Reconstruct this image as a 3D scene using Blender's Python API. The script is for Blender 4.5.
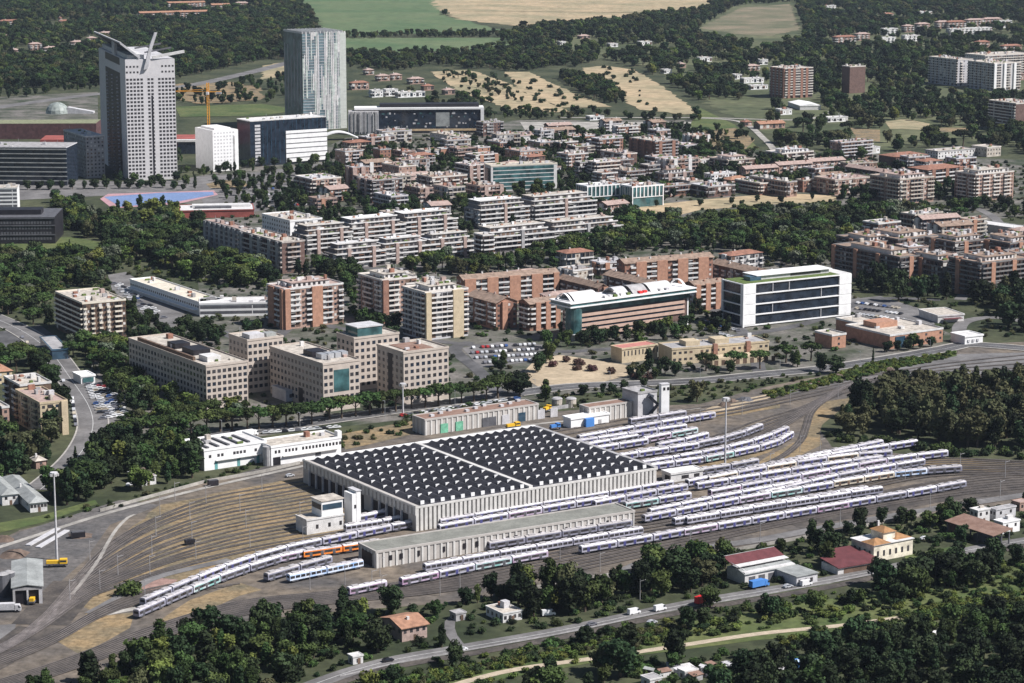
import bpy, math, random
import numpy as np
from mathutils import Vector
random.seed(7); RNG = np.random.default_rng(7)
SC = bpy.context.scene
for o in list(bpy.data.objects): bpy.data.objects.remove(o)
# ------------------------------------------------------------ camera, sky, sun, exposure
H, FL, CX, CY = 285.0, 2480.0, 512.0, 341.5
PITCH = math.atan((CY + 140) / FL)
cd = bpy.data.cameras.new('camera'); cam = bpy.data.objects.new('camera', cd); SC.collection.objects.link(cam)
cam.location = (0, 0, H); cam.rotation_euler = (math.pi/2 - PITCH, 0, 0)
cd.sensor_width = 36; cd.lens = 36*FL/1024; cd.clip_start = 5; cd.clip_end = 90000
SC.camera = cam
SUN_EL = math.radians(47); SUN_H = (0.96, -0.28)            # horizontal direction towards the sun
W = bpy.data.worlds.new('World'); SC.world = W; W.use_nodes = True
nt = W.node_tree; bg = nt.nodes['Background']; sky = nt.nodes.new('ShaderNodeTexSky')
sky.sky_type = 'NISHITA'; sky.sun_disc = False; sky.sun_elevation = SUN_EL
sky.sun_rotation = math.atan2(SUN_H[0], SUN_H[1]); sky.altitude = 100; sky.air_density = 1.0; sky.dust_density = 0.6
nt.links.new(sky.outputs[0], bg.inputs[0]); bg.inputs[1].default_value = 0.052
sl = bpy.data.lights.new('sun', 'SUN'); so = bpy.data.objects.new('sun', sl); SC.collection.objects.link(so)
sl.energy = 5.0; sl.angle = math.radians(0.5); sl.color = (1.0, 0.968, 0.95)
n_ = math.hypot(*SUN_H); ch = math.cos(SUN_EL)
so.rotation_euler = Vector((SUN_H[0]/n_*ch, SUN_H[1]/n_*ch, math.sin(SUN_EL))).to_track_quat('Z', 'Y').to_euler()
so.location = (0, 0, 900)
SC.view_settings.view_transform = 'Standard'; SC.view_settings.look = 'None'
SC.view_settings.exposure = 0.45; SC.view_settings.gamma = 1.0
SC.render.engine = 'CYCLES'; SC.cycles.max_bounces = 4; SC.cycles.diffuse_bounces = 2
SC.cycles.glossy_bounces = 2; SC.cycles.transmission_bounces = 2; SC.cycles.volume_bounces = 0
SC.cycles.use_denoising = True
# ------------------------------------------------------------ helpers
COL = SC.collection
CP, SP = math.cos(PITCH), math.sin(PITCH)
def G(x, y, z=0.0):
    "world x, y of a photo pixel on the level z"
    a = (x-CX)/FL; b = -(y-CY)/FL
    t = (z-H)/(-SP + b*CP)
    return (a*t, (CP + b*SP)*t)
def P(X, Y, z=0.0):
    d = Y*CP + (H-z)*SP; u = Y*SP + (z-H)*CP
    return (CX + FL*X/d, CY - FL*u/d)
def S(X, Y): return FL/math.hypot(Y, H, X)
MATS = {}
def mat(name, col, rough=0.8, var=0.25, scale=0.3, spec=0.3, metal=0.0, col2=None, rnd=0.0, bump=0.0, grit=None, gs=7.0):
    if grit is None: grit = .22 if var >= .1 and spec <= .3 else 0
    if name in MATS: return MATS[name]
    m = bpy.data.materials.new(name); m.use_nodes = True; MATS[name] = m
    t = m.node_tree; p = t.nodes['Principled BSDF']
    p.inputs['Roughness'].default_value = rough; p.inputs['Specular IOR Level'].default_value = spec
    p.inputs['Metallic'].default_value = metal
    geo = t.nodes.new('ShaderNodeNewGeometry')
    nz = t.nodes.new('ShaderNodeTexNoise'); nz.inputs['Scale'].default_value = scale; nz.inputs['Detail'].default_value = 5
    t.links.new(geo.outputs['Position'], nz.inputs['Vector'])
    r = t.nodes.new('ShaderNodeValToRGB'); t.links.new(nz.outputs['Fac'], r.inputs[0])
    c2 = col2 or tuple(min(1, c*(1+var)) for c in col); c1 = col if col2 else tuple(c*(1-var) for c in col)
    r.color_ramp.elements[0].position = 0.35; r.color_ramp.elements[1].position = 0.65
    r.color_ramp.elements[0].color = (*c1, 1); r.color_ramp.elements[1].color = (*c2, 1)
    out = r.outputs[0]
    if grit:
        n2 = t.nodes.new('ShaderNodeTexNoise'); n2.inputs['Scale'].default_value = scale*gs; n2.inputs['Detail'].default_value = 6; n2.inputs['Roughness'].default_value = .7
        t.links.new(geo.outputs['Position'], n2.inputs['Vector'])
        mr0 = t.nodes.new('ShaderNodeMapRange'); mr0.inputs['From Min'].default_value = .32; mr0.inputs['From Max'].default_value = .68
        mr0.inputs['To Min'].default_value = 1-grit; mr0.inputs['To Max'].default_value = 1+grit; t.links.new(n2.outputs['Fac'], mr0.inputs[0])
        h0 = t.nodes.new('ShaderNodeHueSaturation'); t.links.new(mr0.outputs[0], h0.inputs['Value']); t.links.new(out, h0.inputs['Color']); out = h0.outputs[0]
    if rnd:
        oi = t.nodes.new('ShaderNodeObjectInfo'); hs = t.nodes.new('ShaderNodeHueSaturation')
        mr = t.nodes.new('ShaderNodeMapRange'); mr.inputs['To Min'].default_value = 1-rnd; mr.inputs['To Max'].default_value = 1+rnd
        t.links.new(oi.outputs['Random'], mr.inputs[0]); t.links.new(mr.outputs[0], hs.inputs['Value'])
        m2 = t.nodes.new('ShaderNodeMath'); m2.operation = 'MULTIPLY'; m2.inputs[1].default_value = 7.31
        m3 = t.nodes.new('ShaderNodeMath'); m3.operation = 'FRACT'
        mr2 = t.nodes.new('ShaderNodeMapRange'); mr2.inputs['To Min'].default_value = 0.465; mr2.inputs['To Max'].default_value = 0.53
        t.links.new(oi.outputs['Random'], m2.inputs[0]); t.links.new(m2.outputs[0], m3.inputs[0]); t.links.new(m3.outputs[0], mr2.inputs[0])
        t.links.new(mr2.outputs[0], hs.inputs['Hue'])
        t.links.new(out, hs.inputs['Color']); out = hs.outputs[0]
    t.links.new(out, p.inputs['Base Color'])
    if bump:
        b = t.nodes.new('ShaderNodeBump'); b.inputs['Strength'].default_value = bump; b.inputs['Distance'].default_value = 0.5
        t.links.new(nz.outputs['Fac'], b.inputs['Height']); t.links.new(b.outputs[0], p.inputs['Normal'])
    return m
def tag(o, label=None, cat=None, group=None, kind=None):
    if label: o['label'] = label
    if cat: o['category'] = cat
    if group: o['group'] = group
    if kind: o['kind'] = kind
    return o
def empty(name, loc, rz=0):
    o = bpy.data.objects.new(name, None); COL.objects.link(o); o.location = loc; o.rotation_euler = (0, 0, rz); o.empty_display_size = 1
    return o
def link(name, me, parent=None, loc=(0, 0, 0), sc=None, rz=0):
    o = bpy.data.objects.new(name, me); COL.objects.link(o)
    if parent: o.parent = parent
    o.location = loc
    if rz: o.rotation_euler = (0, 0, rz)
    if sc: o.scale = sc
    return o
class MB:
    "collects boxes, prisms and tubes of several materials into one mesh"
    def __init__(s): s.v = []; s.f = []; s.m = []; s.mats = []
    def mi(s, m):
        if m not in s.mats: s.mats.append(m)
        return s.mats.index(m)
    def faces(s, vs, fs, m):
        k = len(s.v); s.v += vs; i = s.mi(m)
        for f in fs: s.f.append(tuple(k+j for j in f)); s.m.append(i)
    def box(s, x0, x1, y0, y1, z0, z1, m):
        if x1 < x0: x0, x1 = x1, x0
        if y1 < y0: y0, y1 = y1, y0
        s.faces([(x0,y0,z0),(x1,y0,z0),(x1,y1,z0),(x0,y1,z0),(x0,y0,z1),(x1,y0,z1),(x1,y1,z1),(x0,y1,z1)],
                [(0,3,2,1),(4,5,6,7),(0,1,5,4),(1,2,6,5),(2,3,7,6),(3,0,4,7)], m); return s
    def cyl(s, x, y, z0, z1, r, m, n=10, r1=None, dx=0, dy=0):
        r1 = r if r1 is None else r1
        a = [2*math.pi*i/n for i in range(n)]
        vs = [(x+r*math.cos(t), y+r*math.sin(t), z0) for t in a] + [(x+dx+r1*math.cos(t), y+dy+r1*math.sin(t), z1) for t in a]
        s.faces(vs, [(i, (i+1) % n, n+(i+1) % n, n+i) for i in range(n)] + [tuple(range(n, 2*n)), tuple(reversed(range(n)))], m); return s
    def bar(s, a, b, w, m):
        a = Vector(a); b = Vector(b); d = (b-a).normalized(); u = d.cross(Vector((0,0,1)))
        if u.length < .01: u = Vector((1,0,0))
        u.normalize(); v = d.cross(u); u *= w/2; v *= w/2
        vs = [tuple(p+q) for p in (a, b) for q in (u+v, u-v, -u-v, -u+v)]
        s.faces(vs, [(0,1,2,3),(7,6,5,4),(0,4,5,1),(1,5,6,2),(2,6,7,3),(3,7,4,0)], m); return s
    def prism(s, prof, y0, y1, m, axis='y'):
        "profile of (a, z) points swept along y (or x)"
        n = len(prof); mk = (lambda a, z, t: (a, t, z)) if axis == 'y' else (lambda a, z, t: (t, a, z))
        vs = [mk(a, z, y0) for a, z in prof] + [mk(a, z, y1) for a, z in prof]
        s.faces(vs, [(i, (i+1) % n, n+(i+1) % n, n+i) for i in range(n)] + [tuple(reversed(range(n))), tuple(range(n, 2*n))], m); return s
    def mesh(s, name):
        me = bpy.data.meshes.new(name); me.from_pydata(s.v, [], s.f)
        for m in s.mats: me.materials.append(m)
        if len(s.mats) > 1: me.polygons.foreach_set('material_index', s.m)
        me.update(); return me
    def build(s, name, parent=None, loc=(0,0,0), rz=0): return link(name, s.mesh(name), parent, loc, None, rz)
CUBES = {}
def cube(m):
    if m.name not in CUBES: CUBES[m.name] = MB().box(-.5,.5,-.5,.5,-.5,.5,m).mesh('box_'+m.name)
    return CUBES[m.name]
# occupancy mask (4 m cells) so that trees keep off roofs, roads and tracks
CELL = 3.0; MX0, MY0 = -1300.0, 600.0; MASK = np.zeros((870, 1900), bool); HARD = np.zeros((870, 1900), bool)
def mark(poly, grow=0.0, hard=None):
    if hard is not None: fill(HARD, poly, hard)
    fill(MASK, poly, grow)
def fill(MASK, poly, grow):
    xs = [p[0] for p in poly]; ys = [p[1] for p in poly]
    i0, i1 = int((min(xs)-grow-MX0)/CELL), int((max(xs)+grow-MX0)/CELL)+1
    j0, j1 = int((min(ys)-grow-MY0)/CELL), int((max(ys)+grow-MY0)/CELL)+1
    i0 = max(i0, 0); j0 = max(j0, 0); i1 = min(i1, MASK.shape[0]); j1 = min(j1, MASK.shape[1])
    if i1 <= i0 or j1 <= j0: return
    X, Y = np.meshgrid(MX0+(np.arange(i0, i1)+.5)*CELL, MY0+(np.arange(j0, j1)+.5)*CELL, indexing='ij')
    ins = np.zeros(X.shape, bool); n = len(poly); near = np.zeros(X.shape, bool)
    for k in range(n):
        (xa, ya), (xb, yb) = poly[k], poly[(k+1) % n]
        if ya != yb:
            c = ((ya > Y) != (yb > Y)) & (X < (xb-xa)*(Y-ya)/(yb-ya)+xa); ins ^= c
        if grow:
            L2 = (xb-xa)**2+(yb-ya)**2 + 1e-9; t = np.clip(((X-xa)*(xb-xa)+(Y-ya)*(yb-ya))/L2, 0, 1)
            near |= (X-xa-t*(xb-xa))**2+(Y-ya-t*(yb-ya))**2 < grow*grow
    MASK[i0:i1, j0:j1] |= ins | near
def clear(px): mark([G(*p) for p in px])
def free(x, y, MASK=MASK):
    i = int((x-MX0)/CELL); j = int((y-MY0)/CELL)
    return not (0 <= i < MASK.shape[0] and 0 <= j < MASK.shape[1] and MASK[i, j])
def spline(pts, step=6.0):
    "Catmull-Rom through world points, evenly sampled"
    P_ = [pts[0]] + list(pts) + [pts[-1]]; out = []
    for i in range(1, len(P_)-2):
        p0, p1, p2, p3 = (np.array(q, float) for q in P_[i-1:i+3])
        n = max(2, int(np.linalg.norm(p2-p1)/step))
        for k in range(n):
            t = k/n; out.append(tuple(.5*((2*p1)+(-p0+p2)*t+(2*p0-5*p1+4*p2-p3)*t*t+(-p0+3*p1-3*p2+p3)*t**3)))
    out.append(tuple(pts[-1])); return out
def offset(line, d):
    out = []
    for i, p in enumerate(line):
        a = line[max(0, i-1)]; b = line[min(len(line)-1, i+1)]
        dx, dy = b[0]-a[0], b[1]-a[1]; L = math.hypot(dx, dy) or 1
        out.append((p[0]-dy/L*d, p[1]+dx/L*d))
    return out
def strip_faces(mb, line, d0, d1, z, m):
    a = offset(line, d0); b = offset(line, d1); n = len(line)
    mb.faces([(p[0], p[1], z) for p in a]+[(p[0], p[1], z) for p in b], [(i, i+1, n+i+1, n+i) for i in range(n-1)], m)
def road(name, px, width, m, z, dashes=None, kerb=None, keep=2.0, label=None, sm=True):
    line = [G(*p) for p in px]; line = spline(line) if sm else line
    mb = MB(); strip_faces(mb, line, -width/2, width/2, z, m)
    if dashes:
        for d in dashes: strip_faces(mb, line, d-.12, d+.12, z+.02, M_line)
    if kerb:
        for sgn in (-1, 1):
            strip_faces(mb, line, sgn*(width/2), sgn*(width/2+kerb), z+.12, M_kerb)
            a = offset(line, sgn*width/2); n = len(a)
            mb.faces([(p[0], p[1], z) for p in a]+[(p[0], p[1], z+.12) for p in a], [(i, i+1, n+i+1, n+i) for i in range(n-1)], M_kerb)
    o = mb.build(name); tag(o, label or name.replace('_', ' ')+' seen from the air', 'road', kind='structure')
    a = offset(line, width/2+keep); b = offset(line, -width/2-keep)
    a2 = offset(line, width/2+1); b2 = offset(line, -width/2-1)
    for i in range(len(line)-1): mark([a[i], a[i+1], b[i+1], b[i]], 1.0); fill(HARD, [a2[i], a2[i+1], b2[i+1], b2[i]], .5)
    return line
def patch(name, px, m, z, label=None, jit=0.0, block=False, world=False):
    pts = [p if world else G(*p) for p in px]; out = []
    for i, p in enumerate(pts):
        q = pts[(i+1) % len(pts)]; n = max(1, int(math.dist(p, q)/12)) if jit else 1
        for k in range(n):
            t = k/n; j = jit if k else 0
            out.append((p[0]+(q[0]-p[0])*t+random.uniform(-j, j), p[1]+(q[1]-p[1])*t+random.uniform(-j, j)))
    me = bpy.data.meshes.new(name); me.from_pydata([(x, y, z) for x, y in out], [], [tuple(range(len(out)))]); me.materials.append(m)
    a = me.polygons[0].normal.z
    if a < 0: me.flip_normals()
    o = link(name, me); tag(o, label or name.replace('_', ' ')+' seen from the air', 'ground', kind='structure')
    if block: mark(pts, 2, 0)
    return o
# ------------------------------------------------------------ materials
M_line = mat('road_paint', (.6,.6,.58), .6, .1)
M_kerb = mat('kerb_stone', (.36,.34,.31), .8, .15)
M_asph = mat('asphalt', (.095,.093,.095), .85, .3, .08)
M_asph2 = mat('asphalt_pale', (.155,.148,.145), .85, .25, .06)
M_conc = mat('concrete_ground', (.33,.31,.28), .85, .25, .08)
M_ball = mat('ballast', (.052,.046,.043), .95, .35, .12, col2=(.105,.09,.078), grit=.35)
M_yard = mat('yard_ground', (.17,.138,.105), .95, .3, .03, col2=(.085,.078,.074), grit=.45)
M_dry = mat('dry_grass', (.275,.195,.105), .95, .3, .06, col2=(.14,.12,.08), grit=.45)
M_green = mat('grass_green', (.055,.085,.026), .95, .3, .03, col2=(.11,.125,.045), grit=.35)
M_tan = mat('field_tan', (.42,.32,.20), .95, .2, .010, col2=(.26,.23,.14), grit=.35)
M_fgreen = mat('field_green', (.075,.125,.055), .95, .2, .008, col2=(.12,.155,.075), grit=.25)
M_earth = mat('bare_earth', (.40,.32,.22), .95, .2, .04)
M_base = mat('ground_base', (.028,.038,.017), .95, .3, .02, col2=(.07,.075,.038), grit=.4)
M_town = mat('town_ground', (.17,.155,.14), .9, .3, .04, col2=(.04,.052,.028), grit=.4)
M_blue = mat('pitch_blue', (.16,.23,.40), .7, .1, .05)
M_pinkg = mat('pitch_pink', (.42,.25,.27), .7, .1, .05)
M_white = mat('white_paint', (.80,.79,.78), .6, .06)
M_offw = mat('off_white', (.60,.585,.57), .75, .12)
M_beige = mat('beige_stone', (.475,.41,.355), .8, .08, grit=.1)
M_roofbeige = mat('roof_beige', (.45,.405,.35), .85, .25, .4)
M_yell = mat('yellow_render', (.50,.41,.28), .8, .1)
M_pink = mat('pink_render', (.35,.235,.19), .8, .15)
M_brick = mat('brick_red', (.27,.145,.105), .85, .2, .5)
M_orange = mat('orange_brick', (.40,.22,.15), .85, .15, .5)
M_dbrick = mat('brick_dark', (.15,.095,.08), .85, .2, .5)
M_grey = mat('grey_concrete', (.34,.33,.33), .85, .2, .3)
M_lgrey = mat('light_grey', (.50,.49,.50), .8, .12, .3)
M_dgrey = mat('dark_grey', (.10,.10,.11), .7, .2)
M_glass = mat('glass_dark', (.018,.026,.040), .12, .4, .25, spec=.7)
M_glassb = mat('glass_blue', (.035,.075,.115), .10, .5, .12, spec=.8)
M_glassg = mat('glass_green', (.05,.115,.12), .12, .5, .15, spec=.8)
M_win = mat('window_dark', (.045,.042,.045), .3, .5, .2, spec=.5)
M_shut = mat('shutter_brown', (.13,.085,.06), .7, .3, .2)
M_shutw = mat('shutter_white', (.55,.53,.50), .7, .1, .2)
M_tile = mat('roof_tile', (.27,.135,.095), .9, .25, .5)
M_tileb = mat('roof_tile_brown', (.27,.195,.15), .9, .25, .4)
M_tileo = mat('roof_tile_orange', (.34,.185,.12), .9, .2, .5)
M_tilep = mat('roof_tile_pink', (.37,.275,.24), .9, .2, .5)
M_rust = mat('rusty_sheet', (.20,.12,.09), .8, .35, .3, col2=(.28,.18,.14))
M_redr = mat('red_sheet', (.13,.042,.045), .6, .15, .3)
M_sheet = mat('grey_sheet', (.30,.31,.30), .6, .2, .2)
M_steel = mat('steel', (.42,.43,.45), .45, .1, metal=.3)
M_black = mat('black_cladding', (.02,.018,.022), .5, .3, .2)
M_yelp = mat('yellow_paint', (.75,.45,.03), .5, .05)
M_redp = mat('red_paint', (.65,.03,.03), .5, .05)
M_bluep = mat('blue_paint', (.07,.22,.55), .5, .05)
M_mallr = mat('mall_red', (.30,.085,.07), .85, .15, .05)
M_terr = mat('roof_garden', (.10,.14,.04), .95, .3, .5)
M_trunk = mat('bark', (.10,.075,.055), .95, .3, 1)
M_stripe = [M_win, M_shut, M_win, M_win, M_shutw, M_glass]
# ------------------------------------------------------------ buildings
def solve(F, z, ang, px):
    "distance along ang from F at which the point shows at photo column px"
    c, s = math.cos(ang), math.sin(ang); D0 = F[1]*CP + (H-z)*SP; k = px-CX
    return (k*D0 - FL*F[0])/(FL*c - k*s*CP)
class Bld:
    "a building in its own frame: x along the right face, y into the depth, origin at the footprint's front corner"
    def __init__(s, name, label, cat, F, h, xl=None, xr=None, dep=None, wid=None, yaw=33, group=None, seed=None, z0=0):
        s.h = h; a = math.radians(yaw); s.F = F = G(F[0], F[1], h+z0)
        s.w = wid or abs(solve(F, h, a, xr)); s.d = dep or abs(solve(F, h, a+math.pi/2, xl)); s.yaw = a
        cx = F[0]+math.cos(a)*s.w/2-math.sin(a)*s.d/2; cy = F[1]+math.sin(a)*s.w/2+math.cos(a)*s.d/2
        s.e = empty(name, (cx, cy, 0), a); tag(s.e, label, cat, group); s.n = {}; s.ox, s.oy = s.w/2, s.d/2
        s.S = S(cx, cy); s.r = random.Random(seed if seed is not None else int(F[0]*7+F[1]))
        c = [(0,0),(s.w,0),(s.w,s.d),(0,s.d)]
        s.foot = [(F[0]+math.cos(a)*p-math.sin(a)*q, F[1]+math.sin(a)*p+math.cos(a)*q) for p, q in c]; mark(s.foot, 2.5, .8)
        s.cubes = []
    def mesh(s, name, mb, label=None, z=0, parent=None):
        o = mb.build(name, parent or s.e, (-s.ox, -s.oy, z) if parent is None else (0, 0, z))
        if label: o['label'] = label
        return o
    def box(s, name, x0, x1, y0, y1, z0, z1, m, parent=None):
        o = MB().box(x0, x1, y0, y1, z0, z1, m)
        return s.mesh(name, o, parent=parent)
    def cube(s, name, x0, x1, y0, y1, z0, z1, m, pr=0): s.cubes.append((pr, name, x0, x1, y0, y1, z0, z1, m))
    def flush(s, cap=100):
        by = {}
        for c in s.cubes: by.setdefault(c[1], []).append(c)
        for name, L in by.items():
            L.sort(key=lambda c: c[0])
            for (_, nm, x0, x1, y0, y1, z0, z1, m) in L[:cap]:
                link(nm, cube(m), s.e, ((x0+x1)/2-s.ox, (y0+y1)/2-s.oy, (z0+z1)/2), (abs(x1-x0), abs(y1-y0), abs(z1-z0)))
            if len(L) > cap:
                mb = MB()
                for (_, nm, x0, x1, y0, y1, z0, z1, m) in L[cap:]: mb.box(x0, x1, y0, y1, z0, z1, m)
                s.mesh(name, mb)['kind'] = 'stuff'
        s.cubes = []
    def fc(s, face, s0, s1, o0, o1):
        "face coordinates to a box range in x and y"
        if face == 'R': return s0, s1, -o1, -o0
        if face == 'L': return -o1, -o0, s0, s1
        if face == 'B': return s0, s1, s.d+o0, s.d+o1
        return s.w+o0, s.w+o1, s0, s1
    def flen(s, face): return s.w if face in 'RB' else s.d
    def facade(s, face, pat, fl=3.15, bay=3.9, wall=None, par=None, acc=None, z0=1.0, z1=None, top=0.3, bd=1.4, wsz=(1.5, 1.5), cells=None, nb=None):
        """pat: one letter per bay, repeated: w window, b balcony, g ribbon glass, s blank, p projecting pier, q framed glass"""
        L = s.flen(face); z1 = z1 or s.h; n = nb or max(1, round(L/bay)); bw = L/n; nf = max(1, int((z1-z0-top)/fl+.25)); fl = (z1-z0-top)/nf
        if len(pat) < n: pat = (pat*(n//len(pat)+1))[:n]
        elif len(pat) > n: pat = pat[:n//2]+pat[len(pat)-(n-n//2):]
        i = 0; par = par or M_offw; acc = acc or M_orange; cells = cells or M_stripe
        while i < n:
            j = i
            while j+1 < n and pat[j+1] == pat[i] and pat[i] != 'w' and j-i < 6: j += 1
            t = pat[i]; a, b = i*bw, (j+1)*bw
            if t == 'w':
                for k in range(nf):
                    zc = z0+k*fl+fl*.5; c = (a+b)/2; m = s.r.choice(cells) if cells is not None else M_win
                    s.cube('window', *s.fc(face, c-wsz[0]/2, c+wsz[0]/2, -.1, .05), zc-wsz[1]/2, zc+wsz[1]/2, m, (face not in 'R')+k*.001)
            elif t == 'p':
                s.cube('pier', *s.fc(face, a+.1, b-.1, -.1, 1.5), 0, z1+.4, acc)
            elif t == 'q':
                for k in range(nf):
                    s.cube('window', *s.fc(face, a+.25, b-.25, -.1, .08), z0+k*fl+.35, z0+(k+1)*fl-.35, M_glassb, (face != 'R')+k*.001)
            elif t == 'g':
                mb = MB(); mb.box(*s.fc(face, a+.3, b-.3, -.1, .06), 0, fl*.55, (cells or [M_glass])[0]); me = mb.mesh('ribbon')
                for k in range(nf): link('window', me, s.e, (-s.ox, -s.oy, z0+k*fl+fl*.25))
            elif t == 'b':
                nn = j-i+1; sl = MB()
                bd_ = bd
                sl.box(*s.fc(face, a+.15, b-.15, .0, bd_), -.18, 0, par)
                sl.box(*s.fc(face, a+.15, b-.15, bd_-.15, bd_), 0, .95, par)
                ends = [(a+.15, a+.3), (b-.3, b-.15)]
                for e0, e1 in ends: sl.box(*s.fc(face, e0, e1, 0, bd_-.15), 0, .95, par)
                for q in range(1, nn): sl.box(*s.fc(face, a+q*bw-.1, a+q*bw+.1, 0, bd_-.2), 0, fl-.25, wall or par)
                me = sl.mesh('balcony')
                vs = []
                for v in range(2):
                    wm = MB()
                    for q in range(nn):
                        m = s.r.choice(cells) if cells is not None else M_win
                        wm.box(*s.fc(face, a+q*bw+.25, a+(q+1)*bw-.25, -.1, .05), .1, fl-.5, m)
                        if s.r.random() < .25: wm.box(*s.fc(face, a+q*bw+.3, a+(q+1)*bw-.3, .05, bd_*.9), fl-1.1, fl-.95, s.r.choice([M_shutw, M_offw, M_tileo, M_dgrey]))
                    vs.append(wm.mesh('window'))
                for k in range(nf):
                    z = z0+k*fl
                    if k or z0 > 2: link('balcony', me, s.e, (-s.ox, -s.oy, z))
                    link('window', s.r.choice(vs), s.e, (-s.ox, -s.oy, z))
            i = j+1
    def body(s, m, base=None):
        return s.box('wall', 0, s.w, 0, s.d, -1, s.h, m)
    def flat(s, m=None, par=None, clutter=1.0, ph=.9, mats=None, pent=0.0, pmat=None, over=0.25):
        m = m or M_roofbeige; par = par or M_offw
        s.box('roof', .3-over, s.w-.3+over, .3-over, s.d-.3+over, s.h, s.h+.15, m)
        mb = MB(); t = .3; o = over; z0, z1 = s.h-.25, s.h+ph
        mb.box(-o, s.w+o, -o, t-o, z0, z1, par); mb.box(-o, s.w+o, s.d-t+o, s.d+o, z0, z1, par)
        mb.box(-o, t-o, t-o, s.d-t+o, z0, z1, par); mb.box(s.w-t+o, s.w+o, t-o, s.d-t+o, z0, z1, par); s.mesh('parapet', mb)
        mats = mats or [M_offw, M_roofbeige, M_lgrey, M_tilep, M_grey, M_tile]
        if pent:
            i = pent; pm = pmat or M_offw
            s.box('penthouse', s.w*i, s.w*(1-i), s.d*i, s.d*(1-i), s.h+.15, s.h+2.9, pm)
            s.box('penthouse_roof', s.w*i-.6, s.w*(1-i)+.6, s.d*i-.6, s.d*(1-i)+.6, s.h+2.9, s.h+3.15, m)
            for q in range(int(s.w*(1-2*i)/3.5)):
                s.cube('window', s.w*i+1+q*3.5, s.w*i+2.8+q*3.5, s.d*i-.06, s.d*i+.1, s.h+.6, s.h+2.4, M_win, 3)
        zt = s.h+(3.15 if pent else .15); k = int(clutter*min(20, 4+s.w*s.d/45)); pts = []
        for q in range(k):
            a = s.r.uniform(1, 3.6); b = s.r.uniform(1, 3.2); x = s.r.uniform(1+a, max(1.1+a, s.w-1-a)); y = s.r.uniform(1+b, max(1.1+b, s.d-1-b))
            if x+a > s.w or y+b > s.d or any(abs(x-p)+abs(y-r_) < 4 for p, r_ in pts): continue
            pts.append((x, y)); inner = not pent or (s.w*pent < x-a/2 and x+a/2 < s.w*(1-pent) and s.d*pent < y-b/2 and y+b/2 < s.d*(1-pent))
            z = zt if inner else s.h+.15; hh = s.r.choice([.9, 1.4, 2.2, 2.6]); mm = s.r.choice(mats)
            if s.r.random() < .15: s.cube('antenna', x, x+.15, y, y+.15, z, z+4.5, M_steel)
            elif s.r.random() < .2: s.cube('planter', x, x+a, y, y+b*.6, z, z+1.1, M_terr)
            else: s.cube('stair_head' if hh > 2 else 'vent_box', x, x+a, y, y+b, z, z+hh, mm)
    def gable(s, m, axis='x', rise=3.0, over=.9, ends=None, chim=4):
        h = s.h; w, d = s.w, s.d; t = .3
        if axis == 'x':
            pr = [(-over, h-.35), (d/2, h+rise), (d+over, h-.35), (d+over, h-.35+t), (d/2, h+rise+t), (-over, h-.35+t)]
            mb = MB().prism(pr, -over, w+over, m, 'x'); s.mesh('roof', mb)
            if ends is not None: s.mesh('gable_wall', MB().prism([(0, h), (d, h), (d/2, h+rise-.05)], .02, w-.02, ends, 'x'))
        else:
            pr = [(-over, h-.35), (-over, h-.35+t), (w/2, h+rise+t), (w+over, h-.35+t), (w+over, h-.35), (w/2, h+rise)]
            mb = MB().prism(pr, -over, d+over, m, 'y'); s.mesh('roof', mb)
            if ends is not None: s.mesh('gable_wall', MB().prism([(0, h), (w/2, h+rise-.05), (w, h)], .02, d-.02, ends, 'y'))
        L = w if axis == 'x' else d; D = d if axis == 'x' else w
        for k in range(chim):
            u = L*(k+.5)/chim+s.r.uniform(-1, 1); v = D*s.r.choice([.3, .7, .5]); zz = h+rise*(1-abs(v/D-.5)*2)
            x, y = (u, v) if axis == 'x' else (v, u)
            s.cube('chimney', x-.5, x+.5, y-.5, y+.5, zz-.5, zz+1.3, s.r.choice([M_offw, M_brick, M_tilep]))
    def hip(s, m, rise=2.2, over=.7):
        h = s.h; w, d = s.w, s.d; o = over; i = min(w, d)/2
        v = [(-o,-o,h-.1),(w+o,-o,h-.1),(w+o,d+o,h-.1),(-o,d+o,h-.1)]
        v += [(i, d/2, h+rise), (w-i, d/2, h+rise)] if w >= d else [(w/2, i, h+rise), (w/2, d-i, h+rise)]
        mb = MB(); f = [(0,1,5,4),(1,2,5),(2,3,4,5),(3,0,4)] if w >= d else [(0,1,4),(1,2,5,4),(2,3,5),(3,0,4,5)]
        mb.faces(v, f+[(3,2,1,0)], m); s.mesh('roof', mb)
        s.cube('chimney', w*.3-.4, w*.3+.4, d*.5-.4, d*.5+.4, h+rise*.5, h+rise+1, M_offw)
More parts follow.
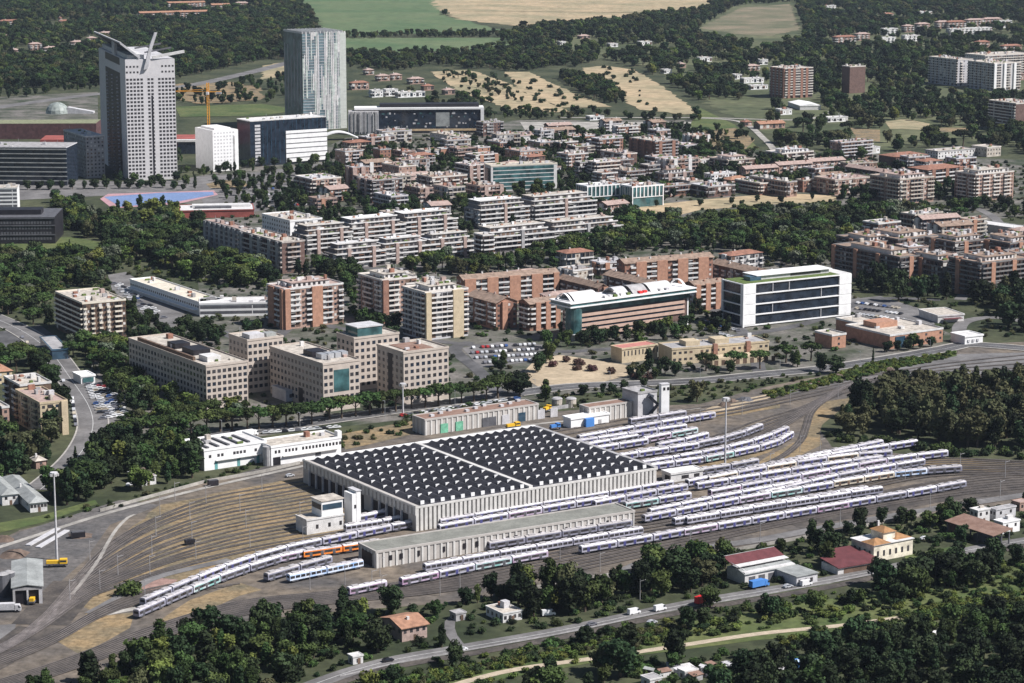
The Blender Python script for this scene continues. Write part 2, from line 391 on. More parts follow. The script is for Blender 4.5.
def condo(name, label, F, h, xl, xr, wall, pl='bbwb', pr='bbwb', yaw=33, par=None, acc=None, roof='flat', group='apartment blocks of the town', cat='apartment block', dep=None, wid=None, rm=None, clutter=1.0, pent=0, bay=3.9, rise=2.6, axis='x', cells=None, fl=3.15, chim=4, ends=None, pmat=None, seed=None):
    b = Bld(name, label, cat, F, h, xl, xr, dep, wid, yaw, group, seed)
    if group and ('behind the white' in group or 'above the green' in group or 'small blocks' in group): par = b.r.choice([M_offw, par or M_offw, M_tilep, M_roofbeige, M_lgrey, M_grey]); rm = rm or b.r.choice([None, M_tilep, M_lgrey, M_tileb])
    b.body(wall); b.facade('R', pr, par=par, acc=acc, wall=wall, bay=bay, cells=cells, fl=fl); b.facade('L', pl, par=par, acc=acc, wall=wall, bay=bay, cells=cells, fl=fl)
    if roof == 'flat': b.flat(rm, par if par is not None else None, clutter, pent=pent, pmat=pmat)
    elif roof == 'gable': b.gable(rm or M_tileb, axis, rise, chim=chim, ends=ends if ends is not None else wall)
    elif roof == 'hip': b.hip(rm or M_tile, rise)
    b.flush(); return b
def terrace(name, label, F, h, xr, dep, tiers, yaw=33, wall=None, par=None, group='stepped apartment terraces', piers=2, pacc=None, floors=3):
    "stepped terraces: the upper floors draw back one by one"
    b = Bld(name, label, 'apartment block', F, h, None, xr, dep, None, yaw, group); wall = wall or M_lgrey; par = par or M_offw; r = b.r
    b.body(wall); b.facade('R', 'bbbbbb', par=par, wall=wall, bay=4.5, fl=3.1, z0=.8, bd=1.8); b.facade('L', 'bwb', par=par, wall=wall, bay=4.5)
    b.box('roof', 0, b.w, 0, b.d, b.h, b.h+.12, M_roofbeige)
    b.mesh('parapet', MB().box(-.3, b.w+.3, -1.6, -1.3, b.h-.2, b.h+1.0, par).box(-.3, b.w+.3, -1.3, .1, b.h-.2, b.h, par))
    z = b.h+.12; y0 = 3.2; x0 = 1.5; x1 = b.w-1.5
    for t in range(tiers):
        a, c = x0+r.uniform(0, 3), x1-r.uniform(0, 3); k = 0
        mb = MB(); mb.box(a, c, y0, b.d-.6, z, z+2.9, wall)
        b.mesh('upper_storey', mb)
        b.mesh('parapet', MB().box(a-.8, c+.8, y0-.8, b.d-.3, z+2.9, z+3.1, r.choice([M_offw, M_roofbeige, M_white])).box(a-.8, c+.8, y0-.8, y0-.6, z+3.1, z+3.9, par))
        n = int((c-a)/4)
        for q in range(n): b.cube('window', a+.6+q*4, a+3.2+q*4, y0-.06, y0+.1, z+.2, z+2.3, r.choice(M_stripe), 1)
        for q in range(int((c-a)/9)):
            x = r.uniform(a, c-3); ww = r.choice([M_terr, M_terr, M_tilep, M_white, M_shut]); b.cube('planter' if ww is M_terr else 'awning', x, x+r.uniform(1.5, 4), y0-2.3, y0-1.2, z, z+r.uniform(.6, 1.5), ww)
        z += 3.1; y0 += 3.2; x0 += 1.5; x1 -= 1.5
    for q in range(int(b.w/6)):
        x = r.uniform(x0, max(x0+1, x1-3)); yy = r.uniform(y0, max(y0+.5, b.d-3)); b.cube('vent_box', x, x+r.uniform(1, 3), yy, yy+1.5, z, z+r.uniform(.6, 2), r.choice([M_offw, M_white, M_tilep, M_lgrey, M_tileo]))
    for q in range(piers):
        x = b.w*(q+.5)/piers; b.cube('stair_tower', x-1.3, x+1.3, -2.2, .6, 0, b.h+2.2+tiers*.8, pacc or M_tilep)
    b.flush(); return b
def hall(name, label, F, h, xl=None, xr=None, dep=None, wid=None, yaw=33, wall=None, rib=None, roofm=None, cat='building', group=None, ribsp=3.0, par=True):
    b = Bld(name, label, cat, F, h, xl, xr, dep, wid, yaw, group); b.body(wall or M_offw)
    if rib:
        for face in 'RL':
            mb = MB(); L = b.flen(face); n = int(L/ribsp)
            for k in range(n+1): mb.box(*b.fc(face, min(L-.5, k*L/n), min(L, k*L/n+.55*ribsp*.55), 0, .35), .0, h-.5, rib)
            b.mesh('wall_ribs', mb)
    b.box('roof', .3, b.w-.3, .3, b.d-.3, h, h+.12, roofm or M_grey)
    if par:
        mb = MB(); mb.box(-.4, b.w+.4, -.4, .3, h-.5, h+.45, wall or M_offw); mb.box(-.4, b.w+.4, b.d-.3, b.d+.4, h-.5, h+.45, wall or M_offw)
        mb.box(-.4, .3, .3, b.d-.3, h-.5, h+.45, wall or M_offw); mb.box(b.w-.3, b.w+.4, .3, b.d-.3, h-.5, h+.45, wall or M_offw); b.mesh('parapet', mb)
    return b
# ------------------------------------------------------------ ground, fields, roads
R0 = 60000
gm = bpy.data.meshes.new('ground'); gm.from_pydata([(-R0,-2000,0),(R0,-2000,0),(R0,R0,0),(-R0,R0,0)], [], [(0,1,2,3)]); gm.materials.append(M_base)
tag(link('ground', gm), 'dark green ground under the whole town', 'ground', kind='structure')
patch('town_ground', [(190,205),(160,196),(170,182),(320,150),(345,138),(520,120),(700,120),(760,150),(1030,160),(1030,215),(870,235),(840,290),(980,345),(960,350),(830,374),(700,384),(560,395),(400,420),(100,455),(60,400),(120,330),(200,300)], M_town, .02)
patch('rail_yard', [(-40,560),(20,530),(120,508),(200,484),(300,457),(430,430),(540,413),(600,408),(700,404),(760,388),(830,374),(900,357),(960,345),(1060,340),(1060,378),(900,378),(855,392),(828,412),(820,430),(832,447),(880,452),(950,458),(1060,462),(1060,500),(900,520),(700,556),(560,584),(450,603),(330,612),(240,622),(150,655),(60,690),(-40,720)], M_yard, .04, 'brown gravel ground of the rail yard', block=True)
for i, pp in enumerate([
    [(822,402),(850,398),(838,412),(822,425),(822,445),(790,462),(745,470),(770,455),(800,440),(808,418)],
    [(76,604),(98,552),(150,516),(212,494),(300,478),(345,505),(398,528),(340,540),(250,560),(160,588),(100,614)],
    [(230,520),(300,510),(300,522),(200,540),(120,560),(90,585),(100,560),(150,530)],
    [(160,505),(260,487),(300,484),(300,495),(200,510),(130,530)],
    [(55,640),(90,618),(135,612),(130,628),(80,655)], [(85,615),(110,592),(132,585),(138,600),(100,612)],
    [(190,600),(240,583),(262,590),(200,612),(150,628)],
    [(640,425),(700,415),(780,404),(780,408),(700,420),(650,430)], [(910,455),(1010,462),(1050,466),(1050,474),(960,470),(905,463)],
    [(270,540),(300,532),(330,530),(330,537),(290,545),(250,552)], [(690,470),(780,440),(790,436),(770,452),(720,468)],
    [(560,455),(640,470),(650,480),(600,478)]]):
    patch('dry_grass', pp, M_dry, .06+.004*i, 'patch of dry yellow grass between the tracks', jit=1.5)
patch('paler_gravel', [(85,560),(110,525),(160,505),(120,500),(20,532),(-30,560),(-30,600),(40,600)], mat('pale_gravel', (.14,.128,.12), .95, .3, .05, col2=(.085,.082,.082), grit=.4), .055)
patch('concrete_apron', [(80,618),(135,607),(137,610),(100,617),(85,622)], M_conc, .12)
patch('red_slab', [(137,583),(150,577),(178,580),(160,594),(137,590)], mat('reddish_slab', (.30,.19,.16), .9, .2), .12)
patch('asphalt_apron', [(-10,650),(-10,626),(16,624),(14,634)], M_asph2, .12)
patch('grass_strip', [(-30,528),(40,516),(95,500),(98,504),(45,522),(-30,540)], M_green, .1)
patch('grass_strip', [(762,392),(822,377),(870,362),(955,352),(957,356),(880,372),(828,385),(772,397)], M_green, .1)
patch('gravel_lot', [(720,412),(770,398),(830,380),(900,366),(960,354),(1050,352),(1050,372),(900,377),(830,388),(760,402)], M_asph2, .09)
# fields of the countryside
patch('green_field', [(300,0),(420,-18),(450,5),(440,14),(500,30),(330,37),(318,20)], M_fgreen, .3, 'green field with scattered trees', block=True, jit=9)
patch('green_field', [(335,38),(505,38),(515,45),(470,50),(350,55)], M_fgreen, .32, 'long green meadow behind the glass tower', jit=6)
patch('tan_field', [(425,-6),(540,-14),(800,-14),(700,8),(640,16),(560,22),(520,26),(460,20),(440,10)], M_tan, .34, 'harvested tan field on the horizon side', block=True, jit=12)
patch('tan_field', [(700,28),(740,8),(790,4),(800,30),(770,36),(735,34)], mat('hill_grass', (.22,.18,.12), .95, .3, .012, col2=(.10,.11,.06)), .36, 'bare brown hillside field', jit=4); clear([(695,30),(738,6),(795,2),(806,40),(770,48),(735,46)])
patch('vineyard_field', [(582,68),(606,66),(635,70),(655,82),(690,106),(700,116),(640,110),(628,104),(615,82),(585,78)], M_tan, .34, 'tan field dotted with small dark trees', jit=3)
patch('vineyard_field', [(505,72),(530,72),(555,85),(585,98),(612,107),(560,108),(520,90)], M_tan, .34, 'tan field left of the dotted one', jit=3)
patch('vineyard_field', [(430,72),(470,70),(505,82),(540,100),(570,112),(520,113),(460,92)], M_tan, .35, 'narrow tan field above the glass office', jit=3)
patch('green_field', [(700,108),(735,125),(760,150),(700,148),(690,125)], M_green, .30)
patch('dry_slope', [(700,132),(735,128),(755,140),(745,150),(705,152)], M_dry, .32)
clear([(882,121),(935,121),(935,140),(885,142)]); clear([(850,128),(880,130),(880,150),(856,150)]); clear([(936,128),(972,128),(970,142),(938,142)]); clear([(786,98),(822,98),(824,118),(786,118)]); clear([(842,70),(868,70),(868,104),(842,104)]); clear([(770,78),(814,78),(814,108),(770,108)]); clear([(930,70),(1030,70),(1030,100),(930,98)]); clear([(700,100),(770,100),(770,128),(700,128)])
patch('dry_slope', [(885,122),(905,119),(930,124),(925,130),(890,129)], M_tan, .32)
patch('dry_slope', [(850,128),(880,130),(880,142),(858,140)], M_dry, .32)
patch('dry_slope', [(940,128),(970,128),(965,133),(940,132)], M_dry, .33)
patch('meadow', [(640,206),(700,200),(780,193),(838,196),(835,203),(780,204),(700,210),(660,220),(638,214)], M_tan, .1, 'dry meadow before the brick houses', block=True)
clear([(630,204),(700,198),(840,190),(842,212),(780,217),(700,224),(632,224)])
patch('sports_green', [(0,240),(70,237),(105,243),(95,252),(40,256),(-20,258)], M_green, .1, 'pale green lawn behind the balcony block', block=True)
patch('green_strip', [(175,107),(262,104),(300,110),(262,116),(180,117)], M_green, .3)
patch('parking_surface', [(520,122),(700,122),(698,130),(525,130)], M_conc, .12, block=True)
patch('sports_green', [(528,131),(590,130),(580,135),(530,134)], M_green, .12)
patch('roundabout_ground', [(150,196),(165,184),(200,176),(260,172),(320,170),(345,190),(300,205),(240,214),(205,207),(200,196)], M_asph2, .12)
patch('roundabout_island', [(206,184),(222,180),(245,181),(248,186),(230,189),(210,188)], M_dry, .16)
patch('running_track_surface', [(100,199),(108,194),(214,190.5),(218,195),(178,204),(112,208.5)], M_pinkg, .16, 'pink border of the blue sports pitch', block=True)
patch('blue_pitch', [(104,197),(160,193),(213,192),(214,195),(176,202),(120,207)], M_blue, .22, 'long blue sports pitch')
patch('plaza_ground', [(-20,98),(98,92),(98,128),(-20,132)], M_town, .2)
patch('square_ground', [(535,360),(560,355),(625,365),(640,372),(600,383),(540,388),(520,376)], M_earth, .12, 'bare sandy square behind the depot', block=True)
patch('parking_surface', [(462,348),(500,342),(545,345),(530,362),(480,368)], M_asph2, .12, block=True)
patch('parking_surface', [(85,380),(112,380),(122,405),(112,428),(98,420)], M_asph2, .14, block=True)
patch('parking_surface', [(845,300),(880,296),(930,312),(935,325),(890,322),(850,312)], M_asph2, .12, block=True)
patch('parking_surface', [(108,275),(126,272),(185,312),(172,330),(150,322),(112,290)], M_asph2, .12, block=True)
patch('parking_surface', [(-20,335),(40,325),(60,340),(50,352),(-20,360)], M_asph, .1, block=True)
patch('sandy_strip', [(700,412),(718,404),(770,394),(772,398),(722,412)], M_earth, .13)
patch('verge_ground', [(342,434),(412,421),(414,434),(380,442),(345,450)], M_dry, .1, 'sandy verge between the white yard building and the workshop')
patch('street_ground', [(-20,178),(60,179),(130,182),(176,180),(170,194),(100,196),(20,200),(-20,202)], M_asph2, .1, 'paved street ground in front of the dark glass office')
patch('dry_slope', [(178,84),(230,82),(262,88),(262,100),(200,104),(178,100)], M_dry, .33, jit=5)
patch('dry_slope', [(262,66),(300,60),(300,72),(262,80)], M_tan, .33, jit=4)
patch('grass_verge', [(440,676),(520,657),(600,642),(690,622),(800,604),(900,588),(1060,556),(1060,600),(960,614),(860,634),(760,640),(620,658),(520,676),(450,690)], M_green, .1, 'green verge between the lower road and the scrub wood')
patch('grass_verge', [(905,556),(960,545),(985,548),(960,560),(905,572)], M_green, .11, 'lawn right of the cream villa')
patch('hill_ground', [(505,46),(600,28),(700,18),(760,-5),(1080,-10),(1080,150),(960,140),(880,150),(820,146),(760,130),(700,100),(650,66),(560,54)], mat('hill_scrub', (.055,.07,.032), .95, .3, .008, col2=(.12,.125,.065), grit=.4), .2, 'scrubby ground of the far hills at the upper right', jit=10)
# roads
road('avenue', [(-30,308),(20,330),(50,352),(70,378),(88,405),(93,425),(86,445),(70,465),(40,490)], 15, M_asph2, .22, dashes=(0,), kerb=.8, label='wide curved avenue with pale kerbs')
road('street_behind_depot', [(98,440),(180,438),(260,430),(340,419),(420,407),(500,396),(570,387),(640,384),(700,381),(760,375),(830,368),(900,357),(945,349),(975,345),(1060,352)], 13, M_asph, .24, dashes=(0,), kerb=1.5, label='tree lined street behind the depot')
road('street', [(975,345),(960,335),(965,322),(1000,318),(1060,330)], 9, M_asph2, .2)
road('yard_service_road', [(-40,560),(20,541),(95,517),(150,502),(210,487),(300,467),(400,446),(540,424),(620,418),(700,408)], 3.2, M_conc, .2, label='pale service strip along the north of the yard')
road('yard_access_road', [(135,515),(128,518),(117,529),(108,543),(100,558),(88,575),(72,595)], 1.6, M_conc, .26, sm=True)
road('yard_access_road', [(90,614),(115,600),(140,585),(165,575),(230,560)], 5, M_asph2, .2)
road('front_service_road', [(600,585),(650,560),(700,549),(760,540),(830,527),(900,515),(960,505),(1060,490)], 7, M_asph2, .2, label='grey service road in front of the trains')
road('lower_road', [(300,690),(350,672),(400,659),(470,647),(560,631),(640,614),(700,602),(760,592),(830,580),(900,566),(960,552),(1060,535)], 8.0, M_asph2, .2, dashes=(0,), keep=7, label='road with traffic passing below the rail yard')
road('lower_railway', [(300,700),(350,679),(400,666),(470,654),(560,638),(640,621),(700,609),(760,599),(830,587),(900,572),(960,558),(1060,541)], 5, M_ball, .18, keep=3)
road('dirt_path', [(440,690),(480,678),(520,669),(570,662),(620,655),(680,646),(760,634),(840,626),(900,618)], 3.8, mat('path_dust', (.42,.35,.26), .95, .15), .2, keep=9, label='pale dirt path through the scrub')
road('lane', [(462,648),(452,636),(450,622),(462,612)], 4, M_asph2, .22)
road('street', [(345,268),(420,268),(500,262),(560,258),(620,262),(700,300),(745,335),(760,372)], 8, M_asph, .14)
road('street', [(110,345),(200,328),(260,345),(300,322),(350,330),(470,345),(560,352),(700,340),(800,325),(870,300),(940,300)], 8, M_asph, .15)
road('street', [(500,395),(480,372),(455,350),(470,342)], 8, M_asph, .16)
road('motorway', [(-30,112),(30,103),(100,94),(180,87),(240,75),(300,60)], 22, M_asph2, .4, keep=40)
road('motorway', [(-30,182),(60,185),(130,190),(220,178),(300,168),(350,160),(430,150)], 14, M_asph2, .18)
road('street', [(690,118),(740,122),(765,140),(775,152)], 7, M_conc, .4)
road('street', [(560,118),(700,118),(800,120),(830,112)], 7, M_conc, .42)
road('street', [(960,300),(980,270),(1000,225),(960,205),(900,212)], 8, M_asph2, .2)
# ------------------------------------------------------------ railway tracks
TRK = [0]
def track(px, wide=2.2, label='railway track in the yard', line=None):
    wide *= random.uniform(.75, 1.2); line = line or spline([G(*p) for p in px], 7); z = .14+.005*TRK[0]; TRK[0] += 1
    mb = MB(); strip_faces(mb, line, -wide/2, wide/2, z, M_ball)
    for r_ in (-.72, .72):
        strip_faces(mb, line, r_-.09, r_+.09, z+.18, M_rail)
    o = mb.build('railway_track'); tag(o, label, 'railway track', kind='structure'); return line
M_rail = mat('rail_steel', (.30,.26,.24), .5, .2, metal=.4)
THROAT = [(62,594),(42,620),(18,640),(-30,662)]
for i in range(17):
    t = i/16+random.uniform(-.014,.014)
    track([(303+95*t, 481+44*t), (262+60*t, 488+50*t), (205+45*t, 499+52*t), (150+30*t, 520+48*t+random.uniform(-1,1)), (108+16*t, 548+40*t-6*abs(t-.5)), (80+8*t, 574+24*t), (60+6*t, 598+14*t), (40+5*t, 619+8*t), (10, 641+7*t), (-40, 663+9*t)], label='track fanning out from the west doors of the depot')
for i in range(5):
    t = i/4
    track([(210+30*t,590-6*t),(170,585+8*t),(130,596+10*t),(95,612+8*t),(60,632+8*t),(20,650+8*t),(-30,668+8*t)], label='track joining the throat at the bottom left')
for i in range(8):
    t = i/7
    track([(1060, 470+16*t), (960, 478+17*t), (840, 500+14*t), (700, 524+20*t), (560, 552+22*t), (430, 578+16*t), (330, 592+12*t), (240, 602+14*t), (150, 628+14*t), (60, 662+12*t), (-30, 690+10*t)], label='through track along the front of the yard')
for i in range(4):
    t = i/3
    track([(1060,352+14*t), (960,362+10*t), (880,374+8*t), (810,388+9*t), (740,402+10*t), (670,412+12*t), (600,424+14*t), (555,432+14*t)], label='track behind the stabled trains')
for i in range(7):
    t = i/6
    track([(900,372), (850,384+2*t), (822,398+6*t), (800-4*t,408+12*t), (760,420+22*t), (715,436+24*t), (650,452+20*t), (600,462+8*t)], label='track curving into the stabling yard')
track([(870,384),(830,398),(812,412),(806,428),(800,442),(780,458),(740,474),(690,486)], 3.4, 'dark track looping round the dry grass')
for i in range(9):
    t = i/8
    track([(1060,464+12*t),(960,459+16*t),(900,462+20*t),(820,480+22*t),(740,494+26*t),(660,510+26*t),(560,520+34*t)], label='track under the parked trains')
road('dark_ballast', [(40,625),(62,600),(80,582)], 22, M_ball, .125, label='dark oily ballast of the yard throat')
road('dark_ballast', [(-30,672),(10,650),(40,628)], 18, M_ball, .121, label='dark oily ballast of the yard throat')
road('dark_ballast', [(1060,484),(960,491),(900,500),(840,511),(780,520)], 26, M_ball, .118, label='dark ballast of the main line')
# ------------------------------------------------------------ the depot hall with its field of roof lights
M_rib = mat('pale_cladding', (.58,.56,.53), .75, .1, grit=.12)
M_ribd = mat('pale_cladding_dark', (.44,.41,.38), .75, .08)
M_rooff = mat('depot_roof_dark', (.036,.035,.042), .7, .3, .06, grit=.4)
M_roofg = mat('shed_roof', (.21,.21,.185), .85, .15, .15)
D = Bld('train_depot', 'huge low depot hall roofed with rows of dark sawtooth roof lights', 'train depot', (416,507), 11, wid=129, xl=303, yaw=33)
D.box('wall', 0, D.w, 0.6, D.d, -1, 10.6, M_ribd)
mb = MB(); n = 58
for k in range(n): mb.box(k*D.w/n, k*D.w/n+D.w/n*.62, 0, .62, 0, 10.2, M_rib)
mb.box(-.2, D.w+.2, -.1, .62, 10.2, 11.1, M_rib); D.mesh('front_cladding', mb)
mb = MB()
for k in range(30): mb.box(-.35, 0, k*D.d/30, k*D.d/30+D.d/30*.6, 7.2, 10.4, M_rib)
mb.box(-.4, 0, 0, D.d, 10.4, 11.1, M_rib); D.mesh('side_cladding', mb)
for k in range(14):
    y = 6+k*(D.d-12)/14
    if 4 < k < 6: continue
    D.box('doorway', -.12, .4, y+.6, y+5.0, 0, 6.3, M_black)
    D.box('door_post', -1.0, -.13, y+5.1, y+5.7, 0, 7, M_lgrey)
for x in (20, 47, 78, 101): D.box('door', x, x+2.2, -.14, 0.3, 0, 3.2, M_black)
D.box('roof', .2, D.w-.2, .8, D.d-.2, 10.6, 10.9, M_rooff)
D.box('roof_edge', 0, D.w, D.d-2.2, D.d+.3, 10.9, 11.5, M_white)
D.box('roof_edge', -.2, 1.6, 0, D.d-2.2, 10.9, 11.3, M_ribd)
D.box('roof_edge', D.w-1.8, D.w+.3, 0, D.d-2.2, 10.9, 11.6, M_grey)
D.box('roof_walkway', D.w*.455, D.w*.455+2.0, .5, D.d-2.2, 10.9, 12.1, M_rib)
nx, ny = 24, 9; px_, py_ = (D.w-5)/nx, (D.d-5)/ny
mb = MB(); Lq = py_*.86
mb.prism([(0,0),(px_*.72,0),(px_*.62,1.5),(px_*.5,1.6)], 0.0, Lq, M_rooff, 'y')
mb.box(px_*.30, px_*.66, -.5, -.02, 0, 1.6, M_white)
sk = mb.mesh('roof_light'); lst = []
for i in range(nx):
    for j in range(ny):
        x, y = 2.4+i*px_, 3.2+j*(py_-.15)
        if abs(x+px_*.4-D.w*.455-.6) < 2.2: continue
        lst.append((y*1.0-x*.0, x, y))
lst.sort()
for k, (_, x, y) in enumerate(lst[:100]): link('roof_light', sk, D.e, (x-D.ox, y-D.oy, 10.9))
mb = MB()
for _, x, y in lst[100:]:
    k = len(mb.v)
    sv = [(v.co.x+x, v.co.y+y, v.co.z+10.9) for v in sk.vertices]
    mats_ = [m for m in sk.materials]
    mb.v += sv
    for p in sk.polygons: mb.f.append(tuple(k+v for v in p.vertices)); mb.m.append(mb.mi(mats_[p.material_index]))
D.mesh('roof_light', mb)['kind'] = 'stuff'
# long washing shed in front of the depot
b = hall('long_shed', 'long low grey-roofed shed between rows of trains before the depot', (376,552), 7, xr=634, dep=15, yaw=30.8, wall=M_ribd, rib=M_rib, roofm=M_roofg, cat='shed')
for x in (6, 11, 19, 31, 41, 47, 62, 66, 78, 91, 104, 112): b.box('window', x, x+1.3, -.42, -.05, 2.6, 4.8, M_black)
b.box('doorway', -.45, -.1, 3, 12, 0, 5.6, M_black)
# control building and its tower
b = Bld('signal_building', 'white control building with a glazed upper cabin beside the depot doors', 'signal building', (306.7,520.5), 6.5, xl=295.8, xr=343.4, yaw=33)
b.body(M_offw); b.box('roof', .3, b.w-.3, .3, b.d-.3, 6.5, 6.7, M_roofbeige)
b.box('upper_cabin', b.w*.42, b.w+.02, .4, b.d*.95, 6.7, 13.6, M_white)
b.box('cabin_roof', b.w*.42-.5, b.w+.5, 0, b.d*.95+.4, 13.6, 14.0, M_roofbeige)
b.box('cabin_window', b.w*.42+.5, b.w-.5, .25, .5, 9.8, 12.2, M_glassb); b.box('cabin_window', b.w*.42-.1, b.w*.42+.1, .9, b.d*.95-.5, 9.8, 12.2, M_glass)
for x in (4.5, 10.5, 16): b.box('window', x, x+1.2, -.1, .1, 2.2, 4, M_win)
b.mesh('parapet', MB().box(-.3, b.w+.3, -.3, .2, 6.2, 7, M_offw).box(-.3, .2, .2, b.d, 6.2, 7, M_offw))
b = Bld('service_tower', 'tall white square tower beside the control building', 'tower', (352,492), 16.5, xl=344, xr=360.6, yaw=33)
b.box('wall', 0, b.w*.46, 0, b.d, -1, 15.5, M_white); b.box('wall', b.w*.5, b.w, 0, b.d, -1, 16.5, M_white); b.box('core', b.w*.44, b.w*.52, .8, b.d-.8, -1, 14.5, M_dgrey)
b.box('window', 1, 2, -.1, .1, 9, 10.6, M_win); b.box('roof', b.w*.5-.3, b.w+.3, -.3, b.d+.3, 16.5, 16.8, M_lgrey)
# white staff buildings north-west of the depot
b = Bld('staff_building', 'white two-storey yard building with skylit roof left of its longer neighbour', 'yard building', (204,451), 9.8, xr=266, dep=24, yaw=34)
b.body(M_white); b.flat(M_offw, M_white, .4)
for k in range(5): b.box('skylight', 3+k*5.5, 4.3+k*5.5, 3, 20, 9.9, 10.7, M_dgrey)
for x in (2.5,7,9,15.5,17.2,19,21,27): b.cube('window', x, x+1.3, -.06, .1, 6, 7.4, M_win)
for x in (5.5, 17.5, 28): b.box('garage_door', x, x+1.6, -.08, .1, 0, 4.0, mat('door_teal', (.12,.30,.30)))
b.mesh('canopy', MB().box(6, b.w-3, -1.2, 0, 4.2, 4.5, M_offw)); b.flush()
b = Bld('staff_building', 'longer white yard building with a row of small square windows', 'yard building', (271,447.7), 9.0, xr=341, dep=16, yaw=33)
b.body(M_white); b.flat(M_roofbeige, M_white, .2)
for k in range(20):
    if k not in (2, 7): b.cube('window', 2+k*1.85, 3.1+k*1.85, -.06, .1, 5.8, 7.3, M_win)
b.box('doorway', 1, 5, -.1, .1, 0, 4, M_black); b.box('doorway', 24, 27, -.1, .1, 0, 3.4, M_dgrey); b.box('canopy', 6, b.w-2, -1.3, 0, 3.9, 4.2, M_offw)
b.mesh('stair_tower', MB().cyl(-1.2, 2, 0, 9.4, 1.9, M_grey, 12)); b.box('chimney_wall', b.w-2, b.w+.3, -.2, 3, 9, 12.4, M_white); b.flush()
b = hall('workshop', 'ribbed pale workshop with green doors along the street behind the depot', (425,420), 8, xl=413, xr=538, yaw=33, wall=M_ribd, rib=M_rib, roofm=M_rust, cat='workshop')
for x, c in ((9,'g'),(18,'g'),(34,'d'),(38,'d'),(46,'w'),(56,'b'),(68,'w'),(76,'w')):
    b.box('door', x, x+4.4, -.42, .1, 0, 4.8, {'g': mat('door_green', (.16,.42,.28)), 'd': M_dgrey, 'w': M_lgrey, 'b': M_glassb}[c])
for k in range(9): b.cube('vent_box', 6+k*7, 8+k*7, 4+(k % 3)*3, 6+(k % 3)*3, 8.1, 9.2, M_lgrey)
b.flush()
b = hall('workshop', 'ribbed pale building with a brown roof leading to the white tower', (589,408), 8, xl=580, xr=640, yaw=33, wall=M_ribd, rib=M_rib, roofm=M_rust, cat='workshop')
b = Bld('stair_building', 'grey taller block with outside stairs next to the slim white tower', 'yard building', (638,394), 13, xr=657, dep=14, yaw=33)
b.body(M_lgrey); b.flat(M_grey, M_grey, .2)
b.mesh('stairs', MB().bar((5,-1,0),(12,-1,6),1.2,M_dgrey).bar((12,-2,6),(5,-2,12),1.2,M_dgrey)); b.flush()
b = Bld('slim_tower', 'slim bright white tower with small square openings near the stabled trains', 'tower', (661.5,385), 18, xl=659, xr=669.5, yaw=20)
b.body(M_white); b.box('roof', -.2, b.w+.2, -.2, b.d+.2, 18, 18.4, M_lgrey)
b.box('opening', 1, 2.2, -.08, .1, 15, 16.6, M_black); b.box('opening', 3.2, 4.4, -.08, .1, 15, 16.6, M_black)
b = hall('pump_house', 'small white flat building with a blue unit beside it', (571,419), 5, xr=609, dep=7, yaw=33, wall=M_white, roofm=M_white)
b.box('blue_unit', 8, 13, -2.2, -.4, 0, 4.4, M_bluep); b.box('door', 17, 19, -.1, .1, 0, 2.6, M_grey)
b = hall('yard_hut', 'low white-roofed hut between the curved trains and the depot corner', (671,474), 4.2, xl=662, xr=703, yaw=30, wall=M_offw, roofm=M_white)
b.box('window', 6, 10, -.12, .1, 1.2, 2.8, M_win); b.box('window', 13, 16, -.12, .1, 1.2, 2.8, M_win); b.box('doorway', -.1, .1, 1, 5, 0, 3, M_black)
for i, (x, y) in enumerate(((557,404),(571,404))):
    X, Y = G(x, y+3); e = empty('silo', (X, Y, 0)); tag(e, ['left one of two squat concrete silos by the workshop', 'right one of two squat concrete silos by the workshop'][i], 'silo', 'concrete silos')
    MB().cyl(0,0,0,4.6,2.8,M_roofbeige,16).build('tank', e); MB().cyl(0,0,4.6,5.2,3.0,M_grey,16,2.2).build('lid', e)
# locomotive shed bottom left
b = Bld('engine_shed', 'grey engine shed with two dark doorways at the left edge', 'engine shed', (12.5,587.5), 7.2, xr=42, dep=38, yaw=11)
b.box('wall', 0, b.w, .8, b.d, -1, 7, M_grey); b.mesh('roof', MB().prism([(-.6,6.9),(b.w/2,7.9),(b.w+.6,6.9),(b.w+.6,7.2),(b.w/2,8.2),(-.6,7.2)], -.4, b.d+.4, M_sheet, 'y'))
b.mesh('front_frame', MB().box(0,b.w,0,.8,5.8,7,M_grey).box(0,.9,0,.8,0,5.8,M_grey).box(b.w-1.3,b.w,0,.8,0,5.8,M_lgrey).box(b.w*.47,b.w*.53,0,.8,0,5.8,M_lgrey))
for x in (1, b.w*.55): b.box('doorway', x, x+b.w*.4, .7, .85, 0, 5.7, M_black)
def loco(name, label, px, yaw, m, cat='locomotive', L=7.5, Hh=3.2):
    X, Y = G(*px); e = empty(name, (X, Y, 0.3), math.radians(yaw)); tag(e, label, cat)
    MB().box(-L/2, L/2, -1.2, 1.2, .7, 1.3, M_dgrey).build('frame', e)
    MB().box(-L/2+.3, L*.12, -.9, .9, 1.3, 2.6, m).build('bonnet', e)
    MB().box(L*.14, L/2-.3, -1.25, 1.25, 1.3, Hh, m).build('cab', e)
    MB().box(L*.16, L/2-.5, -1.3, 1.3, 2.1, 2.8, M_glass).build('window', e)
    for x in (-L*.33, L*.33):
        for y in (-1.15, 1.15): MB().cyl(0,0,-.1,.1,.5,M_black,10).build('wheel', e, (x, y, .5)).rotation_euler = (math.pi/2, 0, 0)
    return e
loco('shunting_engine', 'yellow shunting engine standing in the right doorway of the engine shed', (33.5,603), 88, M_yelp)
loco('shunting_engine', 'ochre shunting engine inside the left doorway of the engine shed', (20.5,598), 88, mat('ochre_paint', (.45,.25,.05)))
loco('rail_crane', 'yellow rail maintenance vehicle parked right of the engine shed', (57,567), 5, M_yelp, L=9)
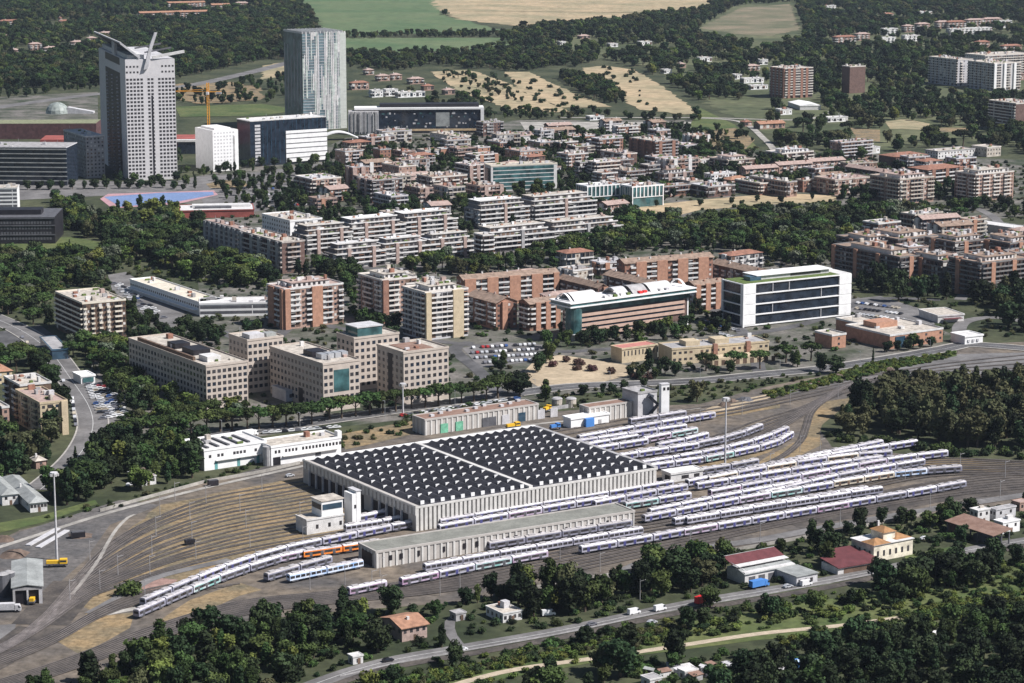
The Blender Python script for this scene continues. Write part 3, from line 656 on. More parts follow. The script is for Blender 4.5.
loco('track_machine', 'small yellow machine on the strip behind the depot', (513,429), 30, M_yelp, L=8)
loco('track_machine', 'yellow and red digger by the silos', (547,412), 60, M_yelp, L=6)
loco('rail_tractor', 'blue and grey rail tractor behind the depot corner', (555,430), 33, M_bluep, L=6)
# ------------------------------------------------------------ trains
M_tr = {'white': mat('train_white', (.37,.365,.43), .45, .15, grit=.2), 'grey': mat('train_grey', (.24,.24,.30), .5, .1), 'blue': mat('train_blue_white', (.30,.48,.78), .5, .5, .35, col2=(.72,.76,.84)),
        'orange': mat('train_orange', (.85,.26,.05), .5, .1), 'graf': mat('train_graffiti', (.48,.47,.55), .5, .1, .25, col2=(.40,.26,.38)), 'graf2': mat('train_graffiti_green', (.55,.56,.60), .5, .1, .3, col2=(.22,.45,.42)), 'beige': mat('train_beige', (.55,.49,.40), .5, .15)}
M_trr = [mat('train_roof_white', (.68,.655,.67), .6, .18, grit=.15), mat('train_roof_grey', (.46,.44,.46), .6, .2, grit=.2), mat('train_roof_drab', (.40,.38,.38), .7, .15)]  # third roof colour is a duller grey, also used for the roof boxes
M_blueline = mat('train_blue_band', (.07,.07,.20), .5, .1)
CAR = {}
def carmesh(kind, rf):
    if (kind, rf) in CAR: return CAR[(kind, rf)]
    L = 17.5; w = 1.42; m = M_tr[kind]; r = M_trr[rf]; out = {}
    mb = MB(); mb.prism([(-w,.85),(w,.85),(w+.03,2.2),(w-.08,3.15),(-w+.08,3.15),(-w-.03,2.2)], -L/2, L/2, m, 'x'); out['carriage'] = mb.mesh('carriage')
    mb = MB(); mb.prism([(-w+.06,3.16),(w-.06,3.16),(w-.35,3.5),(0,3.65),(-w+.35,3.5)], -L/2+.1, L/2-.1, r, 'x'); mb.box(-7,-4,-.8,.8,3.5,3.95,M_trr[2]).box(4,7,-.8,.8,3.5,3.95,M_trr[2]).box(-1.2,1.2,-.7,.7,3.5,3.85,M_trr[1]); out['roof'] = mb.mesh('carriage_roof')
    out['underframe'] = MB().box(-7.6,-4.6,-1.2,1.2,.25,.84,M_dgrey).box(4.6,7.6,-1.2,1.2,.25,.84,M_dgrey).box(-3.4,3.4,-1.1,1.1,.4,.84,M_dgrey).mesh('underframe')
    out['window'] = MB().box(-1.05,1.05,-w-.05,w+.05,1.6,2.7,M_win).mesh('carriage_window')
    out['door'] = MB().box(-.65,.65,-w-.06,w+.06,.95,2.75,M_blueline if kind == 'white' else M_shut if kind == 'beige' else M_dgrey).mesh('carriage_door')
    out['end_window'] = MB().box(L/2-.05,L/2+.06,-1.0,1.0,1.9,2.8,M_black).mesh('end_window')
    CAR[(kind, rf)] = out; return out
def train(label, px, kinds, rf=0, n=None, style='m', group='metro trains stabled in the yard'):
    line = spline([G(*p) for p in px], 2.0); cum = [0]
    for a, c in zip(line, line[1:]): cum.append(cum[-1]+math.dist(a, c))
    tot = cum[-1]; n = n or max(1, round(tot/18.1)); pitch = 18.1
    def at(d):
        d = max(0, min(tot-.01, d)); i = int(np.searchsorted(cum, d, side='right'))-1; t = (d-cum[i])/(cum[i+1]-cum[i])
        return np.array(line[i])*(1-t)+np.array(line[i+1])*t
    c0 = at(tot/2); e = empty('metro_train', (c0[0], c0[1], 0)); tag(e, label, 'train', group)
    st = (tot-n*pitch)/2
    for k in range(n):
        d0, d1 = st+k*pitch+2.5, st+(k+1)*pitch-2.5; a, c = at(d0), at(d1)
        if d0 < 0: a = at(0)+(at(2)-at(0))/2*d0 if tot > 2 else a
        if d1 > tot: c = at(tot)+(at(tot)-at(tot-2))/2*(d1-tot)
        mid = (a+c)/2; ang = math.atan2(c[1]-a[1], c[0]-a[0])
        kd = kinds[k % len(kinds)]; M = carmesh(kd, (rf if rf else random.choice([0, 0, 0, 1])) if isinstance(rf, int) else rf[k % len(rf)])
        o = link('carriage', M['carriage'], e, (mid[0]-c0[0], mid[1]-c0[1], .42), rz=ang)
        if len(set(kinds)) > 1: o['label'] = {'white':'white carriage','grey':'dusty grey carriage','blue':'blue and white carriage','orange':'orange carriage','graf':'carriage with purple graffiti','graf2':'carriage with green graffiti','beige':'beige carriage'}[kd]
        link('roof', M['roof'], o); link('underframe', M['underframe'], o)
        for x in (-7.2,-3.9,-2.2,1.5,3.2,6.8) if style == 'm' else [-7.5+2.5*q for q in range(7)]: link('window', M['window'], o, (x, 0, 0))
        if style == 'm':
            for x in (-5.5, -.4, 5.0): link('door', M['door'], o, (x, 0, 0))
        if k == n-1: link('end_window', M['end_window'], o)
        if k == 0: link('end_window', M['end_window'], o, rz=math.pi)
    return e
train('long curving train with dusty roofs nearest the grass, its grey end bottom left', [(134,620.5),(187,597),(235,578),(294,560),(318,556.5)], ['grey','grey','graf2','grey','grey','graf','white'], rf=[1,1,1,0,0,0])
train('orange train half hidden by the left end of the long shed', [(323,556.5),(340,554),(360,551)], ['orange'], rf=0, n=2)
train('curving train directly behind the one with the grey end, dark front', [(147,606),(200,583.5),(240,568),(290,553.5),(340,543),(378,535),(420,527.5)], ['grey','grey','white','white'], rf=[1,1,0,0,0,0])
train('short white train with dark windows entering the depot by the control building', [(347,533),(380,528),(414,522)], ['white'], style='w')
train('white train parked just behind the one entering the depot', [(357,524),(392,517)], ['white'])
train('dark grey train left of the blue and white one', [(261,584),(294,574.5),(335,563)], ['grey'], rf=2)
train('two-car blue and white train in the open yard', [(290,583),(360,568.5)], ['blue'], n=2, style='w')
train('single carriage with purple graffiti beside the trees', [(347,597),(386.5,589)], ['graf'], n=1)
train('nearest train in the row beside the trees, with a red and green scrawled car', [(402,587),(442,579),(480,571),(545,559)], ['graf','white','graf2'])
train('white train beside the service road, between the scrub trees and the shed end', [(582,554.5),(651,543),(683,537)], ['white'])
train('white train along the service road, right of the shed', [(685,537),(740,527.5),(845,509.5)], ['graf','white','white','white'])
train('white train at the far right end beside the service road', [(847,509),(905,499),(961,489)], ['white','grey'])
train('six-car white train with dark square windows in front of the long shed', [(429,572),(520,556),(637,536)], ['white'], style='w', n=6)
train('dusty train pressed against the front of the long shed', [(490,550.5),(560,539),(629,528)], ['grey'], rf=2)
train('white-roofed train in the gap between depot and long shed', [(446,532),(530,517),(600,505),(697,500)][:3], ['white','white','graf'])
train('train hugging the front wall of the depot', [(437,528),(520,513.5),(600,500),(674,488)], ['white'])
train('white train whose end stands right of the long shed', [(616,512),(660,505),(698,499)], ['graf2','white'])
train('train behind the one ending right of the long shed', [(590,510),(640,500),(690,491)], ['white'])
train('six-car white train with blue bands in the middle of the open rows', [(646,523),(737,505.5),(829,490)], ['white','white','white','graf','graf2','white'], n=6)
train('white train just behind the six-car one with blue bands', [(650,517),(740,499),(800,488)], ['white'])
train('beige and blue train continuing the middle row to the right', [(834,488.5),(890,479.5),(925,475.5),(959,473)], ['beige','beige','blue','grey'], rf=[0,0,1,2])
train('train of dark windowed cars in the second row from the service road', [(672,527),(760,512),(868,494)], ['white'], style='w')
train('train with a white end face in front of the dark windowed cars', [(690,525),(780,510),(877,495)], ['white','white','grey'], style='w')
train('two-car dusty train standing alone at the head of the open rows', [(698,476.5),(727,472),(758,466)], ['grey'], rf=2, n=2)
train('train reaching farthest back in the open rows on the right', [(750,475),(815,461),(882,447)], ['white'])
train('long white train second from the back of the open rows', [(686,488),(760,473.5),(833,460),(917,447)], ['white','white','grey'])
train('long white train third from the back of the open rows', [(690,492),(760,481),(830,470),(887,462)], ['white'])
train('bright white train whose square end faces the bushes on the right', [(712,497.5),(800,481.5),(887,465.5),(944,458)], ['graf','white','white','graf','white'])
train('low train half hidden behind the middle row on the right', [(760,500),(840,481),(920,467)], ['white','grey'])
train('beige-roofed train between the bright rows', [(700,486),(780,471),(850,461),(900,457)], ['beige','white'], rf=[0,1])
train('two-car train farthest back beside the slim white tower', [(629,426),(685.5,417.5)], ['grey'], rf=1, n=2)
train('five-car train second from the slim white tower', [(575,443.5),(650,430),(717,418.5)], ['white'])
train('train just before the five-car train by the depot corner', [(572,448),(625,440),(681,432)], ['white'])
train('two-car train with purple and green graffiti', [(643.5,444.5),(696,434.5)], ['graf','graf2'], n=2)
train('short white train close to the depot roof corner', [(590,455),(645.5,446)], ['white'])
train('train shading the one close to the depot roof corner', [(578,452),(640,441)], ['white','grey'])
train('short dusty train in the curving rows', [(624,461),(681,452.5)], ['white'], n=3)
train('dusty train bending towards the floodlight mast', [(640,457),(700,448.5),(735,440.5),(758,432)], ['grey'], rf=1)
train('inner white train on the long bend by the mast', [(640,469),(706,457.5),(755,446),(788,433)], ['white'])
train('outer white train on the long bend by the mast, with a green scrawl', [(648,472),(708,463),(768,450),(789,440)], ['white','white','graf2','white'])
train('train peeking from behind the dusty bending one', [(650,452),(690,444),(712,438)], ['white'])
# ------------------------------------------------------------ near and middle town
hw = (2.0, 1.9); HC = [M_win, M_win, M_glass]
def hotel(label, F, h, xl, xr, nb_r, nb_l, dz=1.6):
    b = Bld('office_building', label, 'office building', F, h, xl, xr, yaw=34, group='beige offices with square windows')
    b.body(M_beige); b.facade('R', 'w', nb=nb_r, wsz=hw, cells=HC, fl=3.4, z0=dz, top=1.3); b.facade('L', 'w', nb=nb_l, wsz=hw, cells=HC, fl=3.4, z0=dz, top=1.3)
    b.flat(M_roofbeige, M_beige, .3); return b
b = hotel('longest beige office block with a dark ventilated roof, leftmost of the five', (206,367), 23, 128.7, 247.5, 8, 24)
b.box('roof_screen', 1.5, 3, 18, b.d-8, 23.2, 25.2, M_shut)
for x, y, w_, d_ in ((8,30,10,14),(8,52,9,10)): b.box('cooling_plant', x, x+w_, y, y+d_, 23.15, 26, M_black)
b.box('stair_head', 6, 14, 10, 20, 23.15, 26, M_offw); b.flush()
b = hotel('narrow tall beige office block behind the longest one', (247.4,341), 29, 228.7, 283, 7, 5)
b.box('roof_plant', 3, 12, 3, 12, 29.2, 31.5, M_lgrey); b.box('roof_plant', 14, 20, 4, 10, 29.2, 31, M_sheet); b.flush()
b = hotel('beige office block with one big dark glass square on its sunny face', (323,365), 25.5, 269.7, 359.5, 7, 15)
b.cubes = [c for c in b.cubes if not (c[4] < 0 and b.w*.30 < c[2] < b.w*.70 and 10 < c[6] < 22)]
b.box('glass_panel', b.w*.29, b.w*.71, -.12, .1, 10.2, 22, M_glassg); b.box('glass_strip', -.12, .1, b.d*.38, b.d*.46, 1, 9, M_black)
for k in range(4): b.box('roof_fan', 6+k*4.2, 9.5+k*4.2, 12, 18, 25.7, 28.4, M_steel)
b.box('cooling_plant', 5, 14, 20, 30, 25.7, 28.5, M_black); b.flush()
b = hotel('beige office block with a black vertical slot, rightmost of the five', (403.5,353.5), 28, 377, 448.5, 8, 6)
b.box('glass_strip', -.12, .1, b.d*.42, b.d*.58, 1, 26, M_black); b.box('roof_well', 5, b.w-7, 4, b.d-4, 28.16, 28.5, M_rust); b.flush()
b = hotel('beige office block with a pale glass penthouse on top', (354,339), 29, 336.7, 399, 8, 4)
b.box('glass_penthouse', 4, b.w-9, 3, b.d-3, 29.2, 34, M_glassg); b.box('penthouse_roof', 3.6, b.w-8.6, 2.6, b.d-2.6, 34, 34.6, M_lgrey); b.flush()
b = hall('annex', 'low grey annex between the two beige offices', (286,391), 6, xl=272, xr=300, yaw=34, wall=M_lgrey, roofm=M_grey)
for k in range(4): b.box('window', 2+k*3, 4+k*3, -.1, .1, 2, 4, M_win)
b = hall('annex', 'low dark-roofed link beside the office with the black slot', (415,391), 6, xl=408, xr=436, yaw=34, wall=M_grey, roofm=M_dgrey)
BAL = mat('balcony_cream', (.66,.60,.50), .7, .08)
b = condo('balcony_block', 'beige block wrapped in rows of rounded cream balconies, with orange roof sheds', (82.5,304), 23, 55.5, 125.5, M_shut, 'bb', 'bwbwbwbwb', yaw=30, par=BAL, acc=BAL, bay=2.6, clutter=1.6, seed=5)
condo('apartment_block', 'yellow block with red-brown top floor on the avenue bend', (40,404), 17, 15.5, 67, M_yell, 'wbbw', 'wbwwp', yaw=30, acc=M_yell, par=M_yell, rm=M_tilep, clutter=1.4)
condo('apartment_block', 'pale-roofed block behind the yellow one at the left', (20,386), 18, 4, 51, M_shut, 'wbbw', 'wbbw', yaw=30)
condo('apartment_block', 'grey block cut by the left edge beside the avenue trees', (2,408), 12, -16, 9, M_pink, 'w', 'w', yaw=30)
condo('house', 'orange-roofed house at the left edge above the avenue', (-4,372), 7, -20, 12, M_yell, 'w', 'w', roof='hip', rm=M_tileo, yaw=30, cat='house', group=None)
# long white S-shaped building
b = Bld('shopping_building', 'long low white building turning a corner, flat roof with beige terraces', 'shopping building', (199,303), 8, xl=130, wid=17, yaw=33)
b.body(M_white); b.flat(mat('roof_cream', (.62,.56,.46), .8, .12, .2), M_white, .6); b.facade('L', 'w', bay=3.2, wsz=(1.7,1.3), cells=[M_win], fl=4, z0=3.2, top=.6)
b.box('long_awning', -2.4, -.1, 2, b.d-2, 2.9, 3.3, M_white); b.flush()
b = Bld('shopping_building', 'white wing of the long low building running right towards the pines', 'shopping building', (199.5,304.5), 8, xr=275, dep=20, yaw=6)
b.body(M_white); b.flat(M_offw, M_white, .5); b.facade('R', 'g', bay=5, cells=[M_dgrey], fl=3.6, z0=.8); b.flush()
P1 = dict(par=mat('balcony_white', (.66,.62,.58), .7, .08))
condo('apartment_block', 'brown-pink block with stepped brick front and terracotta terraces', (284,290), 25, 267, 343, M_pink, 'pbbp', 'pbbwbp', acc=M_orange, par=M_offw, rm=M_tilep, clutter=1.6, pent=.18)
condo('apartment_block', 'tall block with one brick corner pier and white balconies', (382,281), 27, 358, 416.5, M_pink, 'bbwb', 'pbbwbb', acc=M_brick, clutter=1.6, pent=.2, **P1)
condo('apartment_block', 'tall block with pale yellow corner piers and white balconies', (425,293.5), 29, 402.5, 468, M_lgrey, 'bbbw', 'pbbbbp', acc=M_yell, clutter=1.6, pent=.2, **P1)
A = dict(cells=[M_win, M_shutw, M_win, M_shut])
condo('brick_block', 'long brick block with brown pitched roof and orange piers, left of the curved glass roof', (464,280), 18, None, 558.5, M_brick, 'w', 'ppbbppbb', yaw=25, dep=12, roof='gable', acc=M_orange, rise=2.2, chim=7, **A)
condo('brick_block', 'brick block with its gable end towards the viewer, beside the yellow-piered tower', (496,303), 17, 467, 517, M_brick, 'bbwb', 'wpw', yaw=33, roof='gable', axis='y', acc=M_orange, rise=3, ends=M_orange, **A)
condo('brick_block', 'short brick block with two orange piers left of the glass cylinder', (530,304), 17, 519, 559.5, M_brick, 'bb', 'bpbp', yaw=33, roof='gable', acc=M_orange, rise=2, **A)
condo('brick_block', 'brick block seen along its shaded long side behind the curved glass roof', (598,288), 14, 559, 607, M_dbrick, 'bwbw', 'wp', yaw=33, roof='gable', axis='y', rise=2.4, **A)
condo('brick_block', 'longest brick block with brown roof, orange piers and white balconies in the centre', (625,263.5), 21, None, 713, M_brick, 'w', 'wbppbbpp', yaw=25, dep=12, roof='gable', acc=M_orange, rise=2.2, chim=8, **A)
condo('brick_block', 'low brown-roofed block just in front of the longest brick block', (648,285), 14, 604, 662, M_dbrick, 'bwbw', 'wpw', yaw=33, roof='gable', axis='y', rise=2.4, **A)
condo('brick_block', 'brown-roofed block touching the left side of the white-framed office', (695,285.5), 17, 685, 724.5, M_brick, 'bw', 'pbpbp', yaw=33, roof='gable', acc=M_orange, rise=2, **A)
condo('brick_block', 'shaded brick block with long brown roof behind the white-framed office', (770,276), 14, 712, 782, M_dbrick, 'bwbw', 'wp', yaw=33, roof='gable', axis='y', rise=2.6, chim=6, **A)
# curved-roof office with terracotta bands
b = Bld('glass_office', 'office with arched white roof, glass cylinder and terracotta bands', 'office building', (571,303.5), 24, dep=20, xr=694, yaw=36)
TB = mat('terracotta_band', (.50,.35,.28), .75, .08); w_, d_ = b.w, b.d
b.box('wall', 9, w_-4, 2.5, d_, 3.5, 18, M_dbrick)
for k in range(5):
    z = 2.2+k*3.1; e_ = w_-6 if k > 1 else w_*(.62 if k == 0 else .8)
    b.box('wall_band', 8.2, e_, 1.6, d_-1, z, z+1.75, TB); b.box('window', 8.8, e_-.6, 2.2, d_-1.5, z+1.75, z+3.1, M_glass)
b.box('upper_glazing', 4, w_-2, 1.6, d_-.5, 17.7, 21.2, M_glassg)
b.box('roof_slab', -1.5, w_+1, -1.6, d_, 21.2, 22.0, M_white); b.box('terrace_glazing', -.8, w_+.4, -.9, d_-.8, 22.0, 23.6, M_glassg); b.box('roof_slab', -1.5, w_+1, -1.6, d_, 23.6, 24.2, M_white)
b.mesh('glass_cylinder', MB().cyl(5, 4, 5, 21.2, 5.2, M_glassg, 20)); b.mesh('cylinder_foot', MB().cyl(5, 4, 0, 4.6, 1.2, M_lgrey, 8).cyl(5, 4, 4.4, 5.0, 5.6, M_white, 20))
for x in (w_-7, w_-3): b.box('column', x, x+.9, 2.6, 3.5, 0, 17.7, M_white)
def vault(x0, x1, m, name='roof_vault'):
    pr = []; n = 9
    for i in range(n+1):
        t = i/n; pr.append((2.5+t*(d_-4), 24.2+4.4*math.sin(math.pi*t)))
    low = [(p[0], p[1]-.35) for p in reversed(pr)]
    b.mesh(name, MB().prism(pr+low, x0, x1, m, 'x'))
vault(2, 3.6, M_white, 'roof_arch'); vault(5, 24, M_offw); vault(38, 47, M_lgrey); vault(50, 62, M_grey); vault(64, w_-14, M_offw); vault(w_-5, w_-3.4, M_white, 'roof_arch')
for k, (x, m) in enumerate(((27,M_offw),(31,M_lgrey),(34,M_terr),(40,M_offw),(54,M_redp),(58,M_redp),(70,M_offw),(45,M_terr),(75,M_lgrey))): b.cube('roof_unit', x, x+2.6, 1.2+k%2, 4+k%2, 24.2, 25.6, m)
b.flush()
# white-framed office
b = Bld('glass_office', 'white-framed office with dark glass bands and a green roof', 'office building', (743.5,284.3), 27.5, xl=721.7, xr=851.6, yaw=30)
w_, d_ = b.w, b.d; b.box('glass_body', .9, w_-.9, .9, d_-.9, 1, 26.3, M_glass)
nf = 4; fh = 26/nf
for k in range(nf+1):
    z = 1+k*fh; b.mesh('floor_edge', MB().box(0, w_, 0, d_, z-.35, z+.35, M_white))
pn = w_*.112
for x0, x1 in ((0, pn), (w_-pn, w_)):
    for k in range(nf): b.box('wall_panel', x0-.08, x1+.08, -.12, d_*.12, 1+k*fh+.5, 1+(k+1)*fh-.3, M_white)
b.box('corner_post', -.15, .9, d_-1.2, d_+.1, 0, 27.5, M_white); b.box('corner_post', -.15, .9, -.3, .8, 0, 27.5, M_white)
for x, k0 in ((.27,0),(.27,2),(.72,1),(.72,3),(.42,0)): b.cube('mullion', w_*x, w_*x+.35, .3, .95, 1+(3-k0)*fh, 1+(4-k0)*fh, M_lgrey)
b.box('green_roof', 1, w_-pn, 1, d_-1, 27.3, 27.6, M_terr); b.box('roof', w_-pn, w_-.2, .2, d_-.2, 27.3, 27.65, M_offw)
b.box('penthouse', w_*.2, w_*.86, d_*.35, d_-1.5, 27.6, 30.2, M_lgrey); b.box('penthouse_roof', w_*.18, w_*.88, d_*.3, d_-1, 30.2, 30.6, M_white)
b.box('penthouse_window', w_*.5, w_*.78, d_*.35-.1, d_*.35+.1, 28.2, 29.8, M_win); b.box('roof_dome', w_*.12, w_*.22, d_*.3, d_*.6, 27.6, 30, M_glassb); b.flush()
# school quarter
b = hall('school_hall', 'red-roofed low hall with slit windows before the banded office', (622,349), 8.5, xl=611, xr=657.5, yaw=33, wall=M_yell, roofm=mat('faded_red_roof', (.46,.19,.16), .8, .1), cat='hall')
for k in range(11): b.cube('window', 1.5+k*2.6, 2.3+k*2.6, -.08, .1, 4, 7, M_win)
b.flush()
b = Bld('school', 'long cream school with pierced porch behind the umbrella pines', 'school', (672,349.7), 9, dep=18, xr=769, yaw=22)
b.body(M_yell); b.flat(M_grey, M_yell, .3); b.facade('R', 'wwwwswwwwws', bay=3.4, wsz=(1.8,1.4), cells=[M_win,M_shut,M_win], fl=3.6); b.flush()
for x in (.18, .48): b.box('roof_drum', b.w*x, b.w*x+9, 5, 14, 9.1, 12, M_yell)
for x in (.42, .76): b.box('stair_tower', b.w*x, b.w*x+2.6, -1, 1, 0, 10.4, M_brick)
b.box('porch', b.w*.32, b.w*.86, -12, -1.2, 0, 4.2, M_yell)
for k in range(9): b.box('porch_opening', b.w*.34+k*4.6, b.w*.34+k*4.6+2.4, -12.1, -11.9, .3, 3.2, M_shut)
for nm, F, h, xl, xr, lb in (('brick_institute', (832,336), 8, 815, 846, 'left wing of the red-brick institute with pale flat roofs'), ('brick_institute', (890,336), 8, 846, 943, 'main wing of the red-brick institute with a glass entrance'), ('brick_institute', (858,324), 8, 836, 880, 'rear wing of the red-brick institute')):
    b = Bld(nm, lb, 'institute', F, h, xl, xr, yaw=33, group='wings of the brick institute'); b.body(M_orange); b.flat(M_roofbeige, M_offw, .25)
    b.facade('R', 'sws', bay=4, wsz=(1.6,1.4), cells=[M_win]); b.flush()
    if 'main' in lb: b.box('glass_entrance', b.w*.1, b.w*.28, -.4, .1, 0, 7, M_glassb); b.box('roof_block', b.w*.2, b.w*.6, b.d*.55, b.d*.85, 8.1, 11.5, M_orange)
b = hall('white_shed', 'small white shed near the street bend right of the brick institute', (965,336.7), 5, xl=951, xr=983, yaw=28, wall=M_white, roofm=M_offw, cat='shed')
for k in range(3): b.box('window', 2+k*3.4, 3.6+k*3.4, -.5, .1, 1.5, 3, M_lgrey)
b = hall('low_restaurant', 'low flat-roofed building half under the trees above the brick institute', (938,316), 4.5, xl=919, xr=964, yaw=20, wall=M_offw, roofm=M_roofbeige)
b.box('terrace_awning', 3, b.w-3, -4, -.5, 2.6, 2.9, M_redr)
b = hall('kiosk', 'small white pavilion by the car park on the avenue', (81,376.5), 4.5, xl=73, xr=95, yaw=30, wall=M_white, roofm=M_white, cat='pavilion')
b.box('window', 1, b.w-1, -.5, .1, 1, 3.4, M_glassg)
b = hall('blue_pavilion', 'dark pavilion with a blue and glass front below the balcony block', (52,350), 6, xl=40, xr=68, yaw=20, wall=M_glassb, roofm=M_grey, cat='pavilion')
# dark dense quarter on the right
dk = dict(par=mat('balcony_grey_shaded', (.19,.18,.175), .8, .15), group='dense dark apartment blocks on the right', clutter=2.6, rm=M_tileb)  # parapet colour darkened so that it holds the balcony shadows
for (F, h, xl, xr, lb) in (((900,258),20,833,925,'dark block with the longest shaded side, nearest the white-framed office'), ((943,262),19,905,957,'dark block with an orange corner pier and terraces'), ((982,264),23,949,1032,'dark corner block whose balconies wrap round, at the right edge'),
                          ((898,240),17,858,942,'rear dark block with pink roof terraces'), ((955,243),18,925,992,'dark block with white penthouses behind the corner block'), ((1010,244),18,975,1050,'rear dark block cut by the right edge'), ((872,243),15,836,898,'small terraced block left behind the dark quarter')):
    condo('apartment_block', lb, F, h, xl, xr, M_dbrick, 'bbbbbp', 'bbpbb', acc=M_orange, pent=.2, **dk)
b = hall('long_low_building', 'long low white-roofed building above the dark quarter on the right', (1040,232), 6, xl=968, wid=16, yaw=40, wall=M_grey, roofm=M_offw)
# reddish quarter, upper right
rq = dict(par=mat('balcony_pale', (.62,.57,.52), .8, .1), clutter=1.8, group='apartment blocks above the green belt')
condo('apartment_block', 'rounded block with bands of pale balconies above the green belt', (900,180), 21, 870, 934, M_pink, 'bbbbwb', 'bbwbb', rm=M_tilep, pent=.15, acc=M_brick, **rq)
condo('apartment_block', 'rightmost block with bands of pale balconies and a terrace roof', (975.7,175), 23, 955, 1014, M_pink, 'bbwb', 'bwbbwb', rm=M_roofbeige, pent=.15, acc=M_brick, **rq)
condo('apartment_block', 'block with large red tiled roof behind the rounded one', (896,157), 13, 879, 928, M_dbrick, 'w', 'wbwb', roof='hip', rm=M_tile, **rq)
condo('apartment_block', 'red-roofed block with brick loggias between the two banded ones', (928,170), 15, 908, 965, M_dbrick, 'w', 'bpbb', roof='hip', rm=M_tile, acc=M_brick, **rq)
condo('apartment_block', 'low flat beige building right of the red tiled roof', (938,152), 7, 925, 975, M_offw, 'w', 'w', rm=M_roofbeige, **{**rq, 'clutter': .5})
condo('apartment_block', 'small flat-roofed beige building near the forest edge', (987,148), 9, 972, 1001, M_roofbeige, 'w', 'w', rm=M_roofbeige, **{**rq, 'clutter': .3})
condo('apartment_block', 'wide block with cream terrace roof below the forest slope', (782,154), 10, 765.8, 813.5, M_dbrick, 'bwb', 'bbwbb', pent=.2, **rq)
condo('apartment_block', 'upright block with striped balconies alone before the trees', (841,143), 17, 830, 873, M_pink, 'wpw', 'bbbb', acc=M_pink, **rq)
for (x0, x1, y, lb) in ((746,778,169,'left end of the long row of pink tiled roofs'), (779,812,165,'middle of the long row of pink tiled roofs'), (812,845,161.5,'right part of the long row of pink tiled roofs')):
    condo('row_house', lb, (x0,y), 11, None, x1, M_pink, 'w', 'wbwb', yaw=26, dep=12, roof='gable', rm=M_tilep, rise=2, group='long row of pink tiled roofs', cat='row house')
condo('row_house', 'pink-roofed row turning downhill towards the rounded block', (889,173), 12, 846, 897, M_dbrick, 'bwb', 'w', yaw=33, roof='gable', axis='y', rm=M_tilep, rise=2, group='long row of pink tiled roofs', cat='row house')
condo('apartment_block', 'brown terraced block with a pale end wall beside the dry meadow', (787,182.5), 13, 750, 797, M_pink, 'bbb', 'bw', rm=M_roofbeige, **rq)
condo('apartment_block', 'white-balconied block with blue awnings above the meadow', (835,180.5), 13, 814, 873, M_pink, 'bbw', 'bwbwb', rm=M_tilep, **rq)
condo('apartment_block', 'small brick block between the terraced and the white-balconied one', (803,181), 10, 796, 815, M_brick, 'w', 'wb', rm=M_tilep, **rq)
condo('apartment_block', 'flat brown block with cream roof at the foot of the dry slope', (728,161), 10, 708, 755, M_dbrick, 'bbw', 'bwb', pent=.2, **rq)
condo('apartment_block', 'low white block with parapets below the cream-roofed one', (711,175), 10, 704, 736, M_white, 'w', 'bwb', **rq)
condo('apartment_block', 'small house with a bright red hip roof above the meadow', (731,180), 8, 722, 750, M_pink, 'w', 'w', roof='hip', rm=M_tileo, **rq)
condo('apartment_block', 'second small red-roofed house beside the first', (750,169), 8, 742, 766, M_pink, 'w', 'w', roof='hip', rm=M_tile, **rq)
condo('apartment_block', 'pinkish block with cream terraces above the white columned office', (664,174), 13, 655, 693, M_pink, 'bw', 'bpbb', acc=M_tilep, pent=.2, **rq)
condo('apartment_block', 'tall brick block with white balconies on its right half', (655,142), 20, 630, 678, M_brick, 'wpw', 'bpbb', acc=M_brick, **rq)
condo('apartment_block', 'dark brick block with stacked loggias before the tall brick one', (655,158), 15, 645, 672, M_dbrick, 'bb', 'bpb', acc=M_dbrick, **rq)
condo('apartment_block', 'grey-brown stepped block with orange end wall', (623,154.5), 15, 600, 637, M_dbrick, 'bwbw', 'wpw', acc=M_orange, **rq)
condo('apartment_block', 'long low brick block bordering the meadow', (664,187), 9, None, 692, M_brick, 'w', 'bbb', dep=12, acc=M_brick, **rq)
condo('apartment_block', 'low shaded brick block at the meadow corner', (708,187.5), 9, 688, 735, M_dbrick, 'bb', 'bbwb', **rq)
condo('apartment_block', 'brick terraces right of the meadow corner block', (760,184), 10, 735, 778, M_brick, 'bb', 'bwbb', **rq)
# offices with white columns
for F, xl, xr, lb in (((587,187),576,620,'left one of two dark offices with white columns under the roof'), ((632,187.5),620,663.5,'right one of two dark offices with white columns under the roof')):
    b = Bld('columned_office', lb, 'office building', F, 17, xl, xr, yaw=30, group='dark offices with white columns'); b.body(M_glassg); b.flat(M_lgrey, M_white, 1.6)
    for k in range(9): b.cube('column', k*(b.w-.9)/8, k*(b.w-.9)/8+.9, -.5, .05, 8.5 if 0 < k < 8 else 0, 17, M_white)
    b.box('floor_edge', 0, b.w, -.45, .05, 7.9, 8.5, M_white)
    for k in range(5): b.cube('column', -.5, .05, 2+k*(b.d-4)/4, 2.8+k*(b.d-4)/4, 8.5, 17, M_offw)
    b.flush()
b = Bld('glass_office', 'dark green glass office slab with a cream frame in the middle of town', 'office building', (491,166.5), 22, xl=484.5, xr=557, yaw=20); b.body(M_offw)
for k in range(6): b.box('window', 2, b.w-3, -.15, .1, 1+k*3.5, 3.6+k*3.5, M_glassg)
b.box('window', -.12, .1, 2, b.d-2, 1, 20, M_glass); b.flat(M_roofbeige, BAL, .6); b.flush()
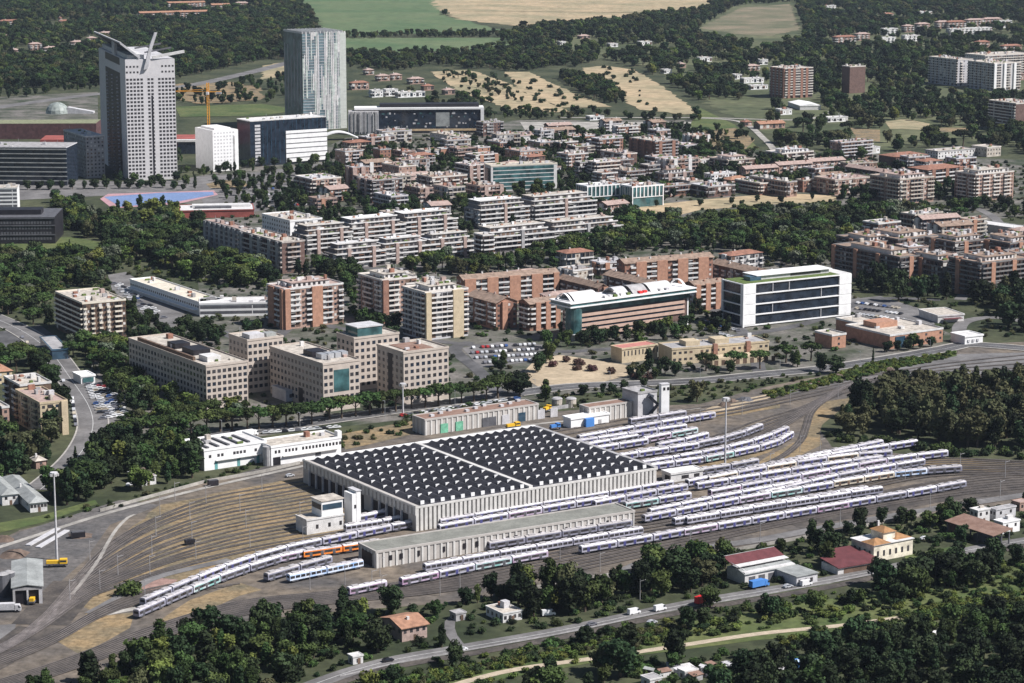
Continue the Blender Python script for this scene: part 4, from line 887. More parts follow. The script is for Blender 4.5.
# stepped terraces
condo('apartment_block', 'shaded condominium with orange end pier, leftmost by the park', (239,230), 22, 204.7, 252, M_dbrick, 'bpbpbpbp', 'pb', acc=M_grey, par=mat('balcony_taupe',(.42,.37,.34)), rm=M_tilep, clutter=2)
condo('apartment_block', 'condominium with a cream and brown framed end wall', (282,243), 22, 241, 304.5, M_dbrick, 'bpbbpbb', 'sbbbs', acc=M_grey, par=mat('balcony_taupe',(.42,.37,.34)), rm=M_roofbeige, clutter=2)
condo('apartment_block', 'white block behind the framed condominium', (290,221.5), 15, 262, 322, M_white, 'w', 'sbbbb', clutter=1.2, par=M_white)
TW = dict(wall=mat('terrace_wall_shaded', (.20,.185,.185), .85, .2), par=M_offw)  # wall colour kept dark: the shade of the balcony recesses is painted in
terrace('terraced_block', 'upper white terraced row, leftmost section with pink stair towers', (306,236), 14, 352, 22, 2, **TW)
terrace('terraced_block', 'upper white terraced row, second section with a white crown', (352,229), 14, 405, 22, 2, **TW)
terrace('terraced_block', 'upper white terraced row, last section before the dark gap', (405,223), 14, 457, 22, 2, **TW)
terrace('terraced_block', 'lower white terraced row, left section above the park trees', (336,255), 11, 385, 18, 2, **TW)
terrace('terraced_block', 'lower white terraced row, middle section with planted decks', (385,249.5), 11, 430, 18, 2, **TW)
terrace('terraced_block', 'lower white terraced row, right section ending in a planted corner', (430,245), 11, 475, 18, 2, **TW)
terrace('terraced_block', 'broad banded terraces left of the dark shaft, behind', (480,210.5), 15, 529, 24, 2, piers=1, **TW)
terrace('terraced_block', 'broad banded terraces right of the dark shaft, behind', (534,206), 15, 596, 24, 2, piers=1, **TW)
terrace('terraced_block', 'broad banded terraces in front, left section with awnings', (490,238), 12, 553, 22, 2, piers=1, pacc=M_grey, **TW)
terrace('terraced_block', 'broad banded terraces in front, right section by the pines', (553,232), 11, 622, 22, 2, piers=1, pacc=M_grey, **TW)
condo('apartment_block', 'dark narrow block in the gap of the white terraces', (483,236), 18, 474, 494, M_dbrick, 'bb', 'bb', par=M_offw)
# rows behind the terraces
uq = dict(par=mat('balcony_pale', (.62,.57,.52)), clutter=1.8, group='apartment blocks behind the white terraces')
UL = [((372,181),19,357,402.5,M_dbrick,'bbp','bbwb','beige-roofed block with a shaded brick side near the roundabout'), ((432,178),17,416.6,467,M_dbrick,'bbw','bbwbw','wide block with cream roof terraces'),
      ((352,168),17,345,369,M_brick,'wp','pw','brick block with plain pink front beside the white office'), ((399,167),15,382,416,M_pink,'ww','wsw','pink brick block with a pale roof'), ((345,152),14,335,363,M_pink,'w','bwb','narrow block right of the white arched roof'),
      ((380,150),15,373,391,M_brick,'w','w','slim brick block behind the pink one'), ((469,166),19,455,490,M_dbrick,'bb','pbpb','block with white piers under a long pale roof'), ((425,151),9,417,441,M_lgrey,'w','ww','small grey block before the glass office'),
      ((441,149),10,437,450,M_orange,'s','s','small plain orange block'), ((457,149),11,449,476,M_dbrick,'b','bb','brown block beside the orange one'), ((478,148),10,472,490,M_orange,'w','sw','orange-walled block left of the green glass slab'),
      ((420,189),12,405,433,M_tilep,'bb','bpb','salmon block with terraces behind the white row'), ((448,188),13,433,465,M_lgrey,'bb','bbb','grey terraces behind the white row'), ((480,187),13,466,503,M_pink,'bb','bpbb','pinkish terraces behind the white row'),
      ((391,197),11,374,408,M_grey,'bb','bbb','low grey terraces right of the beige-roofed block'), ((568,155),14,557,588,M_pink,'bb','bwb','block with cream terraces right of the green glass slab'), ((580,163),16,575,593,M_dbrick,'b','b','narrow dark block among trees'),
      ((596,163),17,588,620,M_dbrick,'bb','bbb','dark brick block with white lower balconies'), ((312,180),15,295,341,M_pink,'bbw','bwbwb','block with ochre roof edge near the roundabout'), ((520,152),10,505,545,M_orange,'w','wbw','orange-fronted block behind the slab'),
      ((540,143),9,528,556,M_pink,'w','wb','pinkish block in the rear row'), ((500,143),9,487,512,M_brick,'w','wb','brick block with a red penthouse'), ((560,143),9,552,578,M_dbrick,'w','wb','brown block in the rear row'), ((573,137),8,566,598,M_orange,'w','w','low orange-roofed row behind, left'),
      ((606,137),8,600,622,M_orange,'w','w','low orange-roofed row behind, right'), ((520,137),6,500,545,M_offw,'w','w','low white roofs behind the town'), ((460,138),7,430,478,M_lgrey,'w','w','low pale block in front of the glass office'), ((402,152),11,393,415,M_pink,'b','b','pink terraces behind the brick blocks'),
      ((648,166),11,640,660,M_dbrick,'b','b','small dark block before the pinkish one'), ((627,172),10,604,645,M_brick,'bb','bbb','low brick block above the white columns'), ((690,182),9,676,703,M_pink,'bb','bb','small pink block right of the columns'),
      ((548,168),10,540,561,M_lgrey,'w','w','small grey block right of the slab'), ((700,160),9,690,712,M_offw,'w','bw','small white block by the garden path'), ((684,146),8,672,700,M_grey,'w','w','grey long block beside the car park')]
for F, h, xl, xr, wl, pl, pr, lb in UL:
    condo('apartment_block', lb, F, h, xl, xr, wl, pl, pr, acc=M_tilep if wl is not M_lgrey else M_white, rm=M_tileo if 'orange-roofed' in lb else None, **uq)

# smaller blocks filling the quarters, placed only where nothing stands
def area_free(F, w, d, a):
    c, s_ = math.cos(a), math.sin(a)
    return all(free(F[0]+c*w*u-s_*d*v, F[1]+s_*w*u+c*d*v) for u in (0, .25, .5, .75, 1) for v in (0, .33, .66, 1))
def infill(where, poly, n, seed, hr=(9,16)):
    r = random.Random(seed); got = []; W_ = [G(*p) for p in poly]; x0, x1 = min(p[0] for p in W_), max(p[0] for p in W_); y0, y1 = min(p[1] for p in W_), max(p[1] for p in W_)
    def inp(x, y):
        c = False
        for i in range(len(poly)):
            (xa, ya), (xb, yb) = poly[i], poly[(i+1) % len(poly)]
            if (ya > y) != (yb > y) and x < (xb-xa)*(y-ya)/(yb-ya)+xa: c = not c
        return c
    spots = []
    for k in range(900):
        if len(spots) >= n: break
        X, Y = r.uniform(x0, x1), r.uniform(y0, y1); w, d = r.uniform(16, 34), r.uniform(12, 18); yw = r.choice([24, 30, 33, 36])
        if not inp(*P(X, Y)) or not area_free((X, Y), w, d, math.radians(yw)): continue
        spots.append((X, Y, w, d, yw)); a = math.radians(yw); mark([(X+math.cos(a)*w*p-math.sin(a)*d*q, Y+math.sin(a)*w*p+math.cos(a)*d*q) for p, q in ((0,0),(1,0),(1,1),(0,1))], 1.5, 0)
    spots.sort(key=lambda q: P(q[0], q[1])[0])
    ON = 'first second third fourth fifth sixth seventh eighth ninth tenth eleventh twelfth thirteenth fourteenth fifteenth sixteenth seventeenth eighteenth nineteenth twentieth'.split(); cn = {}
    for X, Y, w, d, yw in spots:
        h = r.uniform(*hr); px, py = P(X, Y, h); k = r.choice(['brick','pink','grey','cream','orange']); wl = {'brick':M_dbrick,'pink':M_pink,'grey':M_grey,'cream':M_roofbeige,'orange':M_brick}[k]; rf = r.choice(['flat','flat','flat','hip','gable'])
        cn[k] = cn.get(k, 0)+1; kk = {'brick':'brown-brick','pink':'pinkish','grey':'grey','cream':'cream','orange':'red-brick'}[k]
        condo('apartment_block', f'{kk} block, {ON[cn[k]-1]} of that colour from left {where}', (px, py), h, None, None, wl, r.choice(['bb','bwb','bp']), r.choice(['bbwb','bpbb','wbbw','bwbwb']), yaw=yw, dep=d, wid=w, roof=rf, rm={'flat':None,'hip':r.choice([M_tile,M_tilep]),'gable':r.choice([M_tileb,M_tilep])}[rf], acc=r.choice([M_orange,M_tilep,M_offw]), par=r.choice([M_offw,M_lgrey,M_roofbeige]), group='small blocks '+where, clutter=1.8, chim=3, rise=2)
infill('behind the white terraces', [(335,158),(345,140),(420,136),(560,131),(575,150),(560,165),(560,200),(470,202),(400,208),(345,200)], 20, 3)
infill('between columned offices and tan fields', [(575,140),(600,131),(690,132),(705,160),(740,165),(870,165),(960,172),(960,195),(860,200),(700,200),(610,200),(570,170)], 20, 4)
infill('around the white terraces', [(250,225),(330,200),(470,200),(620,212),(600,225),(480,255),(340,268),(300,262)], 8, 5, (9,12))
infill('in the dark quarter', [(850,262),(900,232),(960,226),(1030,238),(1030,282),(950,292),(860,280)], 10, 6, (12,18))
infill('behind the brick blocks', [(345,270),(470,262),(620,262),(700,262),(820,268),(820,280),(720,290),(700,320),(560,330),(470,335),(350,325)], 9, 7, (8,13))
# ------------------------------------------------------------ landmarks of the office district
M_tow = mat('tower_stone', (.60,.58,.58), .7, .05)
b = Bld('residential_tower', 'pale high-rise with V-shaped solar wings and a leaning fin on its roof', 'tower', (125,60), 109, xl=98.5, xr=174.5, yaw=18)
w_, d_, h = b.w, b.d, b.h
b.box('wall', 0, w_, 0, d_, -1, h, M_tow); print('tower', w_, d_)
b.box('dark_recess', -.2, .3, d_*.20, d_*.74, 0, h-14, M_black); b.box('recess_top', -.1, .5, d_*.20, d_*.74, h-7, h-.5, M_black)
ncol = 14; nrow = 27; fh = (h-18)/nrow; bw = w_/ncol
for r_ in range(nrow):
    for c in range(ncol):
        if c in (5, 8): continue
        z = 2+r_*fh; b.cube('window', c*bw+bw*.2, c*bw+bw*.86, -.12, .1, z+.7, z+2.5, M_win, -r_)
    for k in (0, 1, 2): b.cube('balcony', -1.6, -.2, d_*(.28+.19*k)-1.2, d_*(.28+.19*k)+1.2, 2+r_*fh, 2.9+r_*fh, M_lgrey, 1+r_)
for r_ in range(2):
    for c in list(range(0, 4))+list(range(10, 14)): b.cube('window', c*bw+bw*.2, c*bw+bw*.7, -.12, .1, h-12+r_*5, h-10.4+r_*5, M_win, -99)
b.flush()
b.box('dark_slot', w_*.51, w_*.545, -.15, .1, 4, h*.70, M_black); b.box('roof', .5, w_-.5, .5, d_-.5, h, h+.3, M_lgrey)
for y in (.5, d_-.5): b.mesh('solar_wing', MB().bar((w_*.30, y, h+1.5), (-w_*.08, y, h+15), 1.8, M_lgrey))
mb = MB(); mb.faces([(w_*.3,.5,h+1.6),(w_*.3,d_-.5,h+1.6),(-w_*.08,d_-.5,h+15),(-w_*.08,.5,h+15),(w_*.3,.5,h+2.1),(w_*.3,d_-.5,h+2.1),(-w_*.08,d_-.5,h+15.5),(-w_*.08,.5,h+15.5)], [(0,1,2,3),(7,6,5,4),(0,4,5,1),(2,6,7,3),(1,5,6,2),(0,3,7,4)], M_dgrey); b.mesh('solar_panel', mb)
b.mesh('wing_edge', MB().bar((-w_*.08, 0, h+15.3), (-w_*.08, d_, h+15.3), 1.2, M_lgrey))
b.mesh('solar_wing', MB().bar((w_*.55, 0, h+1.8), (w_*1.2, 0, h+6.5), 2.4, M_offw))
for yy in (.35, .7): b.mesh('solar_panel', MB().bar((w_*.6, d_*yy, h+2.2), (w_*1.16, d_*yy, h+6.2), 1.4, M_dgrey))
mb = MB(); mb.prism([(w_*.36,h-9),(w_*.50,h+13),(w_*.60,h+24),(w_*.655,h+24),(w_*.53,h+8),(w_*.45,h-8)], -2.4, .4, M_lgrey, 'y'); b.mesh('roof_fin', mb)
b.box('roof_post', .5, 3.0, d_*.4, d_*.5, h, h+13, M_lgrey); b.box('plant_room', 3, w_*.4, 4, d_-4, h+.3, h+4, M_offw)
b = Bld('office_tower', 'glass high-rise striped with pale vertical bars, one dark blue side', 'tower', (302,34), 103, xl=283.5, xr=345.5, yaw=28)
w_, d_, h = b.w, b.d, b.h; b.body(mat('glass_pale', (.12,.17,.19), .2, .4, .1, spec=.7)); r = random.Random(3)
n = 26
for k in range(n):
    x = k*w_/n; p = .42+.55*k/n
    z = 0
    while z < h:
        L = r.uniform(8, 38)
        if r.random() < p+.12: b.cube('facade_bar', x+.05, x+w_/n*r.uniform(.45, .98), -.35, .1, z, min(h+1.5, z+L), r.choice([M_offw, M_lgrey, M_offw, mat('bar_greenish', (.45,.50,.46))]), -z)
        z += L
for k in range(34): b.box('floor_edge', 0, w_, -.4, .05, k*h/34, k*h/34+.35, M_lgrey)
b.box('wall_panel', w_-7, w_+.1, -.4, .2, 0, h, mat('panel_grey_green', (.50,.52,.48), .7, .06))
for k in range(6): b.cube('facade_bar', -.35, .1, d_*(.08+.17*k), d_*(.1+.17*k), r.uniform(0, 30), h-r.uniform(0, 25), M_lgrey, 2)
for k in range(12): b.cube('roof_fin', k*w_/12, k*w_/12+.6, 0, d_, h, h+2.4, M_offw, 1)
b.flush()
b = Bld('office_block', 'windowless-sided bright white office block with a gridded front', 'office building', (212.5,131), 38, xl=195, xr=238, yaw=32)
b.body(M_white)
for k in range(11):
    for c in range(7): b.cube('window', 1.5+c*(b.w-4)/7, 1.5+c*(b.w-4)/7+1.5, -.1, .1, 3+k*3.2, 4.3+k*3.2, M_lgrey)
b.box('roof', .3, b.w-.3, .3, b.d-.3, 38, 38.2, M_offw); b.box('grey_slot', b.w*.8, b.w*.86, -.15, .1, 2, 32, M_grey); b.box('roof_plant', 4, b.w-6, 4, b.d-5, 38.2, 40, M_white); b.flush()
b = Bld('office_block', 'dark glass block carrying a big panel of white louvres', 'office building', (250,121.5), 43, xl=237, xr=326, yaw=33)
w_, d_, h = b.w, b.d, b.h; b.body(M_glass)
b.box('white_panel', w_*.46, w_+.3, -1.0, .1, 2, h*.74, M_white)
for k in range(6): b.box('louvre_gap', w_*.46+.1, w_+.2, -1.1, -.9, 5.5+k*4.6, 6.3+k*4.6, M_dgrey)
for k in range(12): b.cube('window', w_*.06, w_*.13, -.15, .1, 2+k*3.2, 4.2+k*3.2, M_lgrey)
for k in range(15): b.cube('mullion', w_*.16+k*w_*.055, w_*.165+k*w_*.055, -.3, .1, h*.76 if k > 5 else 2, h, M_glassb)
b.flush(); b.flat(M_offw, M_offw, .5, ph=.6); b.flush()
b = Bld('office_block', 'low dark glass office stretched behind a thin white frame', 'office building', (378,108), 27, None, 483, dep=22, yaw=4)
w_, d_, h = b.w, b.d, b.h; b.box('wall', 0, w_, .5, d_, -1, h-1, M_glass)
b.box('frame_top', -25, w_+1, -.8, d_, h-2, h, M_white); b.box('frame_side', w_-2.5, w_+1, -.8, .6, 0, h-2, M_white); b.box('frame_base', 0, w_, -.8, .6, 2.4, 4.4, mat('base_ochre', (.50,.37,.22)))
r = random.Random(9)
for k in range(46): x = r.uniform(3, w_-6); b.cube('window', x, x+r.uniform(1, 3), .3, .6, (z := r.choice([6, 9.5, 13, 16.5, 20])), z+r.uniform(1, 2.4), r.choice([M_lgrey, M_grey, M_glassb, M_glassg]))
b.box('pale_screen', w_*.55, w_*.68, .25, .7, 7, 22, M_sheet); b.box('roof_screen', 2, w_-4, 5, d_, h, h+3.5, M_black); b.flush()
b = Bld('round_pavilion', 'white wrinkled drum-like building beside the glass tower', 'pavilion', (348,112), 24, None, 379, dep=22, yaw=4)
r = random.Random(4); b.box('wall', .4, b.w-.4, .4, b.d, -1, 24, M_grey)
for k in range(26): b.box('facade_fold', k*b.w/26, (k+.62)*b.w/26, -r.uniform(.2, 1.6), .5, r.uniform(0, 3), 24+r.uniform(-2, 1), r.choice([M_lgrey, M_offw, M_grey]))
X, Y = G(326, 141); e = empty('white_canopy', (X, Y, 0), math.radians(12)); tag(e, 'white arched canopy at the foot of the glass tower', 'canopy')
pr = [(-1+36*i/10, 2+7*math.sin(math.pi*(.15+.85*i/10))) for i in range(11)]; MB().prism(pr+[(x, z-.9) for x, z in reversed(pr)], 0, 16, M_white, 'y').build('canopy_roof', e)
MB().box(0,1,0,16,0,5,M_offw).box(34,35,0,16,0,2.6,M_offw).build('canopy_wall', e)
b = Bld('mall_building', 'vast dark red low mall behind the two towers', 'shopping mall', (40,140), 14, None, 262, dep=40, yaw=3); b.body(M_mallr); b.box('roof', .5, b.w-.5, .5, b.d-.5, 14, 14.3, M_mallr)
b.box('glass_entrance', b.w*.62, b.w*.8, -6, 0, 0, 12, M_glass); b.box('white_frame', b.w*.60, b.w*.82, -7, 1, 12, 14, M_offw); b.box('roof_block', b.w*.82, b.w*.95, 4, 20, 14.3, 19, M_lgrey)
b = Bld('mall_building', 'dark brown low mall wing at the left edge', 'shopping mall', (-30,124), 16, None, 96, dep=40, yaw=2); b.body(mat('mall_brown', (.10,.05,.05))); b.box('roof', .5, b.w-.5, .5, b.d-.5, 16, 16.3, mat('plaza_roof', (.22,.23,.14)))
X, Y = G(58, 126); e = empty('ribbed_dome', (X, Y, 14)); tag(e, 'pale round dome with a long tail on the mall roof', 'dome')
mb = MB(); n = 16
for j in range(5):
    a0, a1 = j*math.pi/10, (j+1)*math.pi/10; mb.cyl(0, 0, 12*math.sin(a0), 12*math.sin(a1), 13*math.cos(a0), mat('dome_green', (.27,.30,.28), .5), n, 13*math.cos(a1)+.01)
mb.build('dome', e); MB().prism([(10,0),(40,0),(40,2),(12,7)], -5, 5, M_lgrey, 'y').build('dome_tail', e)
b = Bld('office_block', 'dark glass office with stacked horizontal bands at the left edge', 'office building', (-30,147), 34, None, 66, dep=40, yaw=-4); b.body(M_glass)
for k in range(8): b.box('floor_edge', -.2, b.w+.2, -.9, .1, 4+k*4, 4.8+k*4, M_sheet)
b.flat(M_grey, M_lgrey, .5, ph=.5); b.flush()
condo('office_block', 'grey office with small windows pressed against the pale high-rise', (85.5,137), 38, 63.5, 104, M_grey, 'w', 'w', yaw=28, cat='office building', group=None, rm=M_offw, par=M_offw, bay=3.3, clutter=.4)
b = Bld('office_block', 'black low office with a row of square windows by the lawn', 'office building', (-30,218), 20, None, 54.5, dep=50, yaw=3); b.body(M_black)
for k in range(4):
    for c in range(26): b.cube('window', 2+c*(b.w-4)/26, 2+c*(b.w-4)/26+1.6, -.1, .1, 3+k*4, 5+k*4, M_dgrey, k)
for z in (6.5, 13.5, 19): b.box('floor_edge', -.2, b.w+.2, -.6, .1, z, z+.7, M_dgrey)
b.box('roof', .3, b.w-.3, .3, b.d-.3, 20, 20.2, M_dgrey); b.box('roof_block', 10, b.w-12, 14, 30, 20.2, 24, M_black); b.flush()
condo('office_block', 'striped white office cut by the left edge', (-22,189), 20, None, 17, M_white, 'w', 'ggg', dep=20, yaw=6, cells=[M_dgrey], cat='office building', group=None)
b = hall('sports_hall', 'low hall with white roof strips and red walls beyond the park trees', (180,211), 6, dep=34, xr=254, yaw=8, wall=M_mallr, roofm=M_offw, cat='hall')
b.box('roof_strip', 10, b.w-2, b.d*.5, b.d*.8, 6.2, 8, M_offw); b.box('roof_strip', 12, b.w*.7, b.d*.3, b.d*.45, 6.2, 7.6, M_dgrey)
# tower crane
X, Y = G(209, 141); e = empty('tower_crane', (X, Y, 0), math.radians(-6)); tag(e, 'orange tower crane rising behind the white office block', 'crane')
M_cr = mat('crane_orange', (.85,.40,.05), .6, .05); hh = 60; mb = MB()
for x in (-1, 1):
    for y in (-1, 1): mb.bar((x, y, 0), (x, y, hh), .5, M_cr)
for k in range(20): mb.bar((-1, -1, k*3), (1, -1, k*3+3), .35, M_cr); mb.bar((-1, 1, k*3+3), (-1, -1, k*3), .35, M_cr)
mb.build('mast', e); mb = MB(); mb.bar((-38, 0, 51), (0, 0, 51), .8, M_cr).bar((-38, 0, 51), (0, 0, 53.4), .6, M_cr).bar((0,0,51),(14,0,51), 1.0, M_cr); mb.build('jib', e)
for k in range(1): MB().box(9, 14, -1.2, 1.2, 48.6, 51, M_lgrey).build('counterweight', e)
MB().box(-1.4, 1.4, -3, -1, 48, 50.8, M_white).build('cab', e)
# buildings of the far slopes
FAR = dict(par=mat('balcony_pale', (.62,.57,.52)), clutter=1.4)
for F, h, xl, xr, wl, pl, pr, lb in (((785,69),36,770,813,M_dbrick,'pbpb','bpbpb','dark red block with loggias on the wooded slope'), ((850,67),33,842,865.5,M_dbrick,'s','s','plain square brick tower alone in the woods'),
     ((958,60),34,929,973,M_lgrey,'bwbw','sbws','white slab cluster on the wooded hill, left block'), ((994,64),34,968,1021,M_lgrey,'bwbw','pbbs','white slab cluster on the wooded hill, right block'), ((985,56),30,965,1034,M_lgrey,'ww','bbbb','white slab cluster on the wooded hill, rear block'), ((1016,104),30,989,1040,M_dbrick,'bbbb','sss','brick block with a blank sunny wall at the right edge')):
    condo('apartment_block', lb, F, h, xl, xr, wl, pl, pr, yaw=28, acc=M_white if wl is M_lgrey else M_brick, group='apartment blocks in the far woods', **FAR)
b = hall('white_marquee', 'bright white flat marquee below the dark red block', (800,106), 5, xl=788, xr=821, yaw=10, wall=M_offw, roofm=M_white, cat='marquee'); b.mesh('roof_peak', MB().prism([(0,5.2),(b.w/2,7.5),(b.w,5.2)], 0, b.d, M_white))
r = random.Random(12)
SM = [((0,21),10,-6,21,'t'),((60,18),9,39,58,'t'),((60,21),9,50,70,'t'),((-2,35),9,-6,7,'p'),((30,44),10,24,42,'p'),((45,48),9,40,60,'p'),((72,42),12,62,84,'p'),((88,38),12,80,97,'p'),((100,33),10,92,116,'p'),((88,52),10,84,98,'p'),
      ((140,13),14,137,208,'o'),((168,3),12,150,205,'o'),((212,5),14,205,230,'o'),((236,3),14,230,249,'p'),((352,83),9,340,369,'t'),((372,91),8,355,383,'w'),((386,90),8,376,398,'w'),((398,93),6,390,425,'w'),((366,70),7,360,374,'p'),((378,76),7,370,390,'p'),((392,75),7,388,402,'p'),((410,79),7,404,424,'p'),((424,86),6,418,434,'t'),((445,90),6,440,455,'p'),
      ((640,42),6,618,652,'w'),((610,44),5,600,618,'w'),((700,58),6,692,712,'w'),((735,75),6,728,742,'w'),((748,66),7,742,760,'p'),((760,60),7,755,768,'w'),((744,79),6,730,764,'w'),((751,86),5,742,768,'w'),((580,36),5,570,590,'p'),((560,42),5,550,566,'w'),((680,64),6,674,686,'p'),
      ((836,37),12,824,856,'t'),((858,34),11,846,870,'p'),((884,29),11,874,898,'w'),((905,26),11,896,914,'p'),((918,24),12,908,930,'p'),((938,22),12,930,950,'p'),((948,22),12,942,966,'t'),((968,20),12,958,984,'p'),((984,19),12,978,1002,'p'),((998,21),12,992,1012,'w'),((950,29),14,936,992,'w'),((978,42),9,966,990,'t'),((1004,46),8,996,1022,'t'),((880,38),9,868,896,'w'),((905,36),9,896,920,'w'),((920,12),9,905,932,'w'),((822,6),7,818,836,'w'),((780,110),6,770,792,'w'),((828,118),5,820,848,'w'),((745,122),5,740,752,'t'),((760,124),6,750,785,'o'),((1010,74),9,1003,1024,'p'),((884,14),8,876,894,'t'),((866,148),6,858,880,'w'),((590,117),4,572,604,'w'),((664,70),5,660,672,'w'),((30,30),8,26,38,'p'),((12,50),8,4,20,'p')]
WHERE = lambda x, y: ('on the wooded slope at the far left' if x < 120 else 'on the skyline above the two high-rises' if x < 260 else 'above the low glass office' if x < 470 else 'among the trees beyond the tan fields' if x < 700 else 'beside the lane on the far slope' if x < 800 else 'in the hillside hamlet at the upper right')
DESC = {'t':('red-roofed','house'), 'p':('pink-walled','house'), 'o':('long orange-roofed','housing block'), 'w':('white flat-roofed','building')}
cnt = {}
for F, h, xl, xr, k in SM:
    rm = {'t':M_tile,'p':M_tilep,'o':M_tileo,'w':M_offw}[k]; wl = {'t':M_pink,'p':M_pink,'o':M_pink,'w':M_white}[k]
    key = (k, WHERE(*F)); cnt[key] = cnt.get(key, 0)+1; c = cnt[key]
    if xl >= F[0]: F = (xl+(xr-xl)*.3, F[1])
    ordn = ['first','second','third','fourth','fifth','sixth','seventh','eighth','ninth','tenth','eleventh','twelfth'][c-1]
    condo('far_house', f'{DESC[k][0]} {DESC[k][1]}, {ordn} from the left {WHERE(*F)}', F, h, None, xr, wl, 'b', 'bw', yaw=24, dep=11 if k != 'o' else 14, roof='flat' if k == 'w' else 'hip' if k != 'o' else 'gable', rm=rm, group='far houses '+WHERE(*F), cat='house', clutter=.5, rise=2.2)
    fx, fy = G(F[0], F[1]+3); wd = abs(G(xr, F[1])[0]-G(xl, F[1])[0]); mark([(fx-wd*.5, fy+8), (fx+wd, fy+8), (fx+wd*.9, fy-150), (fx-wd*.4, fy-150)])
# ------------------------------------------------------------ foreground houses
def house(label, F, h, xl, xr, wall, roof='gable', rm=None, yaw=33, axis='x', dep=None, rise=1.8, name='house', cat='house', nw=4, group=None):
    b = Bld(name, label, cat, F, h, xl, xr, dep=dep, yaw=yaw, group=group); b.body(wall)
    for k in range(nw):
        x = b.w*(k+.5)/nw; b.cube('window', x-.6, x+.6, -.06, .1, h-2.4, h-1, M_win)
        y = b.d*(k+.5)/nw; b.cube('window', -.06, .1, y-.6, y+.6, h-2.4, h-1, M_win)
    b.cube('door', b.w*.46, b.w*.46+1.2, -.07, .1, 0, 2.2, M_shut)
    if roof == 'gable': b.gable(rm or M_tile, axis, rise, over=.8, ends=wall, chim=1)
    elif roof == 'hip': b.hip(rm or M_tile, rise)
    elif roof == 'flat': b.flat(rm or M_grey, wall, .5, ph=.3)
    b.flush(); return b
house('house with orange tiled roof among the scrub trees below the trains', (402,628), 5.5, 381, 427, M_tilep, rm=M_tileo)
clear([(378,616),(432,612),(436,646),(376,650)])
house('flat-roofed grey house with a pink porch behind the white van', (503,614), 3.6, 486, 522, M_offw, 'flat', M_roofbeige)
house('small pale garage by the lower road', (353,657), 3, 348, 363, M_offw, 'flat', M_offw, nw=1, name='garage', cat='garage')
house('little grey outbuilding beside the lane', (456,614), 3, 450, 466, M_grey, 'flat', M_grey, nw=1, name='outbuilding', cat='outbuilding')
b = Bld('villa', 'cream villa with orange hip roofs and a raised central room', 'villa', (874,546), 7, xl=851.5, xr=913, yaw=33); b.body(mat('villa_cream', (.68,.62,.50)))
w_, d_ = b.w, b.d; b.box('roof', -.5, w_+.5, -.5, d_+.5, 7, 7.25, M_offw)
def hipat(x0, x1, y0, y1, z, rise, m, name='tiled_roof'):
    i = min(x1-x0, y1-y0)/2; ym, xm = (y0+y1)/2, (x0+x1)/2; mb = MB()
    v = [(x0,y0,z),(x1,y0,z),(x1,y1,z),(x0,y1,z)]+([(x0+i,ym,z+rise),(x1-i,ym,z+rise)] if x1-x0 >= y1-y0 else [(xm,y0+i,z+rise),(xm,y1-i,z+rise)])
    f = [(0,1,5,4),(1,2,5),(2,3,4,5),(3,0,4)] if x1-x0 >= y1-y0 else [(0,1,4),(1,2,5,4),(2,3,5),(3,0,4,5)]
    mb.faces(v, f+[(3,2,1,0)], m); b.mesh(name, mb)
M_hip = mat('villa_roof', (.33,.18,.085), .9, .2, .5)
hipat(-.6, w_*.42, -.6, d_*.55, 7.26, 1.8, M_hip); hipat(w_*.62, w_+.6, d_*.1, d_+.6, 7.26, 1.6, M_hip)
b.box('raised_room', w_*.38, w_*.68, d_*.25, d_*.8, 7.25, 10.6, mat('villa_cream', (.6,.6,.6))); hipat(w_*.36, w_*.70, d_*.2, d_*.85, 10.6, 1.8, M_hip); b.box('chimney', w_*.5, w_*.5+.8, d_*.7, d_*.7+.8, 10.6, 14, M_offw)
for k in range(6): b.cube('window', w_*(.08+.155*k), w_*(.08+.155*k)+1.1, -.06, .1, 2, 4.4, M_win)
for k in range(4): b.cube('window', -.06, .1, d_*(.14+.22*k), d_*(.14+.22*k)+1.1, 2, 4.4, M_win)
b.flush()
for (F, xl, xr, lb) in (((838,568),832,880,'front one of two low dark-red roofed stables below the villa'), ((839,560.5),833,868,'rear one of two low dark-red roofed stables below the villa')):
    b = Bld('red_shed', lb, 'shed', F, 3, None, xr, dep=11, yaw=30, group='dark red roofed sheds'); b.body(M_offw)
    b.mesh('roof', MB().prism([(-.8,2.9),(b.d+.5,4.3),(b.d+.5,4.6),(-.8,3.2)], -.5, b.w+.5, M_redr, 'x')); b.box('opening', 3, b.w-2, -.1, .1, .2, 2.2, M_shut)
b = Bld('farm_complex', 'farm depot with grey and dark-red striped roofs around a yard', 'farm building', (745,573), 5, 727, 795, dep=None, yaw=33); b.body(M_offw); w_, d_ = b.w, b.d
for k, (y0, y1, z0, z1, m) in enumerate(((-.5,4.5,4.2,5.2,M_sheet),(4.6,7.5,6.1,6.3,M_offw),(7.6,14,6.4,8.4,M_redr),(14.1,d_+.5,8.5,7.2,M_sheet))):
    b.mesh('roof', MB().prism([(y0,z0),(y1,z1),(y1,z1+.25),(y0,z0+.25)], -.5, w_+.4, m, 'x'))
b.mesh('gable_wall', MB().prism([(0,6),(7.5,6.1),(14,8.0),(d_,7)], .02, .4, M_white, 'x'))
b.box('side_wing', w_*.62, w_+1, -13, -.1, 0, 4, M_lgrey); b.box('side_wing_roof', w_*.62-.5, w_+1.4, -13.5, 0, 4, 4.3, M_sheet)
for k in range(4): b.box('doorway', 2+k*5, 5.2+k*5, -.1, .1, 0, 3, M_dgrey)
for k in range(3): b.box('window', w_*.66+k*3, w_*.66+k*3+1.3, -13.1, -12.9, 1, 2.6, M_win)
